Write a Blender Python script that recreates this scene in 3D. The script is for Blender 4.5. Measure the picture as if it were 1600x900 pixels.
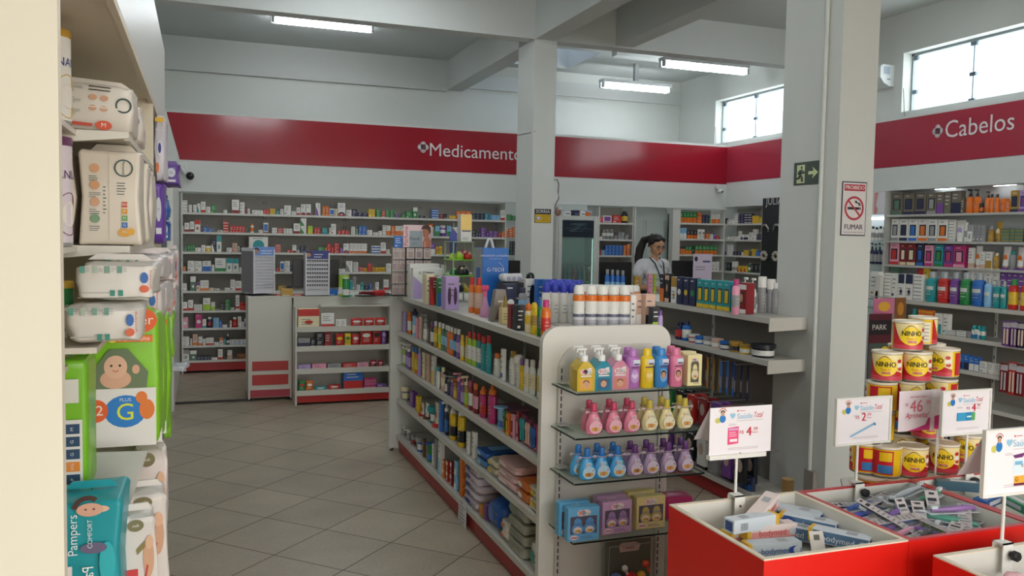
import bpy, math, random
from mathutils import Vector, Matrix
random.seed(7)
SC = bpy.context.scene
for _o in list(bpy.data.objects): bpy.data.objects.remove(_o)
COL = SC.collection
PI = math.pi

# ---------------------------------------------------------------- camera
FPX, EYE = 1323.8, 1.6
YAW, PITCH, ROLL = 0.351108329, 0.0593684212, -0.0184368543
def _cam_axes():
    cy, sy, cp, sp = math.cos(YAW), math.sin(YAW), math.cos(PITCH), math.sin(PITCH)
    fwd = Vector((sy*cp, cy*cp, -sp)); right = Vector((cy, -sy, 0)); down = fwd.cross(right)
    cr, sr = math.cos(ROLL), math.sin(ROLL)
    return right*cr + down*sr, down*cr - right*sr, fwd
RT, DN, FW = _cam_axes()
EYEP = Vector((0, 0, EYE))
cam = bpy.data.objects.new('camera', bpy.data.cameras.new('camera')); COL.objects.link(cam)
cam.data.sensor_width = 36.0; cam.data.lens = FPX/1600*36.0
cam.data.clip_start = 0.05; cam.data.clip_end = 200
cam.matrix_world = Matrix(((RT.x, -DN.x, -FW.x, 0), (RT.y, -DN.y, -FW.y, 0), (RT.z, -DN.z, -FW.z, EYE), (0, 0, 0, 1)))
SC.camera = cam

# ---------------------------------------------------------------- world and exposure
SC.view_settings.view_transform = 'Standard'; SC.view_settings.look = 'None'
SC.view_settings.gamma = 1; SC.view_settings.use_curve_mapping = False
SC.view_settings.exposure = 0.0
SKY_STRENGTH = 5.4
W = bpy.data.worlds.new('overcast sky'); SC.world = W; W.use_nodes = True
_bg = W.node_tree.nodes['Background']; _bg.inputs[0].default_value = (1.0, 0.97, 0.92, 1); _bg.inputs[1].default_value = SKY_STRENGTH
try:
    SC.cycles.use_denoising = True; SC.cycles.max_bounces = 7; SC.cycles.diffuse_bounces = 5; SC.cycles.transparent_max_bounces = 12
    SC.cycles.glossy_bounces = 3; SC.cycles.transmission_bounces = 5; SC.cycles.sample_clamp_indirect = 6
    SC.cycles.caustics_reflective = False; SC.cycles.caustics_refractive = False
except Exception: pass
TUBE_POWER = 44.0
def portal(name, loc, rot, sx, sy):
    l = bpy.data.lights.new(name, 'AREA'); l.shape = 'RECTANGLE'; l.size = sx; l.size_y = sy
    try: l.cycles.is_portal = True
    except Exception: return
    o = bpy.data.objects.new(name, l); COL.objects.link(o); o.location = loc; o.rotation_euler = rot; o['kind'] = 'helper'

# ---------------------------------------------------------------- helpers
def ray(px, py):
    return RT*((px-800)/FPX) + DN*((py-450)/FPX) + FW
def on(px, py, x=None, y=None, z=None):
    """The place on a given plane of the shop that is seen at a pixel of the 1600 x 900 photograph."""
    d = ray(px, py)
    t = x/d.x if x is not None else y/d.y if y is not None else (z-EYE)/d.z
    return EYEP + d*t

def lin(h):
    h = h.lstrip('#'); o = []
    for i in (0, 2, 4):
        c = int(h[i:i+2], 16)/255
        o.append(c/12.92 if c <= .04045 else ((c+.055)/1.055)**2.4)
    return (*o, 1)
PAL = dict(W='ecebe6', K='26282e', N='2a3050', R='c4302c', D='8a2228', O='e2772c', Y='e6c02c', G='2f8a4c', L='a6cc3c', B='2f6ec0', S='8cc0e6',
           T='2a9aa0', P='7a4a9c', M='c03878', I='eaa0b8', C='ece0bc', E='9a9a9c', F='d8b4a0', V='b8a0d4', A='b08a3c', Q='6a4630', H='5a7a68', U='716a5c', J='3a46b8')
CNAME = dict(W='white', K='black', N='navy', R='red', D='dark red', O='orange', Y='yellow', G='green', L='lime', B='blue', S='light blue',
             T='teal', P='purple', M='magenta', I='pink', C='cream', E='grey', F='peach', V='lilac', A='gold', Q='brown', H='grey-green', U='taupe', J='royal blue')
_mats = {}
def mat(c, rough=.45, metal=0.0, emit=0.0, trans=0.0, noise=0.0, name=None, ior=1.45, coat=0.0):
    key = (c, rough, metal, emit, trans, noise, coat)
    if key in _mats: return _mats[key]
    m = bpy.data.materials.new(name or 'paint_%s' % c); m.use_nodes = True
    b = m.node_tree.nodes['Principled BSDF']; h = PAL.get(c, c)
    b.inputs['Base Color'].default_value = lin(h); b.inputs['Roughness'].default_value = rough; b.inputs['Metallic'].default_value = metal
    b.inputs['IOR'].default_value = ior
    if emit: b.inputs['Emission Color'].default_value = lin(h); b.inputs['Emission Strength'].default_value = emit
    if trans: b.inputs['Transmission Weight'].default_value = trans
    if coat: b.inputs['Coat Weight'].default_value = coat; b.inputs['Coat Roughness'].default_value = .08
    if noise:
        nt = m.node_tree; t = nt.nodes.new('ShaderNodeTexNoise'); t.inputs['Scale'].default_value = 9; t.inputs['Detail'].default_value = 5
        tc = nt.nodes.new('ShaderNodeTexCoord'); mx = nt.nodes.new('ShaderNodeMix'); mx.data_type = 'RGBA'
        a = lin(h); mx.inputs['A'].default_value = tuple(x*(1-noise) for x in a[:3])+(1,); mx.inputs['B'].default_value = tuple(min(1, x*(1+noise)) for x in a[:3])+(1,)
        nt.links.new(tc.outputs['Object'], t.inputs['Vector']); nt.links.new(t.outputs['Fac'], mx.inputs['Factor']); nt.links.new(mx.outputs['Result'], b.inputs['Base Color'])
        bp = nt.nodes.new('ShaderNodeBump'); bp.inputs['Strength'].default_value = .08; nt.links.new(t.outputs['Fac'], bp.inputs['Height']); nt.links.new(bp.outputs['Normal'], b.inputs['Normal'])
    _mats[key] = m
    return m
def glass(tint='e8f4ee', clear=.86, rough=.03, name='clear_glass'):
    key = ('glass', tint, clear, rough)
    if key in _mats: return _mats[key]
    m = bpy.data.materials.new(name); m.use_nodes = True; nt = m.node_tree; nt.nodes.clear()
    o = nt.nodes.new('ShaderNodeOutputMaterial'); tr = nt.nodes.new('ShaderNodeBsdfTransparent'); tr.inputs[0].default_value = lin(tint)
    p = nt.nodes.new('ShaderNodeBsdfPrincipled'); p.inputs['Base Color'].default_value = lin(tint); p.inputs['Roughness'].default_value = rough
    mx = nt.nodes.new('ShaderNodeMixShader'); mx.inputs[0].default_value = clear
    nt.links.new(p.outputs[0], mx.inputs[1]); nt.links.new(tr.outputs[0], mx.inputs[2]); nt.links.new(mx.outputs[0], o.inputs[0])
    _mats[key] = m
    return m

_texts = {}
def text_geo(s):
    if s in _texts: return _texts[s]
    cu = bpy.data.curves.new('lettering', 'FONT'); cu.body = s; cu.size = 1; cu.resolution_u = 3; cu.align_x = 'CENTER'; cu.align_y = 'CENTER'
    ob = bpy.data.objects.new('lettering', cu); COL.objects.link(ob)
    dg = bpy.context.evaluated_depsgraph_get(); me = ob.evaluated_get(dg).to_mesh()
    g = ([tuple(v.co)[:2] for v in me.vertices], [tuple(p.vertices) for p in me.polygons])
    ob.evaluated_get(dg).to_mesh_clear(); bpy.data.objects.remove(ob); bpy.data.curves.remove(cu)
    _texts[s] = g
    return g

class MB:
    """Collects shapes and links them as ONE mesh."""
    def __init__(s): s.v = []; s.f = []; s.fm = []; s.sm = []; s.mats = []; s.xf = None
    def mi(s, m):
        if isinstance(m, str): m = mat(m)
        if m not in s.mats: s.mats.append(m)
        return s.mats.index(m)
    def add(s, vs, fs, m, smooth=False):
        o = len(s.v); i = s.mi(m)
        s.v += [tuple(s.xf @ Vector(p)) if s.xf else tuple(p) for p in vs]
        for f in fs: s.f.append(tuple(o+k for k in f)); s.fm.append(i); s.sm.append(smooth)
        return s
    def box(s, x0, x1, y0, y1, z0, z1, m):
        return s.add([(x0,y0,z0),(x1,y0,z0),(x1,y1,z0),(x0,y1,z0),(x0,y0,z1),(x1,y0,z1),(x1,y1,z1),(x0,y1,z1)],
                     [(0,3,2,1),(4,5,6,7),(0,1,5,4),(1,2,6,5),(2,3,7,6),(3,0,4,7)], m)
    def cbox(s, cx, cy, z0, w, d, h, m): return s.box(cx-w/2, cx+w/2, cy-d/2, cy+d/2, z0, z0+h, m)
    def bbox(s, x0, x1, y0, y1, z0, z1, m, b=.003):
        """box with chamfered edges"""
        P = []; F = []
        def ring(z, i): return [(x0+i,y0+i,z)] and [(x0+i+b,y0+i,z),(x1-i-b,y0+i,z),(x1-i,y0+i+b,z),(x1-i,y1-i-b,z),(x1-i-b,y1-i,z),(x0+i+b,y1-i,z),(x0+i,y1-i-b,z),(x0+i,y0+i+b,z)]
        for z, i in ((z0, b), (z0+b, 0), (z1-b, 0), (z1, b)): P += ring(z, i)
        F.append(tuple(range(7, -1, -1))); F.append(tuple(24+k for k in range(8)))
        for r in range(3):
            for k in range(8): F.append((r*8+k, r*8+(k+1) % 8, r*8+8+(k+1) % 8, r*8+8+k))
        return s.add(P, F, m)
    def rect(s, x0, x1, z0, z1, y, m): return s.add([(x0,y,z0),(x1,y,z0),(x1,y,z1),(x0,y,z1)], [(0,1,2,3)], m)
    def rectx(s, y0, y1, z0, z1, x, m): return s.add([(x,y0,z0),(x,y1,z0),(x,y1,z1),(x,y0,z1)], [(0,1,2,3)], m)
    def rectz(s, x0, x1, y0, y1, z, m): return s.add([(x0,y0,z),(x1,y0,z),(x1,y1,z),(x0,y1,z)], [(0,1,2,3)], m)
    def ell(s, cx, cz, rx, rz, y, m, n=20, a0=0, a1=2*PI):
        full = abs(a1-a0-2*PI) < 1e-6
        pts = [(cx+rx*math.cos(a0+(a1-a0)*k/n), y, cz+rz*math.sin(a0+(a1-a0)*k/n)) for k in range(n if full else n+1)]
        return s.add(pts, [tuple(range(len(pts)))], m)
    def arc(s, cx, cz, r0, r1, y, m, a0=0, a1=2*PI, n=24):
        P = []; F = []
        for k in range(n+1):
            a = a0+(a1-a0)*k/n; P += [(cx+r0*math.cos(a), y, cz+r0*math.sin(a)), (cx+r1*math.cos(a), y, cz+r1*math.sin(a))]
        for k in range(n): F.append((2*k, 2*k+1, 2*k+3, 2*k+2))
        return s.add(P, F, m)
    def poly(s, pts, y, m): return s.add([(a, y, b) for a, b in pts], [tuple(range(len(pts)))], m)
    def prism(s, pts, y0, y1, m):
        """x-z outline with thickness along y"""
        n = len(pts)
        return s.add([(a,y0,b) for a,b in pts]+[(a,y1,b) for a,b in pts], [tuple(range(n)), tuple(range(2*n-1, n-1, -1))]+[(k, k+n, (k+1) % n+n, (k+1) % n) for k in range(n)], m)
    def prismz(s, pts, z0, z1, m):
        n = len(pts)
        return s.add([(a,b,z0) for a,b in pts]+[(a,b,z1) for a,b in pts], [tuple(range(n-1,-1,-1)), tuple(range(n, 2*n))]+[(k, (k+1) % n, (k+1) % n+n, k+n) for k in range(n)], m)
    def lathe(s, prof, m, n=16, cx=0, cy=0, sx=1, sy=1, cap=True):
        """prof: (radius, z[, material]) upwards; the material colours the band above its point"""
        P = []; groups = {}
        for p in prof:
            for k in range(n): a = 2*PI*k/n; P.append((cx+p[0]*sx*math.cos(a), cy+p[0]*sy*math.sin(a), p[1]))
        cur = m
        for r in range(len(prof)-1):
            if len(prof[r]) > 2: cur = prof[r][2]
            groups.setdefault(id(cur), (cur, []))[1].extend((r*n+k, r*n+(k+1) % n, r*n+n+(k+1) % n, r*n+n+k) for k in range(n))
        first = True
        base = None
        for cm, fs in groups.values():
            if first:
                base = len(s.v); s.add(P, fs, cm, True); first = False
            else:
                i = s.mi(cm)
                for f in fs: s.f.append(tuple(base+k for k in f)); s.fm.append(i); s.sm.append(True)
        if cap:
            i = s.mi(prof[0][2] if len(prof[0]) > 2 else m); L = (len(prof)-1)*n
            s.f.append(tuple(base+k for k in range(n-1, -1, -1))); s.fm.append(i); s.sm.append(False)
            s.f.append(tuple(base+L+k for k in range(n))); s.fm.append(s.mi(cur)); s.sm.append(False)
        return s
    def tube(s, pts, r, m, n=8, closed=False):
        P = [Vector(p) for p in pts]; rr = r if isinstance(r, (list, tuple)) else [r]*len(P); V = []; F = []
        up = Vector((0, 0, 1))
        for k, p in enumerate(P):
            if closed: t = P[(k+1) % len(P)]-P[k-1]
            else: t = P[min(k+1, len(P)-1)]-P[max(k-1, 0)]
            t.normalize(); a = t.cross(up)
            if a.length < 1e-3: a = t.cross(Vector((1, 0, 0)))
            a.normalize(); b = t.cross(a)
            for j in range(n): q = 2*PI*j/n; V.append(p+(a*math.cos(q)+b*math.sin(q))*rr[k])
        K = len(P) if closed else len(P)-1
        for k in range(K):
            k2 = (k+1) % len(P)
            for j in range(n): F.append((k*n+j, k*n+(j+1) % n, k2*n+(j+1) % n, k2*n+j))
        if not closed: F += [tuple(range(n-1, -1, -1)), tuple((len(P)-1)*n+j for j in range(n))]
        return s.add(V, F, m, True)
    def ball(s, c, rx, ry, rz, m, n=14, k=9):
        V = []; F = []
        for i in range(k+1):
            t = PI*i/k
            for j in range(n): a = 2*PI*j/n; V.append((c[0]+rx*math.sin(t)*math.cos(a), c[1]+ry*math.sin(t)*math.sin(a), c[2]-rz*math.cos(t)))
        for i in range(k):
            for j in range(n): F.append((i*n+j, i*n+(j+1) % n, i*n+n+(j+1) % n, i*n+n+j))
        return s.add(V, F, m, True)
    def pillow(s, cx, cy, z0, w, d, h, m, e=.28, res=10, wr=.004, seed=0):
        """soft pack: a superellipsoid box with creases"""
        rnd = random.Random(seed); ph = [rnd.uniform(0, 6.28) for _ in range(6)]; V = []; F = []
        N = res*4
        def sg(x, p): return math.copysign(abs(x)**p, x)
        for i in range(res+1):
            t = -PI/2+PI*i/res
            for j in range(N):
                a = 2*PI*j/N
                x = sg(math.cos(t), e)*sg(math.cos(a), e); y = sg(math.cos(t), e)*sg(math.sin(a), e); z = sg(math.sin(t), e)
                wv = wr*(math.sin(9*x+ph[0]+3*z)+math.sin(11*z+ph[1]+4*y)+math.sin(8*y+ph[2]))
                V.append((cx+x*(w/2+wv), cy+y*(d/2+wv), z0+h/2+z*(h/2+wv*.6)))
        for i in range(res):
            for j in range(N): F.append((i*N+j, i*N+(j+1) % N, i*N+N+(j+1) % N, i*N+N+j))
        return s.add(V, F, m, True)
    def text(s, t, size, fn, m, sx=1.0):
        vs, fs = text_geo(t)
        return s.add([fn(a*size*sx, b*size) for a, b in vs], fs, m)
    def ftext(s, t, size, cx, cz, y, m, sx=1.0): return s.text(t, size, lambda a, b: (cx+a, y, cz+b), m, sx)
    def width(s, t, size): vs = text_geo(t)[0]; return (max(v[0] for v in vs)-min(v[0] for v in vs))*size if vs else 0
    def lines(s, x0, x1, z0, z1, y, m, n=3, rnd=None):
        """small print as thin dashes"""
        rnd = rnd or random
        for k in range(n):
            z = z1-(z1-z0)*(k+.5)/n; t = min((z1-z0)/n*.14, .004); s.rect(x0, x0+(x1-x0)*rnd.uniform(.55, 1), z-t, z+t, y, m)
        return s
    def mesh(s, name):
        me = bpy.data.meshes.new(name); me.from_pydata(s.v, [], s.f); me.update()
        for m in s.mats: me.materials.append(m)
        me.polygons.foreach_set('material_index', s.fm); me.polygons.foreach_set('use_smooth', s.sm)
        if any(s.sm): me.set_sharp_from_angle(angle=math.radians(42))
        return me
    def build(s, name, parent=None, loc=(0, 0, 0), rz=0, rot=None):
        return link(name, s.mesh(name), parent, loc, rz, rot)
def link(name, me, parent=None, loc=(0, 0, 0), rz=0, rot=None):
    o = bpy.data.objects.new(name, me); COL.objects.link(o); o.location = loc; o.rotation_euler = rot or (0, 0, rz)
    if parent: o.parent = parent
    return o
LABELS = {}
def tag(o, label, cat, group=None):
    if label in LABELS: print('DUP LABEL', label)
    LABELS[label] = 1
    o['label'] = label; o['category'] = cat
    if group: o['group'] = group
    return o
def empty(name, label, cat, loc=(0, 0, 0), rz=0, group=None):
    o = link(name, None, None, loc, rz); o.empty_display_size = .02
    return tag(o, label, cat, group)
def struct(mb, name, parent=None):
    o = mb.build(name, parent)
    if not parent: o['kind'] = 'structure'
    return o
ORD = ['first', 'second', 'third', 'fourth', 'fifth', 'sixth', 'seventh', 'eighth', 'ninth', 'tenth', 'eleventh', 'twelfth', 'thirteenth', 'fourteenth', 'fifteenth',
       'sixteenth', 'seventeenth', 'eighteenth', 'nineteenth', 'twentieth']
def ordinal(n):
    if n <= 20: return ORD[n-1]
    t = ['twenty', 'thirty', 'forty', 'fifty'][(n//10)-2]
    return t+'-'+ORD[n % 10-1] if n % 10 else t[:-1]+'ieth'
WHITE = lambda r=.5: mat('dcdcd6', r, name='white_laminate')
# ================================================================ THE ROOM
YB, XR = 10.15, 6.875             # front planes of the back and right shelving fascias
YW, XW, ZC = 11.83, 7.1, 4.09     # back wall, right wall, ceiling
ZBM = 3.68                        # underside of the concrete beams
XL = -0.62
PX0, PX1 = 3.28, 3.53             # columns
wallm = mat('d3d6d2', .6, noise=.02, name='wall_paint')
ceilm = mat('c9ccca', .7, noise=.02, name='ceiling_paint')

def floor_material():
    m = bpy.data.materials.new('beige_porcelain_tile'); m.use_nodes = True; nt = m.node_tree; N = nt.nodes; L = nt.links; b = N['Principled BSDF']
    tc = N.new('ShaderNodeTexCoord'); mp = N.new('ShaderNodeMapping'); mp.vector_type = 'POINT'
    side = .2945*math.sqrt(2)
    mp.inputs['Rotation'].default_value = (0, 0, PI/4); mp.inputs['Scale'].default_value = (1/side,)*3
    c, s_ = math.cos(PI/4), math.sin(PI/4); ox, oy = .627/side, 6.93/side
    mp.inputs['Location'].default_value = (-(c*ox-s_*oy), -(s_*ox+c*oy), 0)
    L.new(tc.outputs['Object'], mp.inputs['Vector'])
    sp = N.new('ShaderNodeSeparateXYZ'); L.new(mp.outputs[0], sp.inputs[0])
    def M(op, a, bb=None):
        n = N.new('ShaderNodeMath'); n.operation = op
        for i, q in enumerate((a, bb)):
            if q is None: continue
            if isinstance(q, (int, float)): n.inputs[i].default_value = q
            else: L.new(q, n.inputs[i])
        return n.outputs[0]
    ds = []
    for ax in (0, 1):
        f = M('FRACT', sp.outputs[ax]); ds.append(M('MINIMUM', f, M('SUBTRACT', 1.0, f)))
    d = M('MINIMUM', ds[0], ds[1]); grout = M('LESS_THAN', d, .0065)
    wn = N.new('ShaderNodeTexWhiteNoise'); wn.noise_dimensions = '2D'; fl = N.new('ShaderNodeVectorMath'); fl.operation = 'FLOOR'; L.new(mp.outputs[0], fl.inputs[0]); L.new(fl.outputs[0], wn.inputs['Vector'])
    n1 = N.new('ShaderNodeTexNoise'); n1.inputs['Scale'].default_value = 2.2; n1.inputs['Detail'].default_value = 8; L.new(tc.outputs['Object'], n1.inputs['Vector'])
    n2 = N.new('ShaderNodeTexNoise'); n2.inputs['Scale'].default_value = 60; n2.inputs['Detail'].default_value = 3; L.new(tc.outputs['Object'], n2.inputs['Vector'])
    fac = M('ADD', M('ADD', M('MULTIPLY', n1.outputs['Fac'], .55), M('MULTIPLY', n2.outputs['Fac'], .35)), M('MULTIPLY', wn.outputs['Value'], .12))
    r = N.new('ShaderNodeValToRGB'); r.color_ramp.elements[0].position = .25; r.color_ramp.elements[0].color = lin('857a6a'); r.color_ramp.elements[1].position = .8; r.color_ramp.elements[1].color = lin('b6aa96'); L.new(fac, r.inputs[0])
    mx = N.new('ShaderNodeMix'); mx.data_type = 'RGBA'; mx.inputs['B'].default_value = lin('4a4034'); L.new(grout, mx.inputs['Factor']); L.new(r.outputs[0], mx.inputs['A']); L.new(mx.outputs['Result'], b.inputs['Base Color'])
    rr = M('ADD', .34, M('MULTIPLY', grout, .4)); L.new(rr, b.inputs['Roughness'])
    bp = N.new('ShaderNodeBump'); bp.inputs['Strength'].default_value = .25; bp.inputs['Distance'].default_value = .002; L.new(M('SUBTRACT', 1.0, grout), bp.inputs['Height']); L.new(bp.outputs[0], b.inputs['Normal'])
    return m
fm = floor_material()
b = MB(); b.box(-2.2, XW+.1, -3.2, YW+.1, -.1, 0, fm); struct(b, 'floor')
# ceiling, with the skylight well
SKX0, SKX1, SKY0, SKY1 = 3.75, 5.03, 10.42, 11.57
b = MB()
b.box(-2.2, XW+.3, -3.2, SKY0, ZC, ZC+.15, ceilm); b.box(-2.2, SKX0, SKY0, SKY1, ZC, ZC+.15, ceilm); b.box(SKX1, XW+.3, SKY0, SKY1, ZC, ZC+.15, ceilm); b.box(-2.2, XW+.3, SKY1, YW+.3, ZC, ZC+.15, ceilm)
b.box(SKX0-.05, SKX0, SKY0-.05, SKY1+.05, ZC+.15, ZC+.7, ceilm); b.box(SKX1, SKX1+.05, SKY0-.05, SKY1+.05, ZC+.15, ZC+.7, ceilm)
b.box(SKX0, SKX1, SKY0-.05, SKY0, ZC+.15, ZC+.7, ceilm); b.box(SKX0, SKX1, SKY1, SKY1+.05, ZC+.15, ZC+.7, ceilm)
struct(b, 'ceiling')
b = MB(); b.box(SKX0, SKX1, SKY0, SKY1, ZC+.55, ZC+.56, glass('dfe8f4', .55, .4, 'frosted_skylight')); struct(b, 'window_3')
# beams
b = MB()
b.box(XL, XW, 8.39, 8.57, ZBM, ZC, ceilm)
b.box(PX0, PX1-.02, 8.88, YW, ZBM, ZC, ceilm); b.box(PX0, PX1-.02, -1.6, 8.39, ZBM, ZC, ceilm)
b.box(4.22, 4.44, -1.6, 8.39, ZBM+.02, ZC, ceilm)
b.box(XL, 3.28, YW-.06, YW, ZBM-.02, ZC, ceilm); b.box(3.51, XW, YW-.04, YW, ZBM+.05, ZBM+.26, ceilm)
b.box(5.1, XW, 10.1, 10.25, ZC-.08, ZC, ceilm)
struct(b, 'trim_1')
# columns
b = MB(); b.box(PX0, PX1, 8.39, 8.88, 0, ZBM, wallm); struct(b, 'column_back')
b = MB(); b.box(PX0, PX1, 3.79, 4.28, 0, ZBM, wallm); struct(b, 'column_front')
b = MB(); b.tube([(PX0-.012, 3.905, .01), (PX0-.012, 3.905, ZBM)], .012, wallm); o = b.build('conduit_pipe'); tag(o, 'white conduit pipe running up the side of the front column', 'pipe')
# walls
b = MB(); b.box(XL-.1, XW, YW, YW+.12, 0, ZC, wallm); struct(b, 'wall_back')
b = MB(); b.box(XL-.12, XL, -.6, YW, 0, ZC, wallm); struct(b, 'wall_left')
WN = [(9.24, 10.82, 3.03, 3.66), (4.2, 7.26, 3.03, 3.66)]     # high windows in the right wall
b = MB(); t = .22
zb0, zt0 = 3.03, 3.66
b.box(XW, XW+t, -1.6, YW, 0, zb0, wallm); b.box(XW, XW+t, -1.6, YW, zt0, ZC, wallm)
b.box(XW, XW+t, -1.6, 4.2, zb0, zt0, wallm); b.box(XW, XW+t, 7.26, 9.24, zb0, zt0, wallm); b.box(XW, XW+t, 10.82, YW, zb0, zt0, wallm)
struct(b, 'wall_right')
# unseen shop front behind the camera: lintel and piers shaped to narrow the daylight
b = MB(); b.box(-2.2, XW+t, -1.75, -1.6, 2.8, ZC, wallm); b.box(-2.2, -.1, -1.75, -1.6, 0, 2.8, wallm); b.box(4.4, XW+t, -1.75, -1.6, 0, 2.8, wallm); b.box(-2.2, -2.1, -1.6, -.6, 0, ZC, wallm); b.box(-2.2, XL, -.7, -.6, 0, ZC, wallm); struct(b, 'wall_front_unseen')
b = MB(); b.box(-14, 20, -16, -3.2, -.12, -.1+.06, mat('b9b4aa', .8, noise=.1, name='concrete_pavement')); struct(b, 'ground')
portal('street_daylight', (2.15, -1.74, 1.4), (PI/2, 0, 0), 4.5, 2.8)
portal('window_daylight_a', (XW+t+.02, 10.03, 3.345), (0, PI/2, 0), .63, 1.58)
portal('window_daylight_b', (XW+t+.02, 5.73, 3.345), (0, PI/2, 0), .63, 3.06)
portal('roof_daylight', ((SKX0+SKX1)/2, (SKY0+SKY1)/2, ZC+.72), (0, 0, 0), 1.28, 1.15)
fr = mat('9aa2a6', .4, .3, name='aluminium_frame'); clampm = mat('6c7c88', .4, .4)
for k, (y0, y1, z0, z1) in enumerate(WN):
    w = link('window_%d' % (k+1), None); w['kind'] = 'structure'
    x = XW+.14
    b = MB(); b.box(x-.02, x+.02, y0, y1, z0, z0+.02, fr); b.box(x-.02, x+.02, y0, y1, z1-.025, z1, fr); b.box(x-.02, x+.02, y0, y0+.02, z0, z1, fr); b.box(x-.02, x+.02, y1-.02, y1, z0, z1, fr)
    b.build('frame', w)
    n = 2 if k == 0 else 4
    for q in range(n):
        a = y0+.02+(y1-y0-.04)*q/n; c = y0+.02+(y1-y0-.04)*(q+1)/n
        b = MB(); b.box(x-.004, x+.004, a+.003, c-.003, z0+.02, z1-.025, glass('eef6fa', .93)); b.build('pane', w)
        if q: b = MB(); b.box(x-.005, x+.005, a-.003, a+.003, z0+.02, z1-.025, clampm); b.build('mullion', w)
        for zz in (z0+.28, z1-.05, z0+.02):
            if q: b = MB(); b.box(x-.014, x+.014, a-.035, a+.035, zz-.012, zz+.024, clampm); b.build('clamp', w)
        if q == n-1:
            for zz in (z0+.2, z1-.07): b = MB(); b.box(x-.014, x+.014, c-.05, c, zz, zz+.04, clampm); b.build('clamp', w)
    b = MB(); b.tube([(XW-.012, y1-.03, z0+.25), (XW-.014, y1-.06, z0-.02), (XW-.012, y1-.08, z0-.1)], .004, mat('777a78')); b.build('cord', w)
# neighbour's house seen through the second window
h = empty('neighbour_house', 'pale house with a gridded window seen outside the long high window', 'building', (13.5, 12.6, 0))
b = MB(); b.box(-1, 3, 0, 5, 0, 5.7, mat('b8c4cc', .8)); b.build('house_wall', h)
b = MB()
for i in range(2):
    for j in range(3): b.box(-1.02, -1, .6+i*.75, 1.25+i*.75, 3.6+j*.6, 4.1+j*.6, mat('5c7486', .2))
b.build('window_panes', h)

# ---------------------------------------------------------------- fascias with the red band
redm = mat('98182a', .16, name='glossy_red_panel', coat=.3)
fasm = mat('d6dad8', .45, name='white_fascia_panel')
b = MB(); b.box(-.56, 6.99, YB, YB+.04, 2.07, 2.395, fasm); b.box(-.56, 6.99, YB, YB+.04, 2.905, 2.92, fasm); b.box(-.56, 6.99, YB+.02, YB+.04, 2.395, 2.905, fasm)
b.box(-.56, 6.95, YB-.012, YB+.06, 2.045, 2.07, fasm); b.box(-.56, 6.9, YB, YB+.45, 2.92, 2.94, fasm)
struct(b, 'trim_2')
b = MB(); b.box(-.36, 6.876, YB-.004, YB+.02, 2.397, 2.91, redm)
struct(b, 'trim_3')
b = MB(); b.box(XR, XR+.04, 3.0, YB+.03, 2.19, 2.42, fasm); b.box(XR, XR+.04, 3.0, YB+.03, 2.905, 2.92, fasm); b.box(XR+.02, XR+.04, 3.0, YB+.03, 2.42, 2.905, fasm); b.box(XR-.006, XR+.22, 3.0, 9.29, 2.17, 2.19, fasm); b.box(XR, XR+.04, 9.29, YB, 2.08, 2.19, fasm)
b.box(XR, XW, 3.0, YB, 2.92, 2.94, fasm)
struct(b, 'trim_4')
b = MB(); b.box(XR-.004, XR+.02, 3.0, YB, 2.422, 2.91, mat('a02e40', .3, name='red_panel_satin_haze')); struct(b, 'trim_5')  # satin red with the window haze put into its paler colour
# slanted white return at the left end of the back fascia
b = MB(); q = [on(px, py, y=10.1) for px, py in ((247, 173), (259.5, 173), (281, 250), (281, 300), (247, 300))]; b.prism([(p.x, p.z) for p in q], 10.09, 10.12, fasm); struct(b, 'trim_6')
b = MB(); b.box(-.29, -.24, 8.03, 10.14, 0, 2.05, WHITE()); struct(b, 'trim_7')
def clover(b, cx, cz, r, y, m, m2):
    for dx, dz in ((.5, 0), (-.5, 0), (0, .5), (0, -.5)): b.ell(cx+dx*r*1.05, cz+dz*r*1.05, r*.52, r*.52, y, m, 16)
    b.rect(cx-r*.5, cx+r*.5, cz-r*.5, cz+r*.5, y, m)
    for dx, dz in ((.5, 0), (-.5, 0), (0, .5), (0, -.5)): b.arc(cx+dx*r*1.05, cz+dz*r*1.05, r*.3, r*.38, y-.001, m2)
    b.arc(cx, cz, r*.3, r*.45, y-.001, m2, PI, 2*PI)
letm = mat('e4e2e4', .4, name='white_vinyl'); grm = mat('8a5a68')
p0, p1 = on(671, 234, y=YB), on(838, 238, y=YB)
wtxt = p1.x-p0.x
b = MB(); s = (on(815, 238, y=YB).x-p0.x)/b.width('Medicamento', 1); b.ftext('Medicamentos', s, p0.x+s*b.width('Medicamentos', 1)/2, p0.z-.005, YB-.008, letm); c = on(661, 230, y=YB); clover(b, c.x, c.z, .065, YB-.008, letm, grm)
tag(b.build('wall_lettering'), 'white lettering Medicamentos with clover logo on the back red band', 'lettering')
p0, p1 = on(1478, 203, x=XR), on(1586, 189, x=XR)
b = MB(); b.xf = Matrix.Translation((XR-.008, (p0.y+p1.y)/2, (p0.z+p1.z)/2-.005)) @ Matrix.Rotation(-PI/2, 4, 'Z'); s = (p0.y-p1.y)/b.width('Cabelos', 1)
b.ftext('Cabelos', s, 0, 0, 0, letm); c = on(1466, 205, x=XR); clover(b, (p0.y+p1.y)/2-c.y, .005, .062, 0, letm, grm)
tag(b.build('wall_lettering'), 'white lettering Cabelos with clover logo on the right red band', 'lettering')

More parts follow.
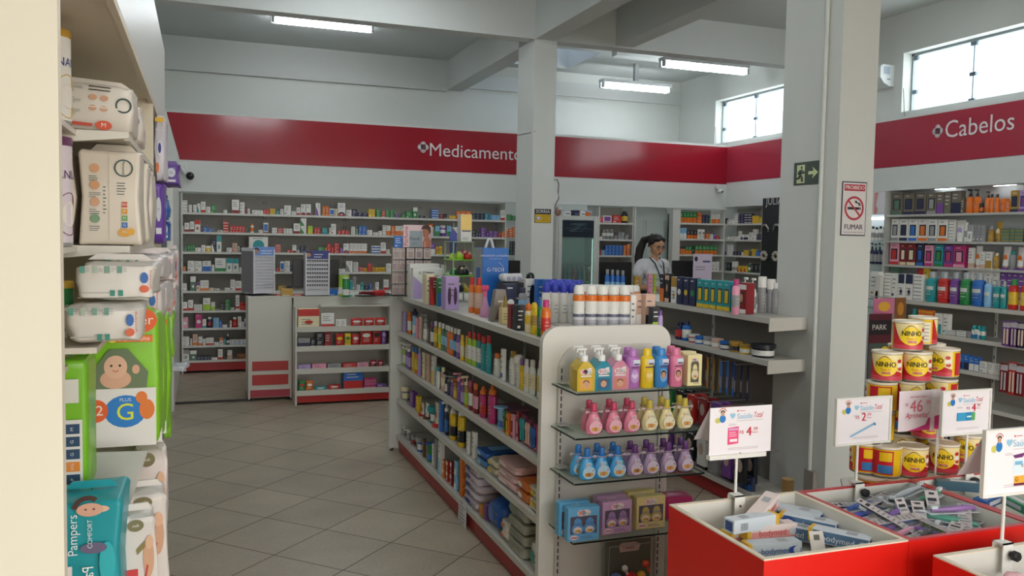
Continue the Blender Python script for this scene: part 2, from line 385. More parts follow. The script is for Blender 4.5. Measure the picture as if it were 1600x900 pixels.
# ---------------------------------------------------------------- fluorescent fittings
tubem = mat('f4fbff', .5, emit=TUBE_POWER, name='lit_fluorescent_tube')
tubem2 = mat('f4fbff', .5, emit=TUBE_POWER*.6, name='lit_dimmed_tube')  # emission lowered to keep the back right corner from overexposing
def tube_light(label, x0, x1, y, z, ntube=2, drop=.05, rz=0, tm=None):
    o = empty('fluorescent_light', label, 'light', ((x0+x1)/2, y, z), rz, 'ceiling tube lights'); L = (x1-x0)/2
    b = MB(); b.bbox(-L-.03, L+.03, -.075, .075, drop, drop+.045, mat('c4c8c8', .4)); b.build('housing', o)
    for k in range(ntube):
        yy = (k-(ntube-1)/2)*.075
        b = MB(); b.tube([(-L, yy, 0), (L, yy, 0)], .019, tm or tubem, 10); b.build('tube', o)
        for e in (-1, 1):
            b = MB(); b.box(e*(L+.012)-.014, e*(L+.012)+.014, yy-.02, yy+.02, -.024, drop+.01, mat('a8acac', .5)); b.build('lamp_holder', o)
    b = MB(); b.box(-.03, .03, -.03, .03, drop+.045, ZC-z, mat('b0b4b4')) if ZC-z > drop+.05 else b.box(-.03, .03, -.03, .03, drop+.02, drop+.046, mat('b0b4b4')); b.build('mounting', o)
tube_light('long tube light above the left end of the back wall band', .77, 1.87, 10.09, 4.0)
tube_light('tube light nearest the small high window, right of the back column', 5.45, 6.66, 9.5, 3.80, tm=tubem2)
tube_light('tube light against the back wall, left of the small high window', on(935, 135, z=3.74).x+.04, on(1048, 143, z=3.74).x-.04, on(935, 135, z=3.74).y-.06, 3.74, tm=tubem2)
for k, (x, y) in enumerate(((1.0, 4.6), (5.4, 5.6), (1.4, 7.3), (1.0, 1.2))): tube_light('added ceiling tube light, out of sight over the %s bay' % ['near left', 'right', 'middle left', 'entrance'][k], x-.6, x+.6, y, 4.0)  # unseen lamps added to brighten the bays
# ================================================================ FURNITURE
shelfm = mat('d4d4ce', .4, name='white_shelf_board'); backm = mat('a9a69f', .6, name='grey_shelf_back'); postm = mat('d8d8d2', .4)
redk = mat('9c1f20', .35, name='red_kickboard'); slotm = mat('3a3c40', .5)
BZ = [1.817, 1.599, 1.376, 1.155, .935, .711, .512, .314, .144]        # back shelves, tops
def shelving(label, x0, x1, zs, z1, y=YB+.02, depth=.34, kick=None, rot=None, loc=None, ends=(1, 1), kickz=.1):
    """wall bay with boards, back panel, cheeks; faces -y in its own frame"""
    o = empty('wall_shelving', label, 'shelving', (x0, y, 0) if loc is None else loc, rot or 0, 'shelving bays along the walls'); w = x1-x0
    b = MB(); b.box(0, w, depth, depth+.02, 0, z1, backm)
    for q in (.006, w-.02):
        for k in range(int(z1/.09)): b.rect(q+.004, q+.009, .05+k*.09, .08+k*.09, depth-.001, slotm)
    b.build('back_panel', o)
    for z in zs:
        b = MB(); b.box(.003, w-.003, .02, depth, z-.014, z, shelfm); b.box(.001, w-.001, 0, .02, z-.024, z+.001, shelfm)
        for q in (.01, w-.022): b.prism([(q, z-.03), (q+.012, z-.03), (q+.012, z-.014), (q, z-.014)], .03, depth-.04, shelfm)
        b.build('shelf_board', o)
    for e, q in zip(ends, (-.012, w-.004)):
        if e: b = MB(); b.box(q, q+.016, -.004, depth, 0, z1, postm); b.build('side_panel', o)
    if kick: b = MB(); b.box(0, w, .015, .03, .025, kick, redk); b.build('kickboard', o)
    return o
bays = [(-.208, .70), (.70, 1.645), (1.645, 2.60), (2.60, 3.62)]
bayn = ['leftmost back wall bay', 'second back wall bay', 'third back wall bay', 'fourth back wall bay']
for k, (x0, x1) in enumerate(bays): shelving('white medicine shelving, %s from the left corner' % bayn[k], x0, x1, BZ, 2.04, kick=.125, ends=(k == 0, k == 3))
x0, x1 = on(937, 380, y=YB).x, on(989, 380, y=YB).x
FZ = [on(937, q, y=YB+.02).z for q in (347.5, 373.5, 398.8)] + [1.05, .7, .35]
shelving('white wall shelving between the drinks fridge and the doorway', x0, x1, FZ, 2.04)
CX0, CX1 = on(1063, 380, y=YB).x, XR-.002
CZ = [on(1063, q, y=YB).z for q in (347.8, 372.8, 397.4, 422.6)] + [.9, .6, .3]
shelving('white corner shelving right of the doorway, on the back wall', CX0, CX1, CZ, 2.04)
CYA, CYB = YB+.0, on(1191, 350, x=XR).y
shelving('white corner shelving on the right wall beside the black board', 0, CYA-CYB, CZ, 2.06, loc=(XR, CYA-.0, 0), rot=-PI/2, depth=.2, ends=(0, 1))
# door frame and door beyond
b = MB(); dx0, dx1 = on(989, 400, y=YB).x+.03, on(1050, 400, y=YB).x
b.box(dx1, CX0-.02, YB, YB+.1, 0, 2.045, WHITE()); b.box(dx0-.02, dx0, YB, YB+.38, 0, 2.045, WHITE()); struct(b, 'trim_8')
d = link('door_1', None); d['kind'] = 'structure'
b = MB(); dm = mat('ccd6d2', .4, name='pale_door'); y = YB+.30; b.box(dx0, dx1+.1, y, y+.04, 0, 1.98, dm); dl = b.build('door_leaf', d)
b = MB(); q0, q1 = on(1004, 400, y=y).x, on(1040, 400, y=y).x
for w_ in (0, .035): b.box(q0+w_, q0+w_+.012, y-.012, y, .2, 1.88, dm); b.box(q1-w_-.012, q1-w_, y-.012, y, .2, 1.88, dm); b.box(q0+w_, q1-w_, y-.012, y, 1.868-w_, 1.88-w_, dm)
b.build('door_moulding', dl)
b = MB(); hx = on(1043.5, 360, y=y).x; b.box(hx-.01, hx+.012, y-.03, y, 1.58, 1.78, mat('8e9894', .35, .6)); b.box(hx-.004, hx+.006, y-.012, y, .3, 1.97, mat('6a726e')); b.build('hinge', dl)
b = MB(); b.box(dx0-.3, dx1+.4, 11.0, 11.05, 0, 2.3, wallm); struct(b, 'trim_9')
# dark threshold strip across the floor
b = MB(); b.box(-.24, .42, 8.355, 8.39, 0, .018, mat('2c2a26', .5)); struct(b, 'trim_10')

# counters -----------------------------------------------------------------
lam = mat('cdcbc2', .4, name='cream_laminate'); rpan = mat('a8201c', .35, name='red_laminate')
o = empty('service_counter', 'white end counter with two red panels below the card stands', 'counter', (.607, 8.34, 0))
b = MB(); b.box(-.2, .2, 0, .5, .03, .985, lam); b.build('body', o)
b = MB(); b.box(-.205, .205, -.004, .51, .985, 1.0, lam); b.build('worktop', o)
for z0, z1 in ((on(400, 602, y=8.34).z, on(400, 586, y=8.34).z), (on(400, 579.5, y=8.34).z, on(400, 565, y=8.34).z)):
    b = MB(); b.box(-.165, .168, -.007, 0, z0, z1, rpan); b.build('red_panel', o)
b = MB(); b.box(-.182, .186, -.006, 0, .035, .105, mat('a02c3c', .35)); b.build('kickboard', o)
for e in (-.2, .185):
    b = MB(); b.box(e, e+.015, -.012, 0, .02, .985, lam); b.build('edge_strip', o)
for e in (-.185, .185):
    for q in (.03, .45): b = MB(); b.lathe([(.015, 0), (.018, .02)], 'K', 10, e, q); b.build('foot', o)
o = empty('display_counter', 'white counter with open candy shelves and red base', 'counter', (1.26, 8.03, 0))
Y2 = 8.03
sz = [on(461, q, y=Y2).z for q in (513, 543.5, 579, 613)]
b = MB(); b.box(-.44, .62, .28, .30, .02, .985, lam); b.box(-.44, .9, .30, .85, .02, .985, lam); b.build('body', o)
b = MB(); b.box(-.45, .92, .27, .87, .985, 1.0, lam); b.build('worktop', o)
b = MB(); b.box(-.45, -.435, -.003, .28, 0, on(461, 480, y=Y2).z, lam); b.build('side_panel', o)
zt = on(461, 480, y=Y2).z
b = MB(); b.box(-.2, .47, .12, .28, zt-.012, zt+.004, lam); b.build('top_ledge', o)
for z in sz:
    b = MB(); b.box(-.435, .46, .012, .28, z-.012, z, lam); b.box(-.435, .46, 0, .012, z-.038, z+.012, lam); b.build('shelf', o)
b = MB(); b.box(-.435, .47, .01, .025, .02, sz[3]-.04, rpan); b.build('kickboard', o)
b = MB(); b.box(.455, .47, -.003, .28, 0, zt, lam); b.build('side_panel', o)
b = MB(); b.lathe([(.015, 0), (.018, .02)], 'K', 10, -.43, .02); b.build('foot', o)
# long service counter behind the gondolas, where the assistant stands
o = empty('service_counter', 'long white service counter running in front of the assistant', 'counter', (4.2, 7.9, 0))
b = MB(); b.box(-1.8, 2.2, 0, .47, 0, .98, lam); b.build('body', o)
b = MB(); b.box(-1.82, 2.22, -.03, .485, .98, 1.0, lam); b.build('worktop', o)

# gondolas -----------------------------------------------------------------
gm = mat('c9c7c0', .4, name='grey_white_steel_shelf'); gback = mat('8f8b84', .6, name='grey_perforated_back')
GX, GC, GY0, GY1 = 1.355, 1.665, 3.34, 6.15
GZ = [1.165, .897, .646, .392, .124]
def gondola(label, X0, XC, Y0, Y1, zs, right=True, endpanel=True, kick=.1):
    o = empty('gondola_shelf', label, 'shelving', (XC, (Y0+Y1)/2, 0), 0, 'gondola shelving on the shop floor'); h = (Y1-Y0)/2; w = XC-X0
    b = MB(); b.box(-.012, .012, -h, h, .02, zs[0]-.02, gback)
    n = max(2, round((Y1-Y0)/.93))
    b.build('back_panel', o)
    for k in range(n+1):
        y = -h+.012+(2*h-.024)*k/n; b = MB(); b.box(-.02, .02, y-.012, y+.012, .02, zs[0]-.02, postm)
        for q in range(11):
            for sx in (-.0206, .0206): b.rectx(y-.004, y+.004, .1+q*.09, .13+q*.09, sx, slotm)
        b.build('post', o)
    for i, z in enumerate(zs):
        for s in ((-1, 1) if right else (-1,)):
            b = MB(); 
            for k in range(n):
                a = -h+2*h*k/n; c = -h+2*h*(k+1)/n
                x0, x1 = (-w+.012, -.013) if s < 0 else (.013, w-.012)
                b.box(x0, x1, a+.001, c-.001, z-.02, z, gm)
                xe = -w if s < 0 else w-.012
                b.box(xe, xe+.012, a+.001, c-.001, z-.03, z+.001, gm)
            b.build('shelf_board', o)
    if i and right or not right:
        pass
    b = MB(); b.box(-.3, .3, -h, h, zs[0]-.004, zs[0]-.001, gm); 
    for s in ((-1, 1) if right else (-1,)):
        for k in range(n):
            a = -h+2*h*k/n; c = -h+2*h*(k+1)/n; b = MB(); xe = s*(w-.03)
            b.box(min(xe, xe+s*.012), max(xe, xe+s*.012), a+.002, c-.002, .005, zs[-1]-.032, redk); b.build('kickboard', o)
    return o
g = gondola('white two-sided gondola full of baby and hair products, nearest shelving', GX, GC, GY0, GY1, GZ)
h = (GY1-GY0)/2
b = MB(); b.box(-.363, .363, h+.002, h+.03, .02, 1.178, postm); b.box(-.363, -.35, h-.02, h+.002, .02, 1.178, postm); b.build('end_panel', g)
b = MB(); b.lathe([(.012, -.0), (.016, .02)], 'K', 10, -.34, h+.015); b.build('foot', g)
b = MB(); b.box(-.34, -.325, -.77, -.765, 0, 0.001, redk)
# near end board with rounded top corners and glass shelves
ex0, ex1, ez1, r = 1.352, 1.97, 1.225, .075
def rounded(x0, x1, z0, z1, r, n=8):
    p = [(x0, z0), (x1, z0)]
    p += [(x1-r+r*math.cos(a), z1-r+r*math.sin(a)) for a in [PI/2*k/n for k in range(n+1)]]
    p += [(x0+r+r*math.cos(a), z1-r+r*math.sin(a)) for a in [PI/2+PI/2*k/n for k in range(n+1)]]
    return p
endm = mat('dddad2', .38, name='white_end_board')
e = empty('end_display', 'white rounded end board with four glass shelves of baby products', 'display', (0, 0, 0))
b = MB(); b.prism(rounded(ex0, ex1, .02, ez1, r), 3.30, 3.335, endm); b.build('board', e)
b = MB(); p = rounded(1.425, 1.955, .05, 1.145, .1); p = [(x, z) for x, z in p]; b.prism(p, 3.288, 3.30, mat('d6d3cc', .35)); b.build('inset_panel', e)
for x in (1.432, 1.92):
    b = MB(); b.box(x-.012, x+.012, 3.276, 3.29, .08, 1.06, mat('d2d0ca', .35, .2))
    for k in range(32): b.rect(x-.003, x+.003, .1+k*.03, .12+k*.03, 3.2755, slotm)
    b.build('slotted_rail', e)
glz = [.99, .81, .628, .388]; gshelf = glass('eef5f1', .9, .02, 'green_tinted_glass'); gedge = mat('1d2a26', .15)
EX0, EX1, EY0, EY1 = 1.385, 1.985, 3.02, 3.27
for z in glz:
    b = MB(); b.box(EX0, EX1, EY0, EY1, z-.006, z, gshelf); b.rect(EX0, EX1, z-.007, z+.0005, EY0-.0015, gedge); b.rectx(EY0, EY1, z-.007, z+.0005, EX0-.001, gedge); b.rectx(EY0, EY1, z-.007, z+.0005, EX1+.001, gedge); b.build('glass_shelf', e)
    for x in (1.432, 1.92):
        b = MB(); b.box(x-.018, x+.018, 3.17, 3.276, z-.016, z-.0065, mat('c8c8c4', .3, .4)); b.build('shelf_bracket', e)
        b = MB(); b.box(x-.02, x+.022, 3.235, 3.276, z+.0005, z+.008, mat('c8c8c4', .3, .4)); b.build('shelf_clip', e)
# second gondola
g2 = gondola('white gondola with hair dye boxes on top, behind the front column', 3.02, 3.32, 4.0, 5.95, [1.168, .925, .124], endpanel=False)
b = MB(); 
for z in (1.168, .925, .124):
    b = MB(); b.prism([(-.3, z-.075), (.3, z-.055), (.3, z+.004), (-.3, z+.004)], -.987, -.977, mat('cfccc4', .4)); b.lathe([(.004, z-.03), (.004, z-.028)], slotm, 8, -.28, -.985); b.build('shelf_end', g2)
# third gondola at the right
g3 = gondola('white gondola carrying mouthwash bottles, on the right side', 5.46, 5.76, 3.0, 5.74, [1.145, .9, .655, .4, .124])
b = MB(); b.box(-.31, .31, 1.372, 1.40, .02, 1.2, postm); b.box(-.31, -.28, 1.35, 1.40, .02, 1.33, postm); b.build('end_panel', g3)

# right wall unit with niches ----------------------------------------------
RZ = [1.914, 1.642, 1.389, 1.12, .85, .58, .3]
u = empty('wall_shelving', 'white hair care shelving below the Cabelos lettering', 'shelving', (XR, 5, 0), -PI/2, 'shelving bays along the walls')
yl = 5-7.165     # local x = 5 - y
um = mat('bdbdb8', .4)
b = MB(); b.box(yl, 2, .2, .225, 0, 2.17, mat('c6cbcc', .5)); b.build('back_panel', u)
b = MB(); b.box(yl-.03, yl, -.004, .2, 0, 2.17, um); b.build('side_panel', u)
for z in RZ:
    b = MB(); b.box(yl, 2, .012, .2, z-.014, z, um); b.box(yl, 2, 0, .012, z-.022, z+.001, um); b.build('shelf_board', u)
# lit niche left of it: white picture panel over lamp and glass shelves
u2 = empty('wall_niche', 'lit wall niche with glass shelves of bottles behind the front column', 'shelving', (XR, 7.195, 0), -PI/2)
b = MB(); b.box(-1.4, 0, .2, .225, 0, 2.17, mat('dfe8ec', .5)); b.build('back_panel', u2)
b = MB(); b.box(-.6, 0, 0, .02, 1.92, 2.17, mat('e4e2e8', .4)); b.poly([(-.16, 1.93), (-.12, 1.93), (-.1, 1.98), (-.13, 2.02), (-.12, 2.08), (-.1, 2.16), (-.16, 2.16)], -.001, mat('d89a90', .5)); b.build('picture_panel', u2)
for z in (1.64, 1.385, 1.2, .9):
    b = MB(); b.box(-1.38, 0, .01, .2, z-.008, z, gshelf); b.build('glass_shelf', u2)
b = MB(); b.tube([(-.5, .1, 1.885), (-.03, .1, 1.885)], .014, mat('f4fbff', .5, emit=5.0)); b.build('lamp_tube', u2)
for k, (pa, pb, py) in enumerate(((1462, 1492, 293), (1553, 1588, 287))):
    a, c = on(pa, py, x=XR+.14), on(pb, py, x=XR+.14)
    o = empty('strip_light', '%s of the two strip lights above the hair care shelves' % ['left', 'right'][k], 'light', (XR+.14, a.y, (a.z+c.z)/2), -PI/2, 'strip lights over the hair care shelves'); L = a.y-c.y
    b = MB(); b.tube([(0, 0, 0), (L, 0, 0)], .018, mat('f4fbff', .5, emit=16.0)); b.build('tube', o)
    b = MB(); b.box(-.06, L+.12, -.025, .025, .02, .04, mat('9a9c9c', .4)); b.build('housing', o)
# black jewellery board
o = empty('display_board', 'tall black hair accessory board lettered JULI beside the corner shelving', 'display', (XR, 9.285, 0), -PI/2)
b = MB(); b.box(0, .66, -.02, .02, .2, 2.17, mat('202428', .35)); b.build('panel', o)
a = on(1202, 315, x=XR); b = MB(); b.ftext('JULIAH', .14, 9.285-a.y+.18, a.z, -.022, mat('c9ccce', .4)); b.build('lettering', o)
for k, (py, n) in enumerate(((360, 3), (400, 4))):
    z = on(1205, py, x=XR).z
    for q in range(2):
        x = .1+q*.24
        h_ = empty('hair_accessory', ['silver headband', 'ruffled pale scrunchie'][k]+' hanging on the black board, %s of its row' % ['left', 'right'][q], 'accessory', (XR-.02, 9.285-x, z), -PI/2, 'hair accessories on the black board')
        b = MB()
        if k == 0: b.tube([(.07*math.cos(t), -.03, .07*math.sin(t)) for t in [PI*j/12-.3 for j in range(15)]], [.006+.008*math.sin(PI*j/14) for j in range(15)], mat('b8b8b4', .25, .7))
        else: b.tube([(.05*math.cos(t), -.03, .045*math.sin(t)) for t in [2*PI*j/20 for j in range(20)]], [.016+.007*(j % 2) for j in range(20)], mat('b9b3a6', .6), closed=True)
        b.build('band', h_)
        b = MB(); b.tube([(0, 0, .062), (0, -.045, .06), (0, -.05, .066)], .003, mat('b0b0b0', .3, .8), 6); b.build('hook', h_)

# fridge -------------------------------------------------------------------
fx0, fx1, fy, fz = on(873, 337, y=9.75).x, on(937, 337, y=9.75).x, 9.75, 1.89
f = empty('drinks_fridge', 'white glass-door fridge beside the back column', 'fridge', (fx0, fy, 0)); w = fx1-fx0
b = MB(); b.box(-.03, 0, 0, .36, 0, fz, mat('d0d4d0', .35)); b.box(w-.045, w, 0, .36, 0, fz, mat('d0d4d0', .35)); b.box(0, w-.045, 0, .36, fz-.055, fz, mat('d0d4d0', .35)); b.box(0, w-.045, .33, .36, 0, fz-.055, mat('c4d0cc', .4)); b.box(0, w-.045, 0, .33, 0, .5, mat('d0d4d0', .35)); b.build('cabinet', f)
b = MB(); b.box(.045, w-.085, -.012, 0, 1.62, fz-.06, mat('1b2a38', .2)); 
for k in range(14): t = k*.45; b.tube([(w/2-.06+.12*math.cos(t)*math.cos(3*t), -.014, 1.74+.05*math.sin(t*1.3)), (w/2-.02+.12*math.cos(t+.4), -.014, 1.74+.05*math.sin(t*1.3+.5))], .003, mat('4c6a70', .4), 5)
b.rect(.08, w-.12, 1.725, 1.729, -.013, mat('4c6a70', .4)); b.build('header_sign', f)
b = MB(); b.box(.03, w-.07, -.01, -.004, .5, 1.62, glass('dcebe8', .84, .03, 'fridge_glass')); dgl = b
b = MB(); b.box(.0, .045, -.02, 0, .5, fz-.02, mat('d6d8d4', .35)); b.box(w-.085, w-.045, -.02, 0, .5, fz-.02, mat('d6d8d4', .35)); dfr = b.build('door_frame', f); dgl.build('door_glass', dfr)
b = MB(); b.box(w-.08, w-.06, .02, .04, .8, 1.6, mat('e0fff4', .5, emit=1.2)); b.build('inner_lamp', f)
for z in (1.06, 1.29, .8): b = MB(); b.box(.01, w-.06, .02, .31, z-.008, z, mat('8fb0aa', .3, .3)); b.build('wire_shelf', f)
for k in range(7):
    b = MB(); b.lathe([(.026, 0), (.028, .1), (.012, .14), (.012, .165)], mat(['6a9ca8', '3e7f8c', '88a8b0', 'b03a2c', '5a7aa0', '4c9a8c', '8a3030'][k], .3), 10); o = b.build('drink_bottle', None, (fx0+.075+k*.066, fy+.1, 1.06+.0005)); tag(o, '%s drink bottle from the left behind the fridge glass, upper shelf' % ordinal(k+1), 'bottle', 'bottles inside the fridge')
    b = MB(); b.lathe([(.014, .165), (.014, .18)], 'W', 8); b.build('cap', o)
for k, (c, q) in enumerate((('W', .04), ('N', .16), ('W', .24), ('O', .33))):
    b = MB(); b.bbox(-.045, .045, -.04, .04, 0, [.05, .07, .06, .045][k], mat(c, .4)); b.rect(-.03, .03, .015, .03, -.0405, mat('5a6a8a')); o = b.build('small_carton', None, (fx0+.1+q, fy+.08, fz+.0005), .2*k); tag(o, '%s small carton lying on top of the fridge, %s from the left' % (CNAME[c], ordinal(k+1)), 'box', 'cartons on the fridge')
b = MB(); b.pillow(0, 0, 0, .08, .07, .07, mat('98a4bc', .3), seed=3); tag(b.build('plastic_bag', None, (fx0+.45, fy+.1, fz+.001)), 'crumpled grey-blue bag on top of the fridge', 'bag')

# screens -----------------------------------------------------------------
def monitor(label, x0, x1, z0, z1, y, lean=0, table=1.0):
    o = empty('computer_monitor', label, 'monitor', ((x0+x1)/2, y, table), 0, 'monitors on the service counters'); w = (x1-x0)/2; bk = mat('17181a', .35)
    b = MB(); b.bbox(-w, w, -.012, .02, z0-table, z1-table, bk, .004); b.build('screen_back', o)
    b = MB(); b.box(-.03, .03, .02, .05, .01, (z0+z1)/2-table, bk); b.build('neck', o)
    b = MB(); b.lathe([(.1, .0005), (.1, .012), (.03, .02)], bk, 18, 0, .03, 1, .7); b.build('foot', o)
    return o
def mon_px(label, a, c, t, bt, y, table=1.0): p, q = on(a, t, y=y), on(c, bt, y=y); return monitor(label, p.x, q.x, max(q.z, table+.06), p.z, y, table=table)
mon_px('black monitor behind the middle card stand on the counter', 457, 529, 405, 449, 8.55)
mon_px('black monitor beside the back column, behind the blue nebulizer box', 791, 812, 407, 440, 8.2)
mon_px('wide black monitor below the shelves by the doorway', 937, 986, 409, 446, 8.15)
mon_px('black monitor in front of the assistant', 1051, 1086, 407, 446, 8.15)
# ================================================================ GOODS
INK = mat('74767e', .5, name='print_grey'); SILV = mat('b4b4b0', .25, .6)
MESHES = {}
def cached(key, fn):
    if key not in MESHES: MESHES[key] = fn()
    return MESHES[key]
def spawn(key, fn, name, label, cat, loc, rz=0, group=None):
    """fn() -> [(part name or None for the body, mesh)]; later copies share the mesh data"""
    ps = cached(key, fn); root = None
    for pn, me in ps:
        if root is None:
            root = link(name, me, None, loc, rz); tag(root, label, cat, group)
        else: link(pn, me, root)
    return root
def accent(c, s):
    return {'W': 'D', 'C': 'O', 'E': 'W', 'R': 'W', 'B': 'W', 'N': 'V', 'K': 'E', 'G': 'C', 'Y': 'R', 'O': 'W', 'P': 'V', 'T': 'W', 'L': 'W', 'D': 'I', 'M': 'W', 'I': 'W', 'S': 'B', 'V': 'P', 'H': 'W', 'F': 'W', 'A': 'Y', 'Q': 'F', 'U': 'W', 'J': 'W'}[c]
def carton_mesh(w, h, d, c, a, st):
    b = MB(); m, am = mat(c, .42), mat(a, .42); x, y = w/2, -d/2-.0006
    b.bbox(-x, x, -d/2, d/2, 0, h, m, min(.0015, w*.1, h*.1))
    rnd = random.Random(int(w*1e4)+int(h*1e3)+ord(c[0])); ink = INK if c in 'WCEYLISVFH' else mat('d8d8d8', .5)
    i = .0012
    if st == 'l': b.rect(-x+i, x-i, i, h*.24, y, am); b.rectx(-d/2+i, d/2-i, i, h*.24, x+.0006, am); b.lines(-x*.7, x*.6, h*.45, h*.85, y, ink, 3, rnd)
    elif st == 't': b.rect(-x+i, x-i, h*.62, h-i, y, am); b.lines(-x*.7, x*.6, h*.12, h*.5, y, ink, 3, rnd); b.ell(0, h*.3, x*.4, h*.1, y-.0003, am, 10)
    elif st == 'h': b.rect(-x+i, x-i, i, h*.48, y, am); b.lines(-x*.7, x*.6, h*.6, h*.9, y, ink, 2, rnd)
    elif st == 'a':
        b.arc(0, .006, x*.62, x*.95, y, mat('2c2c58', .45), 0, PI, 12); b.arc(0, .006, x*.45, x*.62, y, mat('b8303c', .45), 0, PI, 12); b.rect(-x+i, x-i, i, .016, y-.0003, mat('a83038', .45)); b.lines(-x*.7, x*.5, h*.62, h*.9, y, mat('5a7ab0', .5), 3, rnd)
    elif st == 's':
        n = max(3, int(h/.028))
        for k in range(n): b.rect(-x+i, x-i, h*(k+.3)/n, h*(k+.55)/n, y, am if c != 'W' or a != 'D' else mat('a4a4a0'))
    elif st == 'v': b.poly([(-x+i, i), (x*.3, i), (-x*.2, h*.4), (-x+i, h*.75)], y, am); b.lines(-x*.1, x*.8, h*.6, h*.9, y, ink, 3, rnd)
    elif st == 'f': b.rect(-x*.75, x*.75, h*.2, h*.85, y, am); b.rect(-x+i, x-i, i, h*.1, y, mat('9a3038'))
    elif st == 'o': b.ell(0, h*.45, x*.6, min(x*.6, h*.35), y, am, 14); b.lines(-x*.6, x*.5, h*.82, h*.95, y, ink, 1, rnd)
    elif st == 'w':     # window box
        b.rect(-x*.72, x*.72, h*.24, h*.74, y, mat('3c4046', .2)); b.bbox(-x*.45, x*.45, y-.002, y-.0006, h*.26, h*.68, am, .0004); b.rect(-x+i, x-i, i, h*.14, y, am); b.lines(-x*.5, x*.5, h*.82, h*.93, y, ink, 1, rnd)
    elif st == 'm':     # man/woman photo carton
        b.ell(0, h*.52, x*.55, h*.2, y, mat('3a2a24'), 14); b.ell(0, h*.5, x*.36, h*.14, y-.0003, mat('c89878'), 14); b.rect(-x+i, x-i, h*.78, h*.94, y, am); b.rect(-x+i, x-i, i, h*.14, y, am)
    else:
        b.lines(-x*.7, x*.6, h*.35, h*.85, y, ink, 3, rnd)
        if a != c and st == 'x': b.rect(-x+i, x-i, h*.1, h*.24, y, am)
        else: b.rect(-x*.8, -x*.2, h*.1, h*.2, y, am)
    return [(None, b.mesh('carton'))]
CAPM = {}
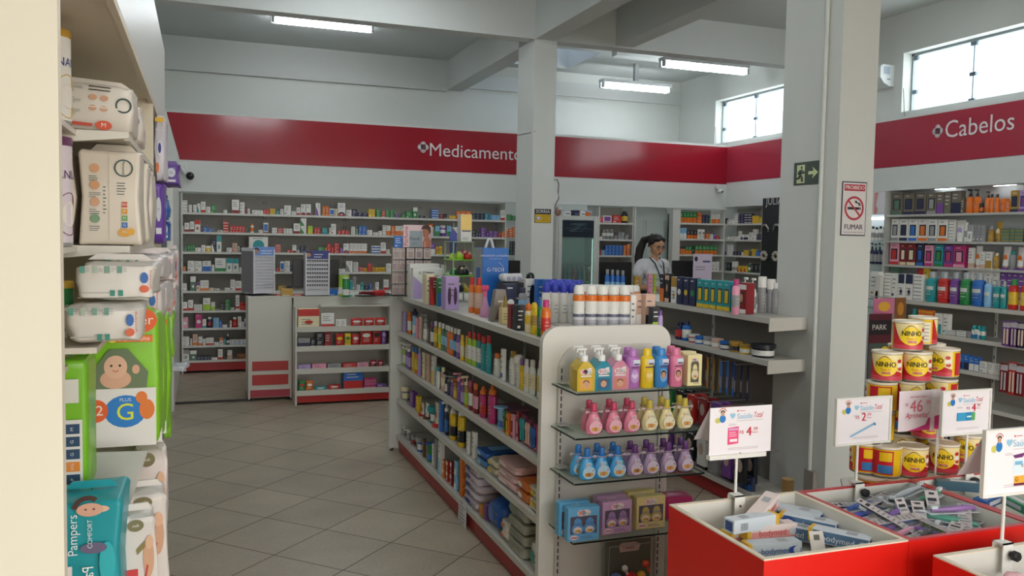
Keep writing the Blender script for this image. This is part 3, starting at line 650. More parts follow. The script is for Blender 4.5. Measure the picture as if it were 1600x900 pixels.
def bottle_mesh(kind, w, h, d, c, a, lab='W'):
    """the body carries its printed label; cap / pump / nozzle are parts"""
    r = w/2; sy = d/w; cm = mat(a, .35); shiny = .22
    bm_, lm = mat(c, shiny), mat(lab, .4); b = MB(); out = []
    def L(p, m=bm_): b.lathe(p, m, 16, 0, 0, 1, sy)
    if kind == 'shampoo':   # shoulders and flip cap
        L([(r*.9, 0), (r, .006), (r, h*.16), (r*1.003, h*.162, lm), (r*1.003, h*.58), (r, h*.582, bm_), (r*.98, h*.7), (r*.86, h*.77), (r*.6, h*.805)])
        k = MB(); k.lathe([(r*.66, h*.8), (r*.64, h*.98), (r*.56, h)], cm, 14, 0, 0, 1, min(1, sy*1.25))
    elif kind == 'tall':
        L([(r*.9, 0), (r, .006), (r, h*.22), (r*1.004, h*.222, lm), (r*1.004, h*.55), (r, h*.552, bm_), (r, h*.7), (r*.8, h*.79), (r*.5, h*.82)])
        k = MB(); k.lathe([(r*.62, h*.82), (r*.62, h*.99), (r*.56, h)], cm, 14, 0, 0, 1, min(1, sy*1.3))
    elif kind == 'pump':
        L([(r*.92, 0), (r, .006), (r, h*.1), (r*1.004, h*.102, lm), (r*1.004, h*.45), (r, h*.452, bm_), (r, h*.55), (r*.75, h*.64), (r*.4, h*.68)])
        k = MB(); k.lathe([(r*.42, h*.68), (r*.42, h*.77), (r*.2, h*.79), (r*.14, h*.8), (r*.14, h*.9)], cm, 12); k.bbox(-r*.28, r*.28, -r*1.0, r*.3, h*.9, h*.96, cm, .002)
    elif kind == 'spray':
        L([(r*.92, 0), (r, .006), (r, h*.12), (r*1.004, h*.122, lm), (r*1.004, h*.4), (r, h*.402, bm_), (r, h*.66), (r*.9, h*.72), (r*.5, h*.75)])
        k = MB(); k.lathe([(r*.55, h*.75), (r*.55, h*.86), (r*.34, h*.9), (r*.22, h)], cm, 12)
    elif kind == 'aero':    # aerosol can with domed cap
        L([(r*.94, 0, SILV), (r, .004, mat('b8b8c2', .25)), (r, h*.3, mat('d4d4da', .25)), (r, h*.36, mat('686c80', .3)), (r, h*.42, bm_), (r, h*.68), (r*1.003, h*.682, mat('O', .35)), (r*1.003, h*.79), (r*.96, h*.8, SILV), (r*.8, h*.83)])
        k = MB(); k.lathe([(r*.86, h*.82), (r*.9, h*.84), (r*.82, h*.96), (r*.6, h)], cm, 14)
    elif kind == 'roll':
        L([(r*.9, 0), (r, .005), (r, h*.3), (r*1.004, h*.302, lm), (r*1.004, h*.6), (r, h*.602, bm_), (r, h*.72), (r*.7, h*.76)])
        k = MB(); k.lathe([(r*.8, h*.75), (r*.95, h*.8), (r*.9, h*.93), (r*.5, h)], cm, 14)
    elif kind == 'jar':
        L([(r*.96, 0), (r, .004), (r, h*.15), (r*1.003, h*.152, lm), (r*1.003, h*.55), (r, h*.552, bm_), (r, h*.7)])
        k = MB(); k.lathe([(r*1.04, h*.7), (r*1.04, h*.98), (r*.98, h)], cm, 16)
    elif kind == 'can':
        L([(r*.97, 0), (r, .004), (r, h*.1), (r*1.003, h*.102, lm), (r*1.003, h*.4), (r, h*.402, bm_), (r, h*.95)])
        k = MB(); k.lathe([(r*.98, h*.95), (r*.98, h*.99), (r*.92, h)], cm, 16)
    elif kind == 'tube':    # stand-up squeeze tube on its cap
        n = 16; P = []; F = []
        for i in range(7):
            t = i/6; z = h*(.16+.84*t); q = 1-t
            for j in range(n): aa = 2*PI*j/n; P.append((r*math.cos(aa)*(1+.08*t), r*sy*math.sin(aa)*max(q, .06), z))
        for i in range(6):
            for j in range(n): F.append((i*n+j, i*n+(j+1) % n, i*n+n+(j+1) % n, i*n+n+j))
        F.append(tuple(6*n+j for j in range(n))); b.add(P, F, bm_, True); b.ell(0, h*.5, r*.6, h*.16, -r*sy*.62-.001, lm, 12)
        k = MB(); k.lathe([(r*.8, 0), (r*.82, h*.02), (r*.74, h*.16)], cm, 14)
    elif kind == 'round':   # pear shaped cologne bottle
        L([(r*.7, 0), (r*.92, h*.06), (r, h*.2), (r*.97, h*.34), (r*.8, h*.5), (r*.55, h*.66), (r*.48, h*.72)])
        k = MB(); k.lathe([(r*.56, h*.71), (r*.56, h*.76), (r*.42, h*.79), (r*.42, h*.97), (r*.36, h)], cm, 14)
    elif kind == 'mouth':   # mouthwash: square shouldered flask with clear cap
        L([(r*.9, 0), (r, .008), (r, h*.14), (r*1.004, h*.142, lm), (r*1.004, h*.6), (r, h*.602, bm_), (r, h*.7), (r*.9, h*.76), (r*.5, h*.8)])
        b.add([((r*1.01)*math.sin(q), -(r*sy*1.01)*math.cos(q)-.0008, zz) for zz in (h*.4, h*.52) for q in (-.8, -.4, 0, .4, .8)], [(k_, k_+1, k_+6, k_+5) for k_ in range(4)], mat('d8dcd8', .4))
        k = MB(); k.lathe([(r*.54, h*.79), (r*.54, h*.96), (r*.5, h)], mat('a8b0b4', .2), 14)
    rnd = random.Random(int(h*1000)+ord(c[0])); ink = mat({'W': '8a8490', 'C': '8a7a60'}.get(lab, 'd0ccc4'), .5)
    for q in range(3):
        z = h*(.26+.09*q); t = h*.007; hw = r*rnd.uniform(.3, .6); y = -d/2*math.sqrt(max(0, 1-(hw/r)**2))
        seg = 5; P = []; F = []
        for j in range(seg+1):
            xx = -hw+2*hw*j/seg; yy = -d/2*math.sqrt(max(0, 1-(xx/r)**2))*1.012-.0006; P += [(xx, yy, z-t), (xx, yy, z+t)]
        for j in range(seg): F.append((2*j, 2*j+2, 2*j+3, 2*j+1))
        if kind in ('shampoo', 'tall', 'pump', 'spray', 'aero', 'roll', 'jar', 'can', 'mouth'): b.add(P, F, ink)
    out.append((None, b.mesh('bottle'))); out.append(({'pump': 'pump', 'spray': 'spray_nozzle', 'jar': 'lid', 'can': 'lid'}.get(kind, 'cap'), k.mesh('cap')))
    return out
def pouch_mesh(w, h, d, c, a, seed=0):
    b = MB(); m = mat(c, .28)
    P = []; F = []; n = 10; k = 8; rnd = random.Random(seed); ph = rnd.uniform(0, 6)
    for s in (-1, 1):
        o = len(P)
        for i in range(k+1):
            for j in range(n+1):
                u, v = j/n, i/k; bul = (math.sin(PI*u)**.6)*(math.sin(PI*v)**.45) if 0 < u < 1 and 0 < v < 1 else 0
                P.append(((u-.5)*w*(1-.04*math.sin(PI*v)), s*(d/2*bul*(1+.12*math.sin(9*u+ph+7*v))+.0006), v*h))
        for i in range(k):
            for j in range(n):
                q = [o+i*(n+1)+j, o+i*(n+1)+j+1, o+(i+1)*(n+1)+j+1, o+(i+1)*(n+1)+j]; F.append(tuple(q if s < 0 else q[::-1]))
    b.add(P, F, m, True)
    y = -d/2-.003; am = mat(a, .35)
    b.ell(0, h*.62, w*.34, h*.13, y, am, 14); b.lines(-w*.28, w*.28, h*.22, h*.44, y, mat('d8d4cc') if c not in 'WCYL' else INK, 2, rnd)
    return [(None, b.mesh('pouch'))]
NOUN = dict(b='box', c='can', j='jar', p='pouch')
BOXNAME = {}
MED = []          # medicine boxes wait here: the 300 that show largest become things, the small rest one piece of stuff
def item(kind, w, h, d, c, a, st, label, loc, rz, group, lab='W'):
    if kind == 'b':
        flat = h < w*.7
        return spawn(('b', round(w, 3), round(h, 3), round(d, 3), c, a, st), lambda: carton_mesh(w, h, d, c, a, st), BOXNAME.get(group, 'product_box'), label, 'box', loc, rz, group)
    if kind == 'p': return spawn(('p', round(w, 3), round(h, 3), c, a), lambda: pouch_mesh(w, h, d, c, a, int(w*977)), 'snack_pouch', label, 'pouch', loc, rz, group)
    nm = {'shampoo': 'shampoo_bottle', 'tall': 'lotion_bottle', 'pump': 'pump_bottle', 'spray': 'spray_bottle', 'aero': 'aerosol_can', 'roll': 'deodorant_bottle', 'jar': 'cream_jar', 'can': 'tin', 'tube': 'cream_tube', 'round': 'cologne_bottle', 'mouth': 'mouthwash_bottle'}[kind]
    ct = {'jar': 'jar', 'can': 'can', 'aero': 'spray can', 'tube': 'tube'}.get(kind, 'bottle')
    return spawn((kind, round(w, 3), round(h, 3), round(d, 3), c, a, lab), lambda: bottle_mesh(kind, w, h, d, c, a, lab), nm, label, ct, loc, rz, group)
KN = dict(shampoo='bottle', tall='slim bottle', pump='pump bottle', spray='spray bottle', aero='spray can', roll='deodorant bottle', jar='jar', can='tin', tube='squeeze tube', round='pear-shaped bottle', mouth='mouthwash bottle', b='box', p='pouch')
def row(spec, z, where, group, y=None, x=None, back=.012, dmax=.075, rows=1):
    """spec: 'x0 x1 top kind colours style n' per item, in pixels of the photograph along one shelf; y / x is the front plane of that shelf"""
    k = 0
    for t in spec.strip().split(';'):
        t = t.split()
        if not t: continue
        p0, p1, top = float(t[0]), float(t[1]), float(t[2]); kind = t[3]; c = t[4][0]; a = t[4][1] if len(t[4]) > 1 else accent(c, 0); lab = c if kind == 'mouth' else t[4][2] if len(t[4]) > 2 else 'W'
        st = t[5] if len(t) > 5 else '-'; n = int(t[6]) if len(t) > 6 else 1; hi = int(t[7]) if len(t) > 7 else 1
        if y is not None: A, B_ = on(p0, top, y=y), on(p1, top, y=y); u0, u1 = A.x, B_.x; H = (A.z+B_.z)/2-z; rz = 0
        else: A, B_ = on(p0, top, x=x), on(p1, top, x=x); u0, u1 = A.y, B_.y; H = min(A.z, B_.z)-z; rz = -PI/2
        H = max(H, .012); wd = abs(u1-u0)/n; u0s = u0; s = 1 if u1 > u0 else -1
        for q in range(n):
            u = u0s+s*wd*(q+.5); w = wd*.955
            for l in range(hi):
                hh = H/hi; k += 1
                d = min(dmax, max(w*.6, .03)) if kind == 'b' else min(w, dmax)
                if x is not None:
                    v = Vector((x, u, 0)); dist = v.length; sn, cs = x/dist, u/dist; pw = (p1-p0)/n*(FW.x*x+FW.y*u)/FPX*1.16
                    if sn < .5:
                        if kind == 'b': d = max(.018, pw*.66); w = min(w, max(.03, (pw-d*cs)/sn))
                        elif kind != 'p': w = min(w, .075); d = min(.085, math.sqrt(max(pw*pw-(w*sn)**2, .02**2))/cs)
                if kind == 'p': d = .03
                zz = z+.0012+l*hh
                ctr = back+d/2+random.uniform(0, .01 if hi == 1 else 0)
                loc = (u, y+ctr, zz) if y is not None else (x+ctr, u, zz)
                cn = CNAME[c]; an = CNAME[a]; ds = cn if kind == 'b' and st == '-' else cn+' '+{'b': an+'-marked '}.get(kind, an+'-capped ' if kind != 'p' else '')
                if kind == 'b' and st == '-': ds = cn+' '
                lv = '' if hi == 1 else (' (%s up)' % ordinal(l+1))
                label = '%s%s, %s from left%s on %s' % (ds, KN[kind], ordinal(k if hi == 1 else k-l), lv, where)
                args = (kind, round(w, 3), round(hh-.0012, 3), round(d, 3), c, a, st, label.replace('  ', ' '), loc, rz+random.uniform(-.03, .03)*(hi == 1), group, lab)
                if group == G1 and kind == 'b': MED.append((w*hh, args))
                else: item(*args)

yb = YB+.02
G1 = 'medicine boxes on the back wall shelves'
BOXNAME.update({G1: 'medicine_box', 'sweets on the candy counter': 'snack_box', 'boxes on the corner shelving': 'supplement_box', 'boxes beside the drinks fridge': 'remedy_box'})
R1 = '''283.5 293 313 b W s;294.5 300 320 b W;302 307.5 320 b W;308 313.2 318 b WT v;313.7 321.2 315 b WR l;322 329 323 b W;329.5 338 320 b G;349 355 328 b W;362 374 312 b WD l;375 382.3 316 b W;383 386.5 324 b D;387 390.5 326 b W;394 411.5 328.5 b W - 2;412.2 421 327 b RW - 2'''
R1b = '''422.3 430 326 b YG - 2;431.5 437 330 b T;438.3 443 326.5 b W;444.4 455 321 b W;455.6 463 330 b W;463.5 469.5 324 b WR l;470.4 478 319 b W a;478.6 486.3 319 b W a;493.5 501.2 317 b WP v;504 508.8 322 b OC;509.2 514.3 322 b OC;515 523.2 326 b WB f;524 527.5 326 b CA;528 540.5 317 b W a'''
R1c = '''541.3 550 328 b W;550.5 559 327 b N;559.5 575.5 332.5 b N - 2;576 586.5 327 b YW;588 596 327.5 b G - 1 3;596.6 602.4 329 b R - 1 3;603 617 328 b G - 2 3;617.8 623.8 335 b P;629 634 335.4 b G;634.6 645 330 b G;645.5 653 324 b GW t;656 665.3 337 b N'''
R1d = '''674.5 685.8 327 b BW s 1 1;688 694 335 b D;694.6 699.3 334 b K - 2;703 713 337 b YG;714 737 330 b OY - 3;738 758 333 b NG - 3 3;758.6 764 332 b T;764.4 768 336 b BW;768.4 781.5 336 b SB - 2 2;782.6 791.5 328.5 b WR l;792.6 800.4 335 b G - 1 2;801 807 337 b G - 1 2'''
WH = ['top shelf', 'second shelf', 'third shelf', 'fourth shelf', 'fifth shelf', 'sixth shelf', 'seventh shelf', 'eighth shelf', 'lowest shelf']
def bay(n, i): return '%s of %s' % (WH[i], bayn[n])
for n, s in enumerate((R1, R1b, R1c, R1d)): row(s, BZ[0], bay(n, 0), G1, y=yb)
R2 = ['''283.3 287 353 b W;288 296 348 b WD l;296.6 303.2 346 b WD l;304 313.2 343.5 b WR t;314 317.6 354 b N;318 326 355 b B;327 333 357.5 b B;340 348 359.5 b W;348.6 357.2 346 b RW s;359.6 383 353 b R - 5;391.2 397.2 349.5 shampoo WOO;404 410.8 359 b W;411.5 419.5 348 b WB f''',
 '''425 433 356 b WB - 2;434 442 356 b R - 1 3;443 457 357 b WN - 4;459 469.5 349 b WD l;470 479 341 b WG v 1 2;481 489 353 b LY v;491.6 501 356 b R - 2;504 512 356 b TB - 2;514.4 517 356 b W;517.6 525.6 350 b W;528 546 360 b R - 3''',
 '''549 555 354 b WG - 1 3;556 559.2 356 b GW - 1 3;561 573.2 353 b BW - 2;574 582 359.5 b W;583 591 363 b W;592 597.5 361 b W;598 603.6 352 b W s;604 611 352.5 b WO h;611.5 617.4 353 b OW;618 625.6 353 b WO h;626 633.6 353 b WO h;634.5 642 353 b WO h''',
 '''670 680 349 roll WOC;680.8 688 353 b SG h;688.6 698.4 352 roll PWW;699.2 706 353 b SG h;708 716 355 b W - 2;738 744.5 360 b K - 1 2;745 751.6 363 b N - 2;752 760.2 356 b P - 1 3;760.8 764.2 363 b P;764.7 778.4 361 b P - 2 2;779.5 784 364 b R;784.6 789.3 362 b O - 1 2;789.8 795.2 358.5 b O - 1 3;795.7 801 357 b O - 1 4;801.5 806.6 355 b O - 1 5''']
for n, s in enumerate(R2): row(s, BZ[1], bay(n, 1), G1, y=yb)
R3 = ['''283.6 293 384.6 b H - 2;293.6 304.4 382 b G - 3;305 314 387 b W;314.6 321.2 383 b W;321.8 330 384 b YW t;330.6 337.5 375 b NW v;338.4 346.2 368 b WT t;354 362.4 387 b W;363 371.2 380 b FR;372 374.2 385 b W;375 378.4 385 b K;388.5 419.6 370 b WT o''',
 '''430 439 382 b RW s 1 4;448.6 456 390.5 b R;457 463.2 383 b W a;463.8 468.2 391 b W;469 478.2 384.5 b NT - 1 3;479 487 390 b Q;497 507.4 386 b GW - 1 3;508 511 386 b O;511.4 517.6 380.5 b R - 1 2;518 522 386 b R;522.5 531 380 b R - 1 3;531.5 536 388 b P;536.6 545.8 380.5 b W a''',
 '''546.5 574 380.5 b WO l 5;581 594.8 384 b WB h 2 3;595.4 603.6 379 b WR l;604 609.4 390 b W''',
 '''674 681 380 b PW h;682 686.6 386 p YO;687 692 385 p YO;797.8 806.8 377 b K - 2 4;788 797 390 b G - 1 2''']
for n, s in enumerate(R3): row(s, BZ[2], bay(n, 2), G1, y=yb)
R4 = ['''286 290 416 b O;293 304 407.5 b W;304.4 315.5 408 b W;316.2 330 408 b WB h;330.6 335 414 b W;335.6 353 403.5 b WG l;353.5 363 403.5 b WT t;363.4 373 404 b WT t;374 378.4 418 b W''',
 '''432 437.6 419 b R;438 444.6 409 b WB f;445 453.2 408 b WE - 1;453.6 457.4 414 b N;530 540 420 b W''',
 '''541 551.6 408 b WE v;552.2 560 410 b WH - 1 5;560.6 568.2 417 b R - 1 3;568.8 574.6 419 p YO;575 582 412 b RO - 1 3;582.6 602.6 418 p YO - 4;604 612 412 b WS''',
 '''690 698 414 b W''']
for n, s in enumerate(R4): row(s, BZ[3], bay(n, 3), G1, y=yb)
R5 = ['''283.6 292 443 b W;297 306 432 b HW t;306.8 312.4 441 b CP t;312.8 326.2 438 b WO l 3;326.8 334 450 b C;335 343.2 451 b W;351 359.4 450 b W;360 367.6 437 b W;368 378 439 b WR l''',
 '''434 447 446 b A;448 456.4 448 b N - 2''',
 '''551 557 432 b EW;557.6 563.2 445 b WS - 1 2;563.8 569.4 441 b TH - 1 2;570 577 447 b N;577.6 581.4 443 b BW;587 592.8 441 b W;600 608 437 b WR l''']
for n, s in enumerate(R5): row(s, BZ[4], bay(n, 4), G1, y=yb)
for i, s in ((5, '''284 293 472 b WR l;293.6 302 469 b WR l;303 316 476 b WE - 3;317 328.6 466 b WL h;329.2 336 472 b WL h;344 351.6 474 b K - 1 3;352.2 360 468 b G - 1 3;361 366 481 b W;368 374.4 461.5 b WR x;375 385.2 472 shampoo RRR - 3'''),
 (6, '''284 294 496 b IW o;305 316 491 b MW o;316.4 322.4 499 b WT l;323 332 496 shampoo NWD;333 342.2 497 b SB - 1 2;342.8 346.8 501 b B;347.4 355 508 b W;359 362 501 b W;362.6 371.2 496 shampoo RWR;371.8 377.2 495 b W;377.6 381.6 503 b WG;382 386 498 b WP v'''),
 (7, '''285 296 526.5 b W - 1 2;297 300 529 b W;300.6 309 523 b FO l;309.6 316.6 526.5 b WO l;317 321.2 530 b W;321.6 334 528 b WR l 3;335 342.2 535 b WT;343 348.6 528 b WO t;349 353 529 b T;354 358 521.5 spray KWW;358.6 384.6 531 b WB - 4 2'''),
 (8, '''284.6 296 547 b WE t;296.6 307.6 547.5 b HW t;308.4 330 557 b N - 4;330.6 339.8 559 b W;340.4 348.2 546 b WR l;355 363 547.5 b WF h;370 385.6 552 b QO - 3 2''')):
    row(s, BZ[i], bay(0, i), G1, y=yb)
# between fridge and doorway
MED.sort(key=lambda t: -t[0])
for _, a_ in MED[:290]: item(*a_)
b = MB()
for _, (kd, w_, h_, d_, c_, ac_, st_, lb_, loc_, rz_, gp_, la_) in MED[290:]:
    b.xf = Matrix.Translation(loc_) @ Matrix.Rotation(rz_, 4, 'Z'); b.box(-w_/2, w_/2, -d_/2, d_/2, 0, h_, mat(c_, .42)); b.rect(-w_*.36, w_*.1, h_*.55, h_*.75, -d_/2-.0006, INK); b.rect(-w_*.4, w_*.4, h_*.08, h_*.3, -d_/2-.0006, mat(ac_, .42))
o = b.build('medicine_boxes'); tag(o, 'the smallest medicine boxes scattered along the back wall shelves', 'box'); o['kind'] = 'stuff'
GF = 'boxes beside the drinks fridge'
wf = lambda i: '%s shelf between fridge and doorway' % ['top', 'second', 'third'][i]
row('937.5 943 339 b RW;943.5 957 337 b WP f;958 971.8 336.5 b RW;974 984 330 shampoo KKY', FZ[0], wf(0), GF, y=yb)
row('937.5 942 369.5 b W;942.5 960.5 358 roll EEW - 3;961 966.5 368 b E - 1;967 976.5 363 b E - 2 2;978 984 367 b E', FZ[1], wf(1), GF, y=yb)
row('936.5 940.3 391 b R - 1 2;940.7 946 391 b S;946.4 974 383.5 b BS - 5 3;974.8 979.9 383 b OW - 1 3;980.4 985.4 381.5 b OW - 1 3', FZ[2], wf(2), GF, y=yb)
# corner shelving
GCn = 'boxes on the corner shelving'
wc = lambda i: '%s corner shelf on the back wall' % ['top', 'second', 'third', 'fourth'][i]
wr = lambda i: '%s corner shelf on the right wall' % ['top', 'second', 'third', 'fourth'][i]
row('1064 1090 331 b GO h 5;1090.5 1098 332 b OR - 1 3;1098.6 1109 335.5 b N - 2 3;1109.4 1111.8 337 b G;1112.2 1126 334.5 b WO h 3', CZ[0], wc(0), GCn, y=yb)
row('1063.5 1074.5 356 b SW h 2 1;1075 1091 360 b KO h 3;1092 1103 358.5 p WE - 2;1104 1109.4 365 b O;1110.6 1115.8 366 b W;1116.2 1119.4 365 b P;1120 1126 369 b R', CZ[1], wc(1), GCn, y=yb)
row('1064 1071.6 389 b OQ - 2 2;1072 1082.2 385 b GO h 2;1083 1087 387.5 b K;1087.5 1122 384 b GO h 6', CZ[2], wc(2), GCn, y=yb)
row('1064 1084 408 b WB - 3;1086 1112 410 b WR - 3;1114 1125 409 b WN - 2', CZ[3], wc(3), GCn, y=yb)
xr = XR+.012
row('1131 1133.4 341 b K;1134 1145.4 343.5 b WR - 2;1146 1151.4 333.5 b W s;1152 1161.4 333.5 b N - 2 3;1162 1173 333.5 b NW s 2;1174 1182.6 337 b YQ - 2 2;1183 1189.5 339 b YB - 1 2', CZ[0], wr(0), GCn, x=xr, dmax=.06)
row('1132 1143 370 b WR - 2;1144 1151 369.6 b W;1151.6 1155 361 b WN;1155.6 1167.6 366.5 b WN h 3;1168 1173.6 363 b W;1174.4 1179.6 358 b W;1180.2 1190 366 b NP - 3', CZ[1], wr(1), GCn, x=xr, dmax=.06)
row('1131 1134 393 b N;1134.4 1142.4 382 b W s 3;1143 1155.4 393 b NW - 3;1156 1159.6 394 b W;1160.2 1167.4 391 b YW - 2;1168 1172.6 393 b K;1173.2 1178.4 389 b YK - 1 2;1179.2 1189.6 392 b BW - 3', CZ[2], wr(2), GCn, x=xr, dmax=.06)
row('1132 1140 410 b KG - 2;1141 1149 407 can WKE - 2;1150 1166 415 b YR v 3;1166.4 1170.4 411 tall GW;1171 1189.6 412 b KH - 3', CZ[3], wr(3), GCn, x=xr, dmax=.06)
# candy counter
GK = 'sweets on the candy counter'
wk = lambda i: '%s shelf of candy counter' % ['top', 'second', 'third', 'bottom'][i]
yk = 8.03
row('465.2 500 483.2 b CR t;501.5 523 490 b WR l;525 542 499.5 b WE - 2;548 568 497.5 p RW;568.5 586 497 p RW;586.5 603.5 496.5 p RW', sz[0], wk(0), GK, y=yk, dmax=.12)
row('465.5 485.5 528.5 b EN h;486.3 494 529 b K;494.5 506.8 520 b K - 1 2;507.5 519 520 b DR;524.5 538.3 521.5 p RY;539 549.5 521 p YG;550 562.6 522 p RW;563.5 582.5 514.5 p R;583 596 513.5 p RK;596.5 605 513 p P', sz[1], wk(1), GK, y=yk, dmax=.12)
row('466 486.5 571 b VW;487.5 510.5 569.5 b IC;511.5 534 569 b EC;535 557.5 568.5 b RC;558.5 577 567.5 b IR;578.5 590 562.5 p D;590.5 600 563 p D', sz[2], wk(2), GK, y=yk, dmax=.12)
row('466.5 478 596 p GR;478.5 490 595.5 p OW;492 511.5 604.5 p TW;513.5 532.5 601.5 p RW;537 568.5 580.5 b BR h;570 588 591 b M - 6;589 604 600 b P', sz[3], wk(3), GK, y=yk, dmax=.12)
# ================================================================ GONDOLA GOODS (left face)
xg = GX+.012
GG = ['bottles and gift boxes on top of the gondola', 'goods on the upper gondola shelf', 'goods on the middle gondola shelf', 'goods on the lower gondola shelf', 'goods on the gondola base shelf']
wg = lambda i: ['gondola top', 'upper gondola shelf', 'middle gondola shelf', 'lower gondola shelf', 'gondola base shelf'][i]
row('''621 623.6 484 tall EVW;624 629.6 486 b V;630 637 485.5 shampoo OOW;638 644.5 480.5 spray SNW;646 649 496 b I;649.4 655 494 b FC;656 663 487 pump EEW;664 666.4 507 b Q;666.8 672.6 502 shampoo KPW;
673.4 678 501 tall AWY;678.5 683 503 tall YWL;683.6 688.2 505 tall HWS;688.6 693 507 tall HWS;693.5 698 508.5 tall OWO;698.4 702.6 510.5 tall OWS;703 707.4 512.5 tall NWS;708 714 513.5 tall PWV;714.4 719 522 shampoo YYC;719.5 724.4 524 shampoo YYC;
724.8 730.6 517 shampoo LRW;731 737 518.5 shampoo LRW;737.4 743.4 520 shampoo TRW;743.8 753 524 shampoo TRT;754.4 761 523 shampoo TRT;762 773 550 shampoo WOW;777 784.6 544 b WB x;786 797.5 547 tall WAW;798.5 805.5 553 roll WWW;806.2 811 560 shampoo YPY;811.6 819 560 shampoo WWC;819.6 829 561 shampoo WWC;829.8 841.5 562 shampoo WIY''', GZ[1], wg(1), GG[1], x=xg, dmax=.07)
row('''619.6 623.2 531 pump GWL;623.6 628 531 pump LWW;628.4 632.4 533 pump PWV;632.8 636.6 535 pump PWV;637.2 641.6 541 shampoo YBY;642 646.8 543 shampoo OBY;647.4 653 541 tall VEV;653.6 659.6 549 b C;660 666 551 b FA;666.6 674.6 554 b WY h;
675.4 682 571 shampoo WTW;682.5 689 572 tall FCC;689.4 693 580 pump NNW;693.4 697.4 585 pump NEN;698 702.6 585 pump PEP;703 707 590 pump AOY;707.6 714 579 pump PIP;714.6 720 586 pump PIV;720.6 726 584 pump ACL;726.6 732.4 593 shampoo DMW;733 741 597 shampoo DOI;741.6 752 601 spray MOR;754.4 767 599 spray MOM;
770 778 633 can SSB;778.6 785 641 b GO w;785.4 791.6 644 b OY w;792 798.4 646 b ID w;799 806 642 b DI w''', GZ[2], wg(2), GG[2], x=xg, dmax=.07)
row('''621 631 601 jar ECC;633 643.5 608 b P;644.2 652.6 616 b YA;653.2 657.8 628 tube WRR;658.4 663.6 628 tube WQW;664.4 673 632 jar TTW;673.8 679 627 tube CRR;680 688 623 b BS v;688.6 693.2 624 pump NWB;694 705.4 629 spray YWK;707.4 719 630 spray YWK;723 730 672 b WE - 1;730.6 739 672 b WE''', GZ[3], wg(3), GG[3], x=xg, dmax=.07)
row('''621 627 662 pump EWE;628.4 634.4 668 pump EWE;635.4 643 676 shampoo EED;644 654 679 jar BEW;655 659.6 684 b Q;660.4 668.4 689 can GBB;669 672.6 692 b WA;673.2 678 684 b EW;678.6 688.4 685 b WS h''', GZ[4], wg(4), GG[4], x=xg, dmax=.07)
# stacked boxes: two high
row('681 685.8 715 b RW t 1 2;686.4 692 716 b OW t 1 2;692.6 698 718 b RW t 1 2;698.6 704 720 b DW t 1 2;704.6 712 717 b SW h 1 2', GZ[4], 'gondola base shelf, stacked pairs', GG[4], x=xg, dmax=.12)
row('713 721 712 b OA s 1 4', GZ[4], 'gondola base shelf, orange stack', GG[4], x=xg, dmax=.2)
# wipes, folded packs and diaper packs -------------------------------------------------
def pack(name, label, cat, px0, px1, top, z, c, a, group, X=xg, d=.24, txt=None, tc='5a4a6a', e=.2, lift=0.0, seed=0, flap=True, h=None):
    A, B_ = on(px0, top, x=X), on(px1, top, x=X); w = abs(A.y-B_.y)*.97; H = (h or min(A.z, B_.z)-z-lift)-.006
    o = empty(name, label, cat, (X+.01+d/2, (A.y+B_.y)/2, z+lift+.006), -PI/2, group)
    b = MB(); b.pillow(0, 0, 0, w, d, H, mat(c, .3), e, 8, .0025, seed)
    y = -d/2-.0045; am = mat(a, .35)
    b.ell(-w*.15, H*.5, w*.2, H*.28, y, am, 16); b.lines(w*.1, w*.42, H*.25, H*.75, y, INK, 2, random.Random(seed))
    if txt: b.ftext(txt, min(H*.42, w/len(txt)*1.5), 0, H*.5, y-.001, mat(tc, .4))
    b.build('wrapper', o)
    if flap: b = MB(); b.bbox(-w*.22, w*.22, -d*.3, d*.3, H+.0005, H+.006, am, .002); b.build('resealable_flap', o)
    return o
GP = 'wet wipe packs on the gondola'
for k in range(5):
    pack('diaper_bag', 'lilac-white wipes pack, %s from bottom of the lettered stack on base shelf' % ordinal(k+1), 'wipes', 722, 744, 735, GZ[4], 'd8ccd8', '3a3a8a', GP, d=.27, txt=['', 'D', '', 'D', 'HUGGIES'][k], tc='3a2c5a', lift=k*.046, seed=k, h=.045, flap=False)
pack('wipes_pack', 'small red-yellow pack right of the lettered stack', 'wipes', 745.5, 751, 787, GZ[4], 'c88a28', 'R', GP, d=.1, seed=4, flap=False)
pack('wipes_pack', 'small purple pack between yellow pack and blue tub', 'wipes', 751.5, 757.5, 785, GZ[4], '6a3a7a', 'R', GP, d=.1, seed=5, flap=False)
pack('wipes_tub', 'crumpled bright blue pack on the base shelf', 'wipes', 758.5, 779, 772, GZ[4], '2a5aa8', '4a7ac8', GP, d=.2, seed=6, e=.55, flap=False)
for k in range(2): pack('wipes_pack', 'orange and white wipes pack, %s of two on base shelf' % ['lower', 'upper'][k], 'wipes', 779.5, 790, 800, GZ[4], 'e4dcd0', 'e0702c', GP, d=.22, lift=k*.05, seed=8+k, h=.048, flap=False)
for k in range(4): pack('wipes_pack', 'grey-green wipes pack, %s from bottom of the near base shelf stack' % ordinal(k+1), 'wipes', 790.5, 818, 780, GZ[4], 'a8a898', '8c9484', GP, d=.25, lift=k*.054, seed=10+k, h=.053, flap=False)
pack('wipes_pack', 'teal and white round-marked pack at the near end of base shelf', 'wipes', 825, 840.5, 830, GZ[4], 'd4d0c8', '3a9a8a', GP, d=.1, seed=15, e=.3, flap=False, h=.12)
for k in range(2): pack('wipes_pack', 'blue and white wipes pack, %s of two on lower shelf' % ['lower', 'upper'][k], 'wipes', 741, 757, 700, GZ[3], ['4a8ac8', '2a62b4'][k], 'S', GP, lift=k*.045, seed=20+k, h=.043)
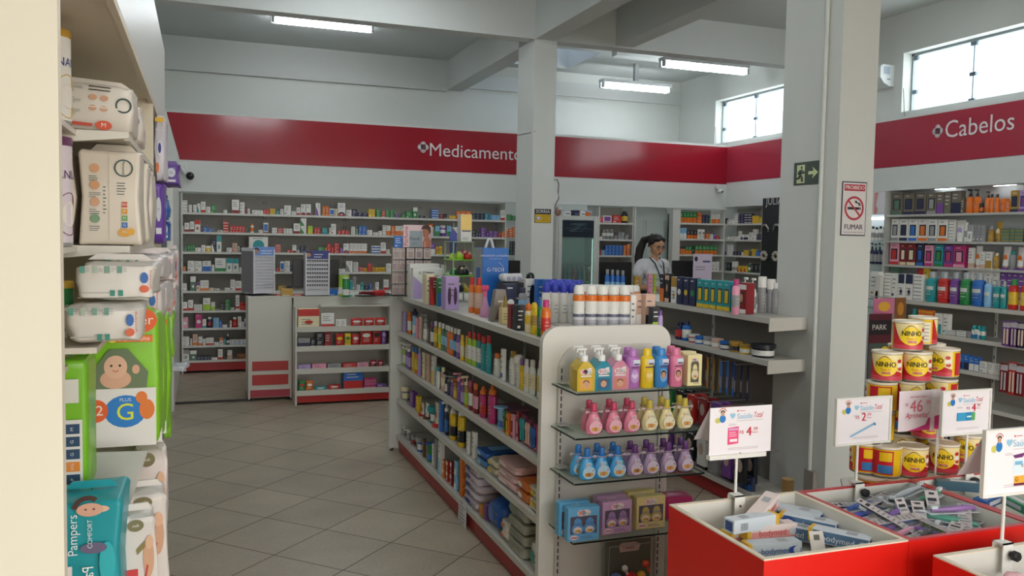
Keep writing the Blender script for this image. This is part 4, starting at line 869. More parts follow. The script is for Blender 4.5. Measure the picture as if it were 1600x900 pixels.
for k in range(2): pack('wipes_pack', 'cream wipes pack with yellow spout, %s of two on lower shelf' % ['lower', 'upper'][k], 'wipes', 757.6, 772, 715, GZ[3], 'd8d0b4', 'Y', GP, lift=k*.04, seed=24+k, h=.039)
for k in range(3): pack('wipes_pack', 'pink striped cotton pack, %s from bottom on lower shelf' % ordinal(k+1), 'wipes', 772.6, 803, 740, GZ[3], 'e0b8b8', 'e8dcd8', GP, d=.26, lift=k*.042, seed=28+k, h=.041, flap=False)
for k in range(2): pack('wipes_pack', 'orange wipes pack with white end, %s of two near the end board' % ['lower', 'upper'][k], 'wipes', 804, 822, 766, GZ[3], 'e07a34', 'W', GP, d=.2, lift=k*.05, seed=34+k, h=.048, flap=False)
for k in range(2): pack('wipes_pack', 'white wipes pack with yellow spot, %s of two beside the end board' % ['lower', 'upper'][k], 'wipes', 823, 841, 775, GZ[3], 'e4dcc8', 'Y', GP, d=.2, lift=k*.052, seed=38+k, h=.05, flap=False)
A = on(745, 640, x=xg); o = empty('plastic_box', 'clear pinkish plastic box on the middle shelf beside the red spray bottles', 'box', (xg+.12, A.y-.19, GZ[2]+.001), -PI/2)
b = MB(); g_ = glass('d8a8c8', .5, .1, 'pink_plastic'); b.bbox(-.1, .1, -.07, .07, 0, .075, g_, .006); b.build('tub', o); b = MB(); b.bbox(-.104, .104, -.074, .074, .0755, .085, g_, .004); b.build('lid', o)
# hair toys on cards at the near end of the middle shelf
for k, (a, c, t, col) in enumerate(((807, 815, 648, 'T'), (815.5, 823, 655, 'F'), (823.5, 832, 662, 'B'), (832.5, 841, 660, 'M'))):
    A, B_ = on(a, t, x=xg), on(c, t, x=xg); w = abs(A.y-B_.y); H = min(A.z, B_.z)-GZ[2]
    o = empty('brush_card', '%s hairbrush set on a card, %s from left at the near end of middle shelf' % (CNAME[col], ordinal(k+1)), 'brush', (xg+.03, (A.y+B_.y)/2, GZ[2]+.001), -PI/2, 'hairbrush sets on the gondola')
    b = MB(); b.box(-w*.48, w*.48, .0, .003, 0, H, mat('8a2c54', .4)); b.rect(-w*.4, w*.4, H*.05, H*.2, -.0006, mat('e0b0c0')); b.build('card', o)
    for q in (-1, 1):
        b = MB(); b.lathe([(.006, .02), (.007, .1), (.005, .11)], mat(col, .3), 10, q*w*.22, -.012); b.ball((q*w*.22, -.012, H*.72), w*.19, .01, H*.2, mat(col, .3)); b.build('brush', o)
# ---- things standing on top of the gondola
ZT = GZ[0]+.0008
GT = GG[0]
def top(px0, px1, topy, boty, X):   # footprint of something whose left face foot is at boty on the top board
    A = on(px0, boty, z=ZT); return A
def boxat(label, px, base, wpx, topy, c, a, st, d=.06, rz=0, txt=None, name='gift_box', cat='box', tc='3a3c44', y=None):
    """carton whose front lower left corner shows at (px, base); wpx is the width in pixels"""
    A = on(px, base, z=ZT) if y is None else on(px, base, y=y); y = A.y; B_ = on(px+wpx, base, y=y); w = B_.x-A.x; H = on(px, topy, y=y).z-ZT
    o = link(name, None, None, ((A.x+B_.x)/2, y+d/2, ZT), rz); tag(o, label, cat, GT)
    me = carton_mesh(w, H, d, c, a, st)[0][1]; link('carton_body', me, o)
    if txt:
        b = MB()
        for t, s, x, z in txt: b.ftext(t, s, x*w, z*H, -d/2-.0016, mat(tc, .4))
        b.build('lettering', o)
    return o, w, H
boxat('large white box with black printing behind the white G-TECH box', 640, 463, 46, 412, 'W', 'E', '-', .08, y=5.84)
boxat('white G-TECH massager box with purple print at the far end of gondola top', 645, 469, 46, 419, 'W', 'V', 'v', .07, y=5.72, txt=[('G-TECH', .026, -.1, .84)])
boxat('cream box squeezed between the white massager box and the red-green one', 665.5, 474, 13, 428.5, 'C', 'C', '-', .1)
boxat('red and green illustrated box on the gondola top', 672, 477, 11, 433, 'D', 'R', 'v', .03)
boxat('green and blue illustrated box on the gondola top', 683, 479, 14, 434.5, 'G', 'B', 'h', .03)
o, w, H = boxat('lilac gift box with two dark bottle shapes', 696, 484.5, 21, 432, 'V', 'V', '-', .1)
b = MB()
for q in (-.22, .22): b.ell(q*w, H*.42, w*.13, H*.27, -.0518, mat('4c2c50', .4), 16)
b.build('bottle_print', o)
def at_top(px, base): A = on(px, base, z=ZT); return A
def standing(kind, label, px0, px1, topy, base, c, a, lab='W', group=GT, sy=1.0, y=None):
    A = at_top((px0+px1)/2, base) if y is None else on((px0+px1)/2, base, y=y); y = A.y; w = on(px1, base, y=y).x-on(px0, base, y=y).x; H = on((px0+px1)/2, topy, y=y).z-ZT
    return item(kind, round(w, 3), round(H, 3), round(w*sy, 3), c, a, '-', label, (A.x, y+w*sy/2, ZT), random.uniform(-.1, .1), group, lab)
standing('shampoo', 'orange bottle with red cap, left of the two on gondola top', 733, 743.5, 433.5, 489, 'O', 'R', 'F', sy=.7)
standing('shampoo', 'orange bottle with red cap, right of the two on gondola top', 743, 755, 434.5, 491, 'O', 'R', 'F', sy=.7)
# pink perfume flask with heart cap
A = at_top(760, 496); s = 1/(1323.8/A.y*.94)
o = empty('perfume_flask', 'pink conical flask with a heart-shaped pink cap', 'bottle', (A.x, A.y+.03, ZT), 0, GT)
b = MB(); b.lathe([(.027, 0), (.03, .006), (.024, .05), (.013, .095), (.011, .11)], mat('d8a0c4', .15), 16); b.build('flask', o)
b = MB(); b.lathe([(.012, .11), (.012, .14)], mat('e87098', .3), 12); b.ball((-.009, 0, .158), .015, .011, .017, mat('e0507c', .25)); b.ball((.009, 0, .158), .015, .011, .017, mat('e0507c', .25)); b.build('heart_cap', o)
# green toy box and silver pyramid carton
boxat('green and pink toy box behind the silver pyramid box', 769, 478, 20, 443, 'G', 'I', 'o', .05)
A = at_top(768, 503); o = empty('gift_box', 'silver-grey wedge-shaped gift box on gondola top', 'box', (A.x+.055, A.y+.03, ZT), 0, GT)
b = MB(); b.prism([(-.055, 0), (.05, 0), (.02, .165), (-.03, .165)], -.025, .025, mat('8a8078', .3, .3)); b.prism([(-.035, .01), (.035, .01), (.005, .08), (-.015, .08)], -.0262, -.025, mat('5a4440', .4)); b.rect(-.02, .02, .1, .11, -.0262, mat('d8d0c8')); b.build('wedge_carton', o)
A = at_top(791, 507); o = empty('perfume_box', 'cream box with a golden triangular top', 'box', (A.x, A.y+.025, ZT), 0, GT)
b = MB(); b.bbox(-.024, .024, -.024, .024, 0, .085, mat('d0bc88', .35), .002); b.lines(-.015, .015, .02, .06, -.0246, mat('7a6a40'), 3); b.build('carton_body', o)
b = MB(); b.tube([(-.02, 0, .086), (0, 0, .14), (.02, 0, .086)], .0035, mat('d8b850', .25, .7), 6, True); b.tube([(0, -.02, .086), (0, 0, .14), (0, .02, .086)], .0035, mat('d8b850', .25, .7), 6); b.build('gold_triangle', o)
boxat('dark maroon box with a white curved mark', 798, 514, 9, 476, 'D', 'W', 'o', .05)
boxat('black box with a white curl beside the yellow sprays', 807, 517, 14, 477, 'K', 'W', '-', .06)
standing('roll', 'pale cologne bottle with an orange-yellow cap', 822, 831.5, 474.5, 520, 'C', 'O', 'Y')
standing('roll', 'yellow cologne bottle with yellow cap', 831, 841, 473, 523, 'Y', 'Y', 'A')
standing('tall', 'green cologne bottle with blue cap', 840.5, 848.5, 468, 526, 'G', 'B', 'H')
standing('tall', 'orange-red cologne bottle with bright pink cap', 848, 862, 469, 531, 'O', 'M', 'R')
boxat('dark purple carton with white lettering patches', 788.5, 497, 18, 444, 'N', 'W', 'o', .05)
gy = 4.75; _o, _w, gh = boxat('long dark grey box under the white soft pack', 786, 474, 32, 442, 'K', 'E', '-', .12, y=gy)
p0, p1 = on(787, 443, y=gy), on(818, 430, y=gy); o = empty('wipes_pack', 'white soft pack lying on top of the dark grey box', 'wipes', ((p0.x+p1.x)/2, gy+.055, ZT+gh+.004), .06, GT); b = MB(); b.pillow(0, 0, 0, p1.x-p0.x, .1, p1.z-p0.z, mat('d8d8dc', .35), .35, 8, .002, 5)
for q in (-.035, .0, .035): b.arc(q, .02, .006, .01, -.054, mat('5a6aa8'))
b.build('wrapper', o)
standing('tall', 'clear bottle with dark blue cap on gondola top', 811, 824.5, 450, 492, 'E', 'N', 'S', sy=.6)
o, w, H = boxat('white trimmer box with a black trimmer picture', 821, 466, 18, 436, 'W', 'E', '-', .06, y=4.72); b = MB(); b.ell(w*.1, H*.45, w*.26, H*.38, -.0318, mat('1c1c20', .4)); b.build('trimmer_print', o)
o = empty('trimmer', 'black trimmer head standing up behind the white trimmer box', 'trimmer', tuple(on(828.5, 437, y=4.82)), 0, GT); o.location.z = ZT
b = MB(); b.lathe([(.026, 0), (.026, on(828, 434, y=o.location.y).z-ZT), (.022, on(828, 428, y=o.location.y).z-ZT), (.01, on(828, 426, y=o.location.y).z-ZT)], mat('1c1c20', .3), 14); b.build('trimmer_body', o)
boxat('dark blue box right of the white trimmer box', 840, 467, 13, 436.5, 'B', 'N', '-', .06, y=4.62); boxat('blue box second right of the white trimmer box', 853.5, 467, 11, 437, 'B', 'S', '-', .06, y=4.5)
# roll-on bottles with blue caps and white aerosols, standing in ranks
k = 0
for r_, (base, tp) in enumerate(((505, 441), (491, 437), (483, 436))):
    for q in range(4):
        k += 1; x0 = 849+q*13.2+r_*6
        standing('roll', 'white lotion bottle with round blue cap, %s row, %s from left on gondola top' % (['front', 'middle', 'back'][r_], ordinal(q+1)), x0, x0+13, tp+q*.5, base, 'W', 'J', 'W', 'blue-capped lotion bottles')
for r_, (base, tp, n, off) in enumerate(((523, 446, 5, 0), (508, 445, 5, 7), (499, 445, 5, 16))):
    for q in range(n):
        x0 = 900.5+q*17.4+off-(2 if r_ == 0 and q == 0 else 0)
        standing('aero', 'white spray can with orange band, %s row, %s from left on gondola top' % (['front', 'middle', 'back'][r_], ordinal(q+1)), x0, x0+17, tp+q*.3, base, 'W', 'W', 'E', 'white spray cans with orange bands')
boxat('white carton with grey print right of the white spray cans', 985, 516, 8, 461, 'W', 'E', '-', .05, y=3.5)
boxat('pink face cream carton, left of the pair behind the end board', 993, 515, 15, 460, 'F', 'W', 'h', .05, y=3.5); boxat('pink face cream carton, right of the pair behind the end board', 1008, 508, 15, 460, 'F', 'K', 'h', .05, y=3.46)
boxat('small black box with a lime green base', 1019, 519, 11, 480, 'K', 'L', 'h', .04, y=3.38)
standing('shampoo', 'clear lilac bottle at the right end of the gondola top', 1029.5, 1037, 485, 513, 'V', 'P', 'V', y=3.37)
# blue nebulizer box
y = 5.0; A, B_ = on(753, 468, y=y), on(795, 388, y=y); H = B_.z-ZT
o = empty('nebulizer_box', 'tall bright blue G-TECH box with grey side behind the gondola goods', 'box', ((A.x+B_.x)/2, y+.09, ZT), 0, GT); w = B_.x-A.x
b = MB(); b.bbox(-w/2, w/2, -.09, .09, 0, H, mat('1f6cc0', .4), .002); b.rectx(-.088, .088, .002, H-.002, -w/2-.0008, mat('9a9c98', .45)); b.rectx(-.05, .03, H*.15, H*.66, -w/2-.0014, mat('2a60b0', .4)); b.build('carton_body', o)
b = MB(); b.ftext('NEBULIZADOR ULTRASSÔNICO', .0145, 0, H*.87, -.0915, letm); b.ftext('Alta tecnologia para inalar', .008, 0, H*.82, -.0915, letm); b.ftext('G-TECH', .032, .0, H*.63, -.0915, letm); b.arc(.0, H*.63, .05, .052, -.0915, letm, -.3, 1.2); b.build('lettering', o)
b = MB(); b.lathe([(.022, H*.1), (.026, H*.34), (.024, H*.36)], mat('2a7ccc', .35), 16, w*.25, -.078, 1, .7); b.lathe([(.019, H*.362), (.019, H*.40)], mat('14283c', .3), 14, w*.25, -.078, 1, .7); b.build('cup_print', o)
b = MB(); c = on(769, 379, y=y+.06); b.tube([(-w*.22, 0, H), (-w*.12, 0, H+.055), (-w*.02, 0, H+.055), (w*.08, 0, H)], .009, mat('d8d8d8', .3)); b.build('carry_handle', o)
# card racks at the far end
def card_rack(label, px0, px1, topy, y, cards_x, cards_z, dark):
    A, B_ = on(px0, 480, y=y), on(px1, topy, y=y); w = B_.x-A.x; H = B_.z-ZT
    o = empty('card_rack', label, 'rack', ((A.x+B_.x)/2, y, ZT), 0, 'racks of carded goods'); bk = mat('22242c', .5)
    b = MB(); b.box(-w/2, w/2, .0, .02, 0, H, bk if dark else mat('8c8480', .5)); b.box(-w/2-.01, w/2+.01, -.05, .07, 0, .01, bk); b.build('frame', o)
    for j in range(cards_z):
        for i in range(cards_x):
            cw, ch = w/cards_x, H/cards_z; b = MB(); x = -w/2+cw*(i+.5); z = H-ch*(j+.92)
            b.box(x-cw*.44, x+cw*.44, -.022, -.006, z, z+ch*.86, mat('cbbab4', .35)); b.rect(x-cw*.3, x+cw*.3, z+ch*.1, z+ch*.6, -.0226, mat(['a8938c', '9a8a90', 'b49c92'][(i+j) % 3], .3)); b.lines(x-cw*.3, x+cw*.3, z+ch*.66, z+ch*.82, -.0226, mat('5a4a58'), 1, random.Random(i+j))
            b.build('carded_pack', o)
        b = MB(); b.box(-w/2-.004, w/2+.004, -.028, .0, H-ch*(j+1)+.001, H-ch*(j+1)+.006, bk if dark else mat('a8a4a0', .4)); b.build('rail', o)
    return o
card_rack('narrow rack of pinkish carded goods at the far end of gondola', 611.5, 632, 387, 6.02, 4, 4, False)
card_rack('black rack of pale carded goods below the perfume poster', 633, 673, 387, 5.98, 3, 4, True)
B_ = on(622.5, 387, y=6.02); o = item('b', .06, .085, .014, 'B', 'S', '-', 'blue box standing on the narrow card rack', (B_.x, 6.03, B_.z+.0008), 0, None)
# perfume poster on top of the black rack
A, B_ = on(630, 387, y=5.99), on(674, 353, y=5.99); w = B_.x-A.x; H = B_.z-A.z
o = empty('poster_stand', 'pink Perfume display card with a woman in profile above the card rack', 'poster', ((A.x+B_.x)/2, 5.99, A.z+.004), 0)
b = MB(); b.box(-w/2, w/2, .0, .008, 0, H, mat('e4c8cc', .5)); b.rect(-w*.28, w*.18, .0, H*.74, -.0006, mat('98a4ac', .5)); b.build('card', o)
b = MB(); b.ftext('Fiorê', .035, -w*.1, H*.38, -.001, mat('2c3a48')); b.lines(-w*.2, w*.1, H*.1, H*.25, -.001, mat('5a6a78'), 2)
ps = H*.85/b.width('Perfume', 1); b.text('Perfume', ps, lambda a, c: (-w*.4-c, -.001, H*.5+a), mat('a83a5c')); b.build('lettering', o)
b = MB(); sk = mat('b8785c', .5)
b.prism([(w*.2, 0), (w*.46, 0), (w*.48, H*.3), (w*.4, H*.46), (w*.34, H*.5), (w*.26, H*.42), (w*.21, H*.25)], -.012, -.0008, sk); b.prism([(w*.24, H*.46), (w*.36, H*.46), (w*.41, H*.62), (w*.38, H*.86), (w*.22, H*.84), (w*.2, H*.7), (w*.215, H*.6), (w*.2, H*.56)], -.014, -.0008, sk)
b.prism([(w*.14, H*.84), (w*.2, H*.98), (w*.36, H*1.02), (w*.45, H*.9), (w*.46, H*.7), (w*.41, H*.6), (w*.39, H*.76), (w*.3, H*.84), (w*.18, H*.82)], -.018, -.0008, mat('4a3028', .5)); b.prism([(w*.21, 0), (w*.3, 0), (w*.3, H*.2), (w*.24, H*.34)], -.016, -.0008, mat('d89080', .5)); b.build('profile_figure', o)
# glass toy carousel and yellow display behind
y = 5.35; A, B_ = on(706, 460, y=y), on(742, 379, y=y)
o = empty('display_carousel', 'green-edged tiered glass stand of small toys behind the gift boxes', 'display', ((A.x+B_.x)/2, y+.12, ZT)); w = B_.x-A.x
lime = mat('8ed848', .3); 
for q in (379, 407, 432, 458):
    z = max(.004, on(724, q, y=y).z-ZT); b = MB(); b.bbox(-w/2, w/2, -.12, .1, z, z+.006, lime if q in (407, 432) else glass('c8dcc8', .5, .1, 'stand_glass'), .002); b.build('tier', o)
zt = on(724, 379, y=y).z-ZT
for q in ((-w/2+.01, -.11), (w/2-.01, -.11), (-w/2+.01, .09), (w/2-.01, .09)): b = MB(); b.tube([(q[0], q[1], 0), (q[0], q[1], zt)], .005, mat('9ab08a', .3)); b.build('upright', o)
for k, (px, py, c, r) in enumerate(((722, 405, 'L', .03), (732, 402, 'M', .035), (736, 396, 'R', .03), (716, 430, 'G', .03), (724, 428, 'K', .035), (733, 430, 'K', .035), (720, 456, 'K', .04), (732, 456, 'Y', .03), (711, 404, 'L', .024))):
    q = on(px, py, y=y-.02); tz = [t for t in (458, 432, 407) if t > py]; z = ZT+max(.004, on(724, tz[-1], y=y).z-ZT)+.0065
    b = MB(); b.lathe([(r*.8, 0), (r, r*.3), (r*.9, r), (r*.5, r*1.5), (r*.2, r*1.8)], mat(c, .3), 12); b.ball((0, -r*.6, r*1.3), r*.3, r*.3, r*.3, mat('e0c8a0', .4), 8, 6)
    tag(b.build('toy', None, (q.x, y+.04+.05*(k % 2), z)), '%s rounded toy, %s on the green-edged stand' % (CNAME[c], ordinal(k+1)), 'toy', 'toys on the green-edged stand')
y = 5.5; A, B_ = on(719, 379, y=y), on(737, 337, y=y); o = empty('sunglass_display', 'yellow and white display box above the green-edged toy stand', 'display', ((A.x+B_.x)/2, y+.03, A.z+.008)); w, H = B_.x-A.x, B_.z-A.z
b = MB(); b.bbox(-w/2, w/2, -.04, .04, 0, H, mat('d8d4d0', .4), .002); b.rect(-w/2+.002, w/2-.002, H*.42, H-.002, -.0408, mat('e0b420', .2)); b.rect(-w*.4, w*.4, H*.36, H*.41, -.041, mat('5a5048')); b.lines(-w*.35, w*.2, H*.04, H*.16, -.041, INK, 2); b.build('carton_body', o)
# blue hanging trinket left of it
o = empty('trinket', 'blue hanging trinket card left of the yellow display box', 'toy', tuple(on(708, 372, y=5.5))); b = MB(); b.prism([(-.02, -.1), (.016, -.1), (.026, .03), (0, .06), (-.024, .03)], -.01, .01, mat('2a3a8a', .4)); b.build('card', o); b = MB(); b.tube([(0, 0, .06), (.005, 0, .1)], .003, SILV); b.build('hook', o)

# notice hanging over the red kickboard
p, q = on(716, 822, x=GX-.003), on(729, 785, x=GX-.003); o = empty('paper_notice', 'white paper notice taped over the red kickboard of the gondola', 'paper', (GX-.003, (p.y+q.y)/2, p.z), -PI/2); w, H = abs(p.y-q.y), q.z-p.z
b = MB(); b.box(-w/2, w/2, -.0012, 0, 0, H, mat('d4d0d4', .6)); b.lines(-w*.35, w*.35, H*.1, H*.9, -.0016, INK, 7); b.build('sheet', o)
# ================================================================ END DISPLAY: baby products on glass
def skin_face(b, cx, cz, r, y, hair='6a4a34', skin='e0b090'):
    b.ell(cx, cz, r, r*1.1, y, mat(skin, .5), 16); b.arc(cx, cz+r*.1, r*.85, r*1.2, y-.0002, mat(hair, .5), .3, PI-.3, 12)
    for s in (-1, 1): b.ell(cx+s*r*.35, cz+r*.1, r*.1, r*.14, y-.0004, mat('2c2018'), 8)
    b.arc(cx, cz-r*.2, r*.25, r*.36, y-.0004, mat('b04848'), PI+.5, 2*PI-.5, 8)
def brandmark(b, cx, cz, s, y, dy=0):
    b.ell(cx-s*.55, cz, s*.8, s*.62, y, mat('e8d8d8', .4), 14); b.ell(cx+s*.35, cz+s*.05, s*1.0, s*.6, y, mat('e8d8d8', .4), 14)
    for k, (t, c) in enumerate((('B', 'd84860'), ('a', 'e07090'), ('b', '3a9ab0'), ('y', '5aa85c'))): b.ftext(t, s*.95, cx-s*.8+k*s*.55, cz-(.1*s if t == 'y' else 0), y-.0005, mat(c))
def soap_bottle(c, cap='f0f0ee'):
    def fn():
        m = mat(c, .12); b = MB(); w, d, h = .078, .046, .118; x = w/2
        pts = [(x, 0), (x, h*.72), (x*.55, h*.92), (x*.3, h), (-x*.3, h), (-x*.55, h*.92), (-x, h*.72), (-x, 0)]
        b.prism(pts, -d/2, d/2, m)
        lab = mat({'d6b638': 'e8b050', '2a90a8': '3a6a90', 'd890a8': 'd88878'}[c], .4)
        b.rect(-x*.72, x*.72, .006, h*.42, -d/2-.0006, lab); skin_face(b, 0, h*.24, .013, -d/2-.0012)
        brandmark(b, 0, h*.66, .02, -d/2-.0008); b.rect(-x*.6, x*.6, h*.49, h*.54, -d/2-.001, mat('ece4e0')); b.rect(x*.25, x*.6, h*.74, h*.8, -d/2-.0014, mat('f0f0f0'))
        k = MB(); cm = mat(cap, .35); k.lathe([(.0155, h), (.0155, h+.02), (.013, h+.024), (.005, h+.026), (.005, h+.046)], cm, 14); k.bbox(-.034, .008, -.007, .007, h+.044, h+.054, cm, .002); k.box(-.036, -.03, -.004, .004, h+.038, h+.05, cm)
        return [(None, b.mesh('soap_bottle')), ('pump', k.mesh('pump'))]
    return fn
def kids_bottle(c, lab, hair, h=.162):
    def fn():
        m = mat(c, .3); b = MB(); r = .031
        b.lathe([(r*.92, 0), (r, .005), (r*.97, h*.3), (r*.98, h*.5), (r, h*.72), (r*.86, h*.79), (r*.6, h*.82)], m, 20, 0, 0, 1, .66)
        y = -r*.66-.0012; b.ell(0, h*.32, r*.58, h*.17, y, mat(lab, .4), 16)
        if hair: b.ell(0, h*.35, r*.42, h*.1, y-.0004, mat(hair), 14); b.ell(0, h*.33, r*.33, h*.075, y-.0008, mat('d8a080'), 14); [b.ell(s*r*.13, h*.34, r*.05, h*.014, y-.0012, mat('2a2018'), 8) for s in (-1, 1)]; b.arc(0, h*.315, r*.1, r*.15, y-.0012, mat('a04848'), PI+.4, 2*PI-.4, 8)
        else: [b.ell(q*r*.22, h*(.3+.04*(q % 2)), r*.18, h*.05, y-.0004, mat(['f4e0a0', 'e8d8f0'][c != 'e8c82a'], .4), 10) for q in (-1, 0, 1)]
        b.rect(-r*.2, r*.75, h*.6, h*.74, y+.0002, mat('dce4f0')); b.rect(-r*.1, r*.65, h*.61, h*.645, y-.0004, mat('3a3a70')); b.rect(-r*.55, r*.6, h*.53, h*.56, y-.0004, mat('5a3a5a'))
        k = MB(); k.lathe([(r*.66, h*.815), (r*.62, h*.96), (r*.5, h)], m, 16, 0, 0, 1, .72)
        return [(None, b.mesh('kids_bottle')), ('cap', k.mesh('cap'))]
    return fn
def colony(c, capc, lab, h=.128):
    """pear-shaped cologne bottle with printed bear label"""
    def fn():
        m = mat(c, .25); b = MB(); r = .0355
        b.lathe([(r*.6, 0), (r*.88, h*.04), (r, h*.18), (r*.98, h*.32), (r*.8, h*.47), (r*.55, h*.62), (r*.44, h*.7)], m, 20, 0, 0, 1, .6)
        y = -r*.6-.0012; b.ell(0, h*.26, r*.8, h*.2, y, mat(lab, .4), 18); b.ell(0, h*.5, r*.42, h*.08, y+.004, mat(lab, .4), 14)
        for k, (t, q) in enumerate((('b', 'd84860'), ('a', 'd87a40'), ('b', '3a9ab0'), ('y', '5aa85c'))): b.ftext(t, .014, -.0125+k*.0085, h*.5, y+.003, mat(q))
        for s, q in ((-1, 'e0a848'), (0, 'c88858'), (1, 'e0b870')): b.ell(s*r*.3, h*.2, r*.22, h*.07, y-.0005, mat(q, .5), 12)
        b.ell(r*.5, h*.32, r*.18, h*.045, y-.0007, mat('f2eef0'), 10); b.ell(r*.5, h*.32, r*.11, h*.028, y-.001, mat(capc), 10); b.lines(-r*.4, r*.4, h*.06, h*.12, y+.001, mat(capc), 1)
        k = MB(); cm = mat(capc, .3); k.lathe([(r*.5, h*.69), (r*.5, h*.75), (r*.36, h*.77), (r*.36, h*.96), (r*.3, h)], cm, 16, 0, 0, 1, .85)
        k2 = MB(); k2.tube([(r*.45*math.cos(t), r*.4*math.sin(t), h*.72) for t in [2*PI*j/14 for j in range(14)]], .003, glass('f0e0e8', .5, .1, 'ribbon_film'), 6, True)
        for s in (-1, 1): k2.add([(s*r*.4, -.002, h*.72), (s*r*1.05, -.004, h*.78), (s*r*1.1, -.004, h*.68)], [(0, 1, 2)], glass('f0e0e8', .5, .1, 'ribbon_film'))
        return [(None, b.mesh('cologne_bottle')), ('cap', k.mesh('cap')), ('ribbon', k2.mesh('ribbon'))]
    return fn
def put_glass(key, fn, name, label, cat, px, z, y, group):
    p = on(px, 600, y=y); return spawn(key, fn, name, label, cat, (p.x, y, z+.0012), random.uniform(-.06, .06), group)
GE1 = 'baby products on the glass shelves'
z = glz[0]
for k, (px, c, nm) in enumerate(((914, 'd6b638', 'yellow'), (941, '2a90a8', 'teal'), (967, 'd890a8', 'pink'))):
    put_glass(('soap', c), soap_bottle(c), 'soap_bottle', '%s baby soap bottle with white pump, front row of top glass shelf' % nm, 'bottle', px-2, z, 3.075, GE1)
    put_glass(('soap', c), soap_bottle(c), 'soap_bottle', '%s baby soap bottle with white pump, directly behind the front %s one' % (nm, nm), 'bottle', px-7, z, 3.15, GE1)
for k, (px, c, lab, hair, nm) in enumerate(((988, 'b878c0', 'c8a0d8', None, 'purple'), (1010, 'e8c82a', 'f0c850', None, 'yellow'), (1032, '3a8ad0', '7ab0e0', '2a1c18', 'blue'), (1055, 'e07a9c', 'f0a8b8', '3a2018', 'pink'))):
    put_glass(('kids', c), kids_bottle(c, lab, hair), 'kids_shampoo_bottle', '%s kids shampoo bottle standing in front on the top glass shelf' % nm, 'bottle', px, z, 3.07, GE1)
    if nm != 'yellow': put_glass(('kids', c), kids_bottle(c, lab, hair), 'kids_shampoo_bottle', '%s kids shampoo bottle just behind its %s twin, top glass shelf' % (nm, nm), 'bottle', px-8, z, 3.135, GE1)
def gift(c, inner, n, w, h, mark=True, d=.042):
    def fn():
        b = MB(); m = mat(c, .4); b.bbox(-w/2, w/2, -d/2, d/2, 0, h, m, .0015); y = -d/2-.0008
        if n == 1: b.poly([(-w*.28, h*.12), (w*.28, h*.12), (w*.28, h*.72), (w*.16, h*.82), (-w*.16, h*.82), (-w*.28, h*.72)], y, mat('5c5644', .3))
        else: b.rect(-w*.42, w*.42, h*.22, h*.74, y, mat('5c5868', .3))
        for k in range(n):
            cx = 0 if n == 1 else (-.19+.38*k)*w; r = w*(.24 if n == 1 else .19)
            b.ell(cx, h*.37, r, h*.17, y-.0006, mat(inner, .3), 16); b.ell(cx, h*.55, r*.66, h*.15, y-.0008, mat(inner, .3), 14); b.ell(cx, h*.34, r*.7, h*.1, y-.0012, mat('e4d8d0', .4), 14); b.ell(cx-r*.2, h*.31, r*.3, h*.05, y-.0016, mat('d8a850'), 10); b.ell(cx+r*.25, h*.31, r*.28, h*.045, y-.0016, mat('c08858'), 10); b.ftext('baby', r*.6, cx, h*.53, y-.0016, mat('5a6ab0'))
        brandmark(b, 0, h*.84, min(w*.17, .022), y-.001)
        b.lines(-w*.1, w*.42, h*.06, h*.16, y, mat('5a5a9c'), 2, random.Random(3))
        if n == 2: b.ell(-w*.3, h*.12, w*.13, h*.07, y-.0005, mat('e4d4d8')); b.rect(-w*.4, -w*.2, h*.1, h*.135, y-.001, mat('c05868'))
        return [(None, b.mesh('gift_box'))]
    return fn
put_glass(('gift1',), gift('eee2a8', 'e8dca0', 1, .068, .132), 'baby_gift_box', 'cream boxed baby cologne at the right end of top glass shelf', 'box', 1081, z, 3.075, GE1)
put_glass(('gift1',), gift('eee2a8', 'e8dca0', 1, .068, .132), 'baby_gift_box', 'cream boxed baby cologne behind the front cream one', 'box', 1072, z, 3.165, GE1)
z = glz[1]
for k, px in enumerate((929, 960, 988)):
    put_glass(('col', 'k'), colony('e88aa4', 'cc4468', 'f0b8c8'), 'cologne_bottle', 'pink pear-shaped baby cologne, %s of the front pink three' % ['left', 'middle', 'right'][k], 'bottle', px, z, 3.065, GE1)
    put_glass(('col', 'k'), colony('e88aa4', 'cc4468', 'f0b8c8'), 'cologne_bottle', 'pink pear-shaped baby cologne behind the %s front pink one' % ['left', 'middle', 'right'][k], 'bottle', px-8, z, 3.13, GE1)
for k, px in enumerate((1016, 1043, 1071)):
    put_glass(('col', 'y'), colony('ece0a8', 'd0bc48', 'f2ecd0'), 'cologne_bottle', 'cream pear-shaped baby cologne, %s of the front cream three' % ['left', 'middle', 'right'][k], 'bottle', px, z, 3.065, GE1)
    put_glass(('col', 'y'), colony('ece0a8', 'd0bc48', 'f2ecd0'), 'cologne_bottle', 'cream pear-shaped baby cologne behind the %s front cream one' % ['left', 'middle', 'right'][k], 'bottle', px-9, z, 3.13, GE1)
z = glz[2]
for k, px in enumerate((920, 943, 968)):
    put_glass(('col', 'b'), colony('4aaae4', '2a78c4', 'b8dcf0'), 'cologne_bottle', 'blue pear-shaped baby cologne, %s of the front blue three' % ['left', 'middle', 'right'][k], 'bottle', px, z, 3.06, GE1)
    put_glass(('col', 'b'), colony('4aaae4', '2a78c4', 'b8dcf0'), 'cologne_bottle', 'blue pear-shaped baby cologne behind the %s front blue one' % ['left', 'middle', 'right'][k], 'bottle', px-(14 if k == 0 else 8), z, 3.125, GE1)
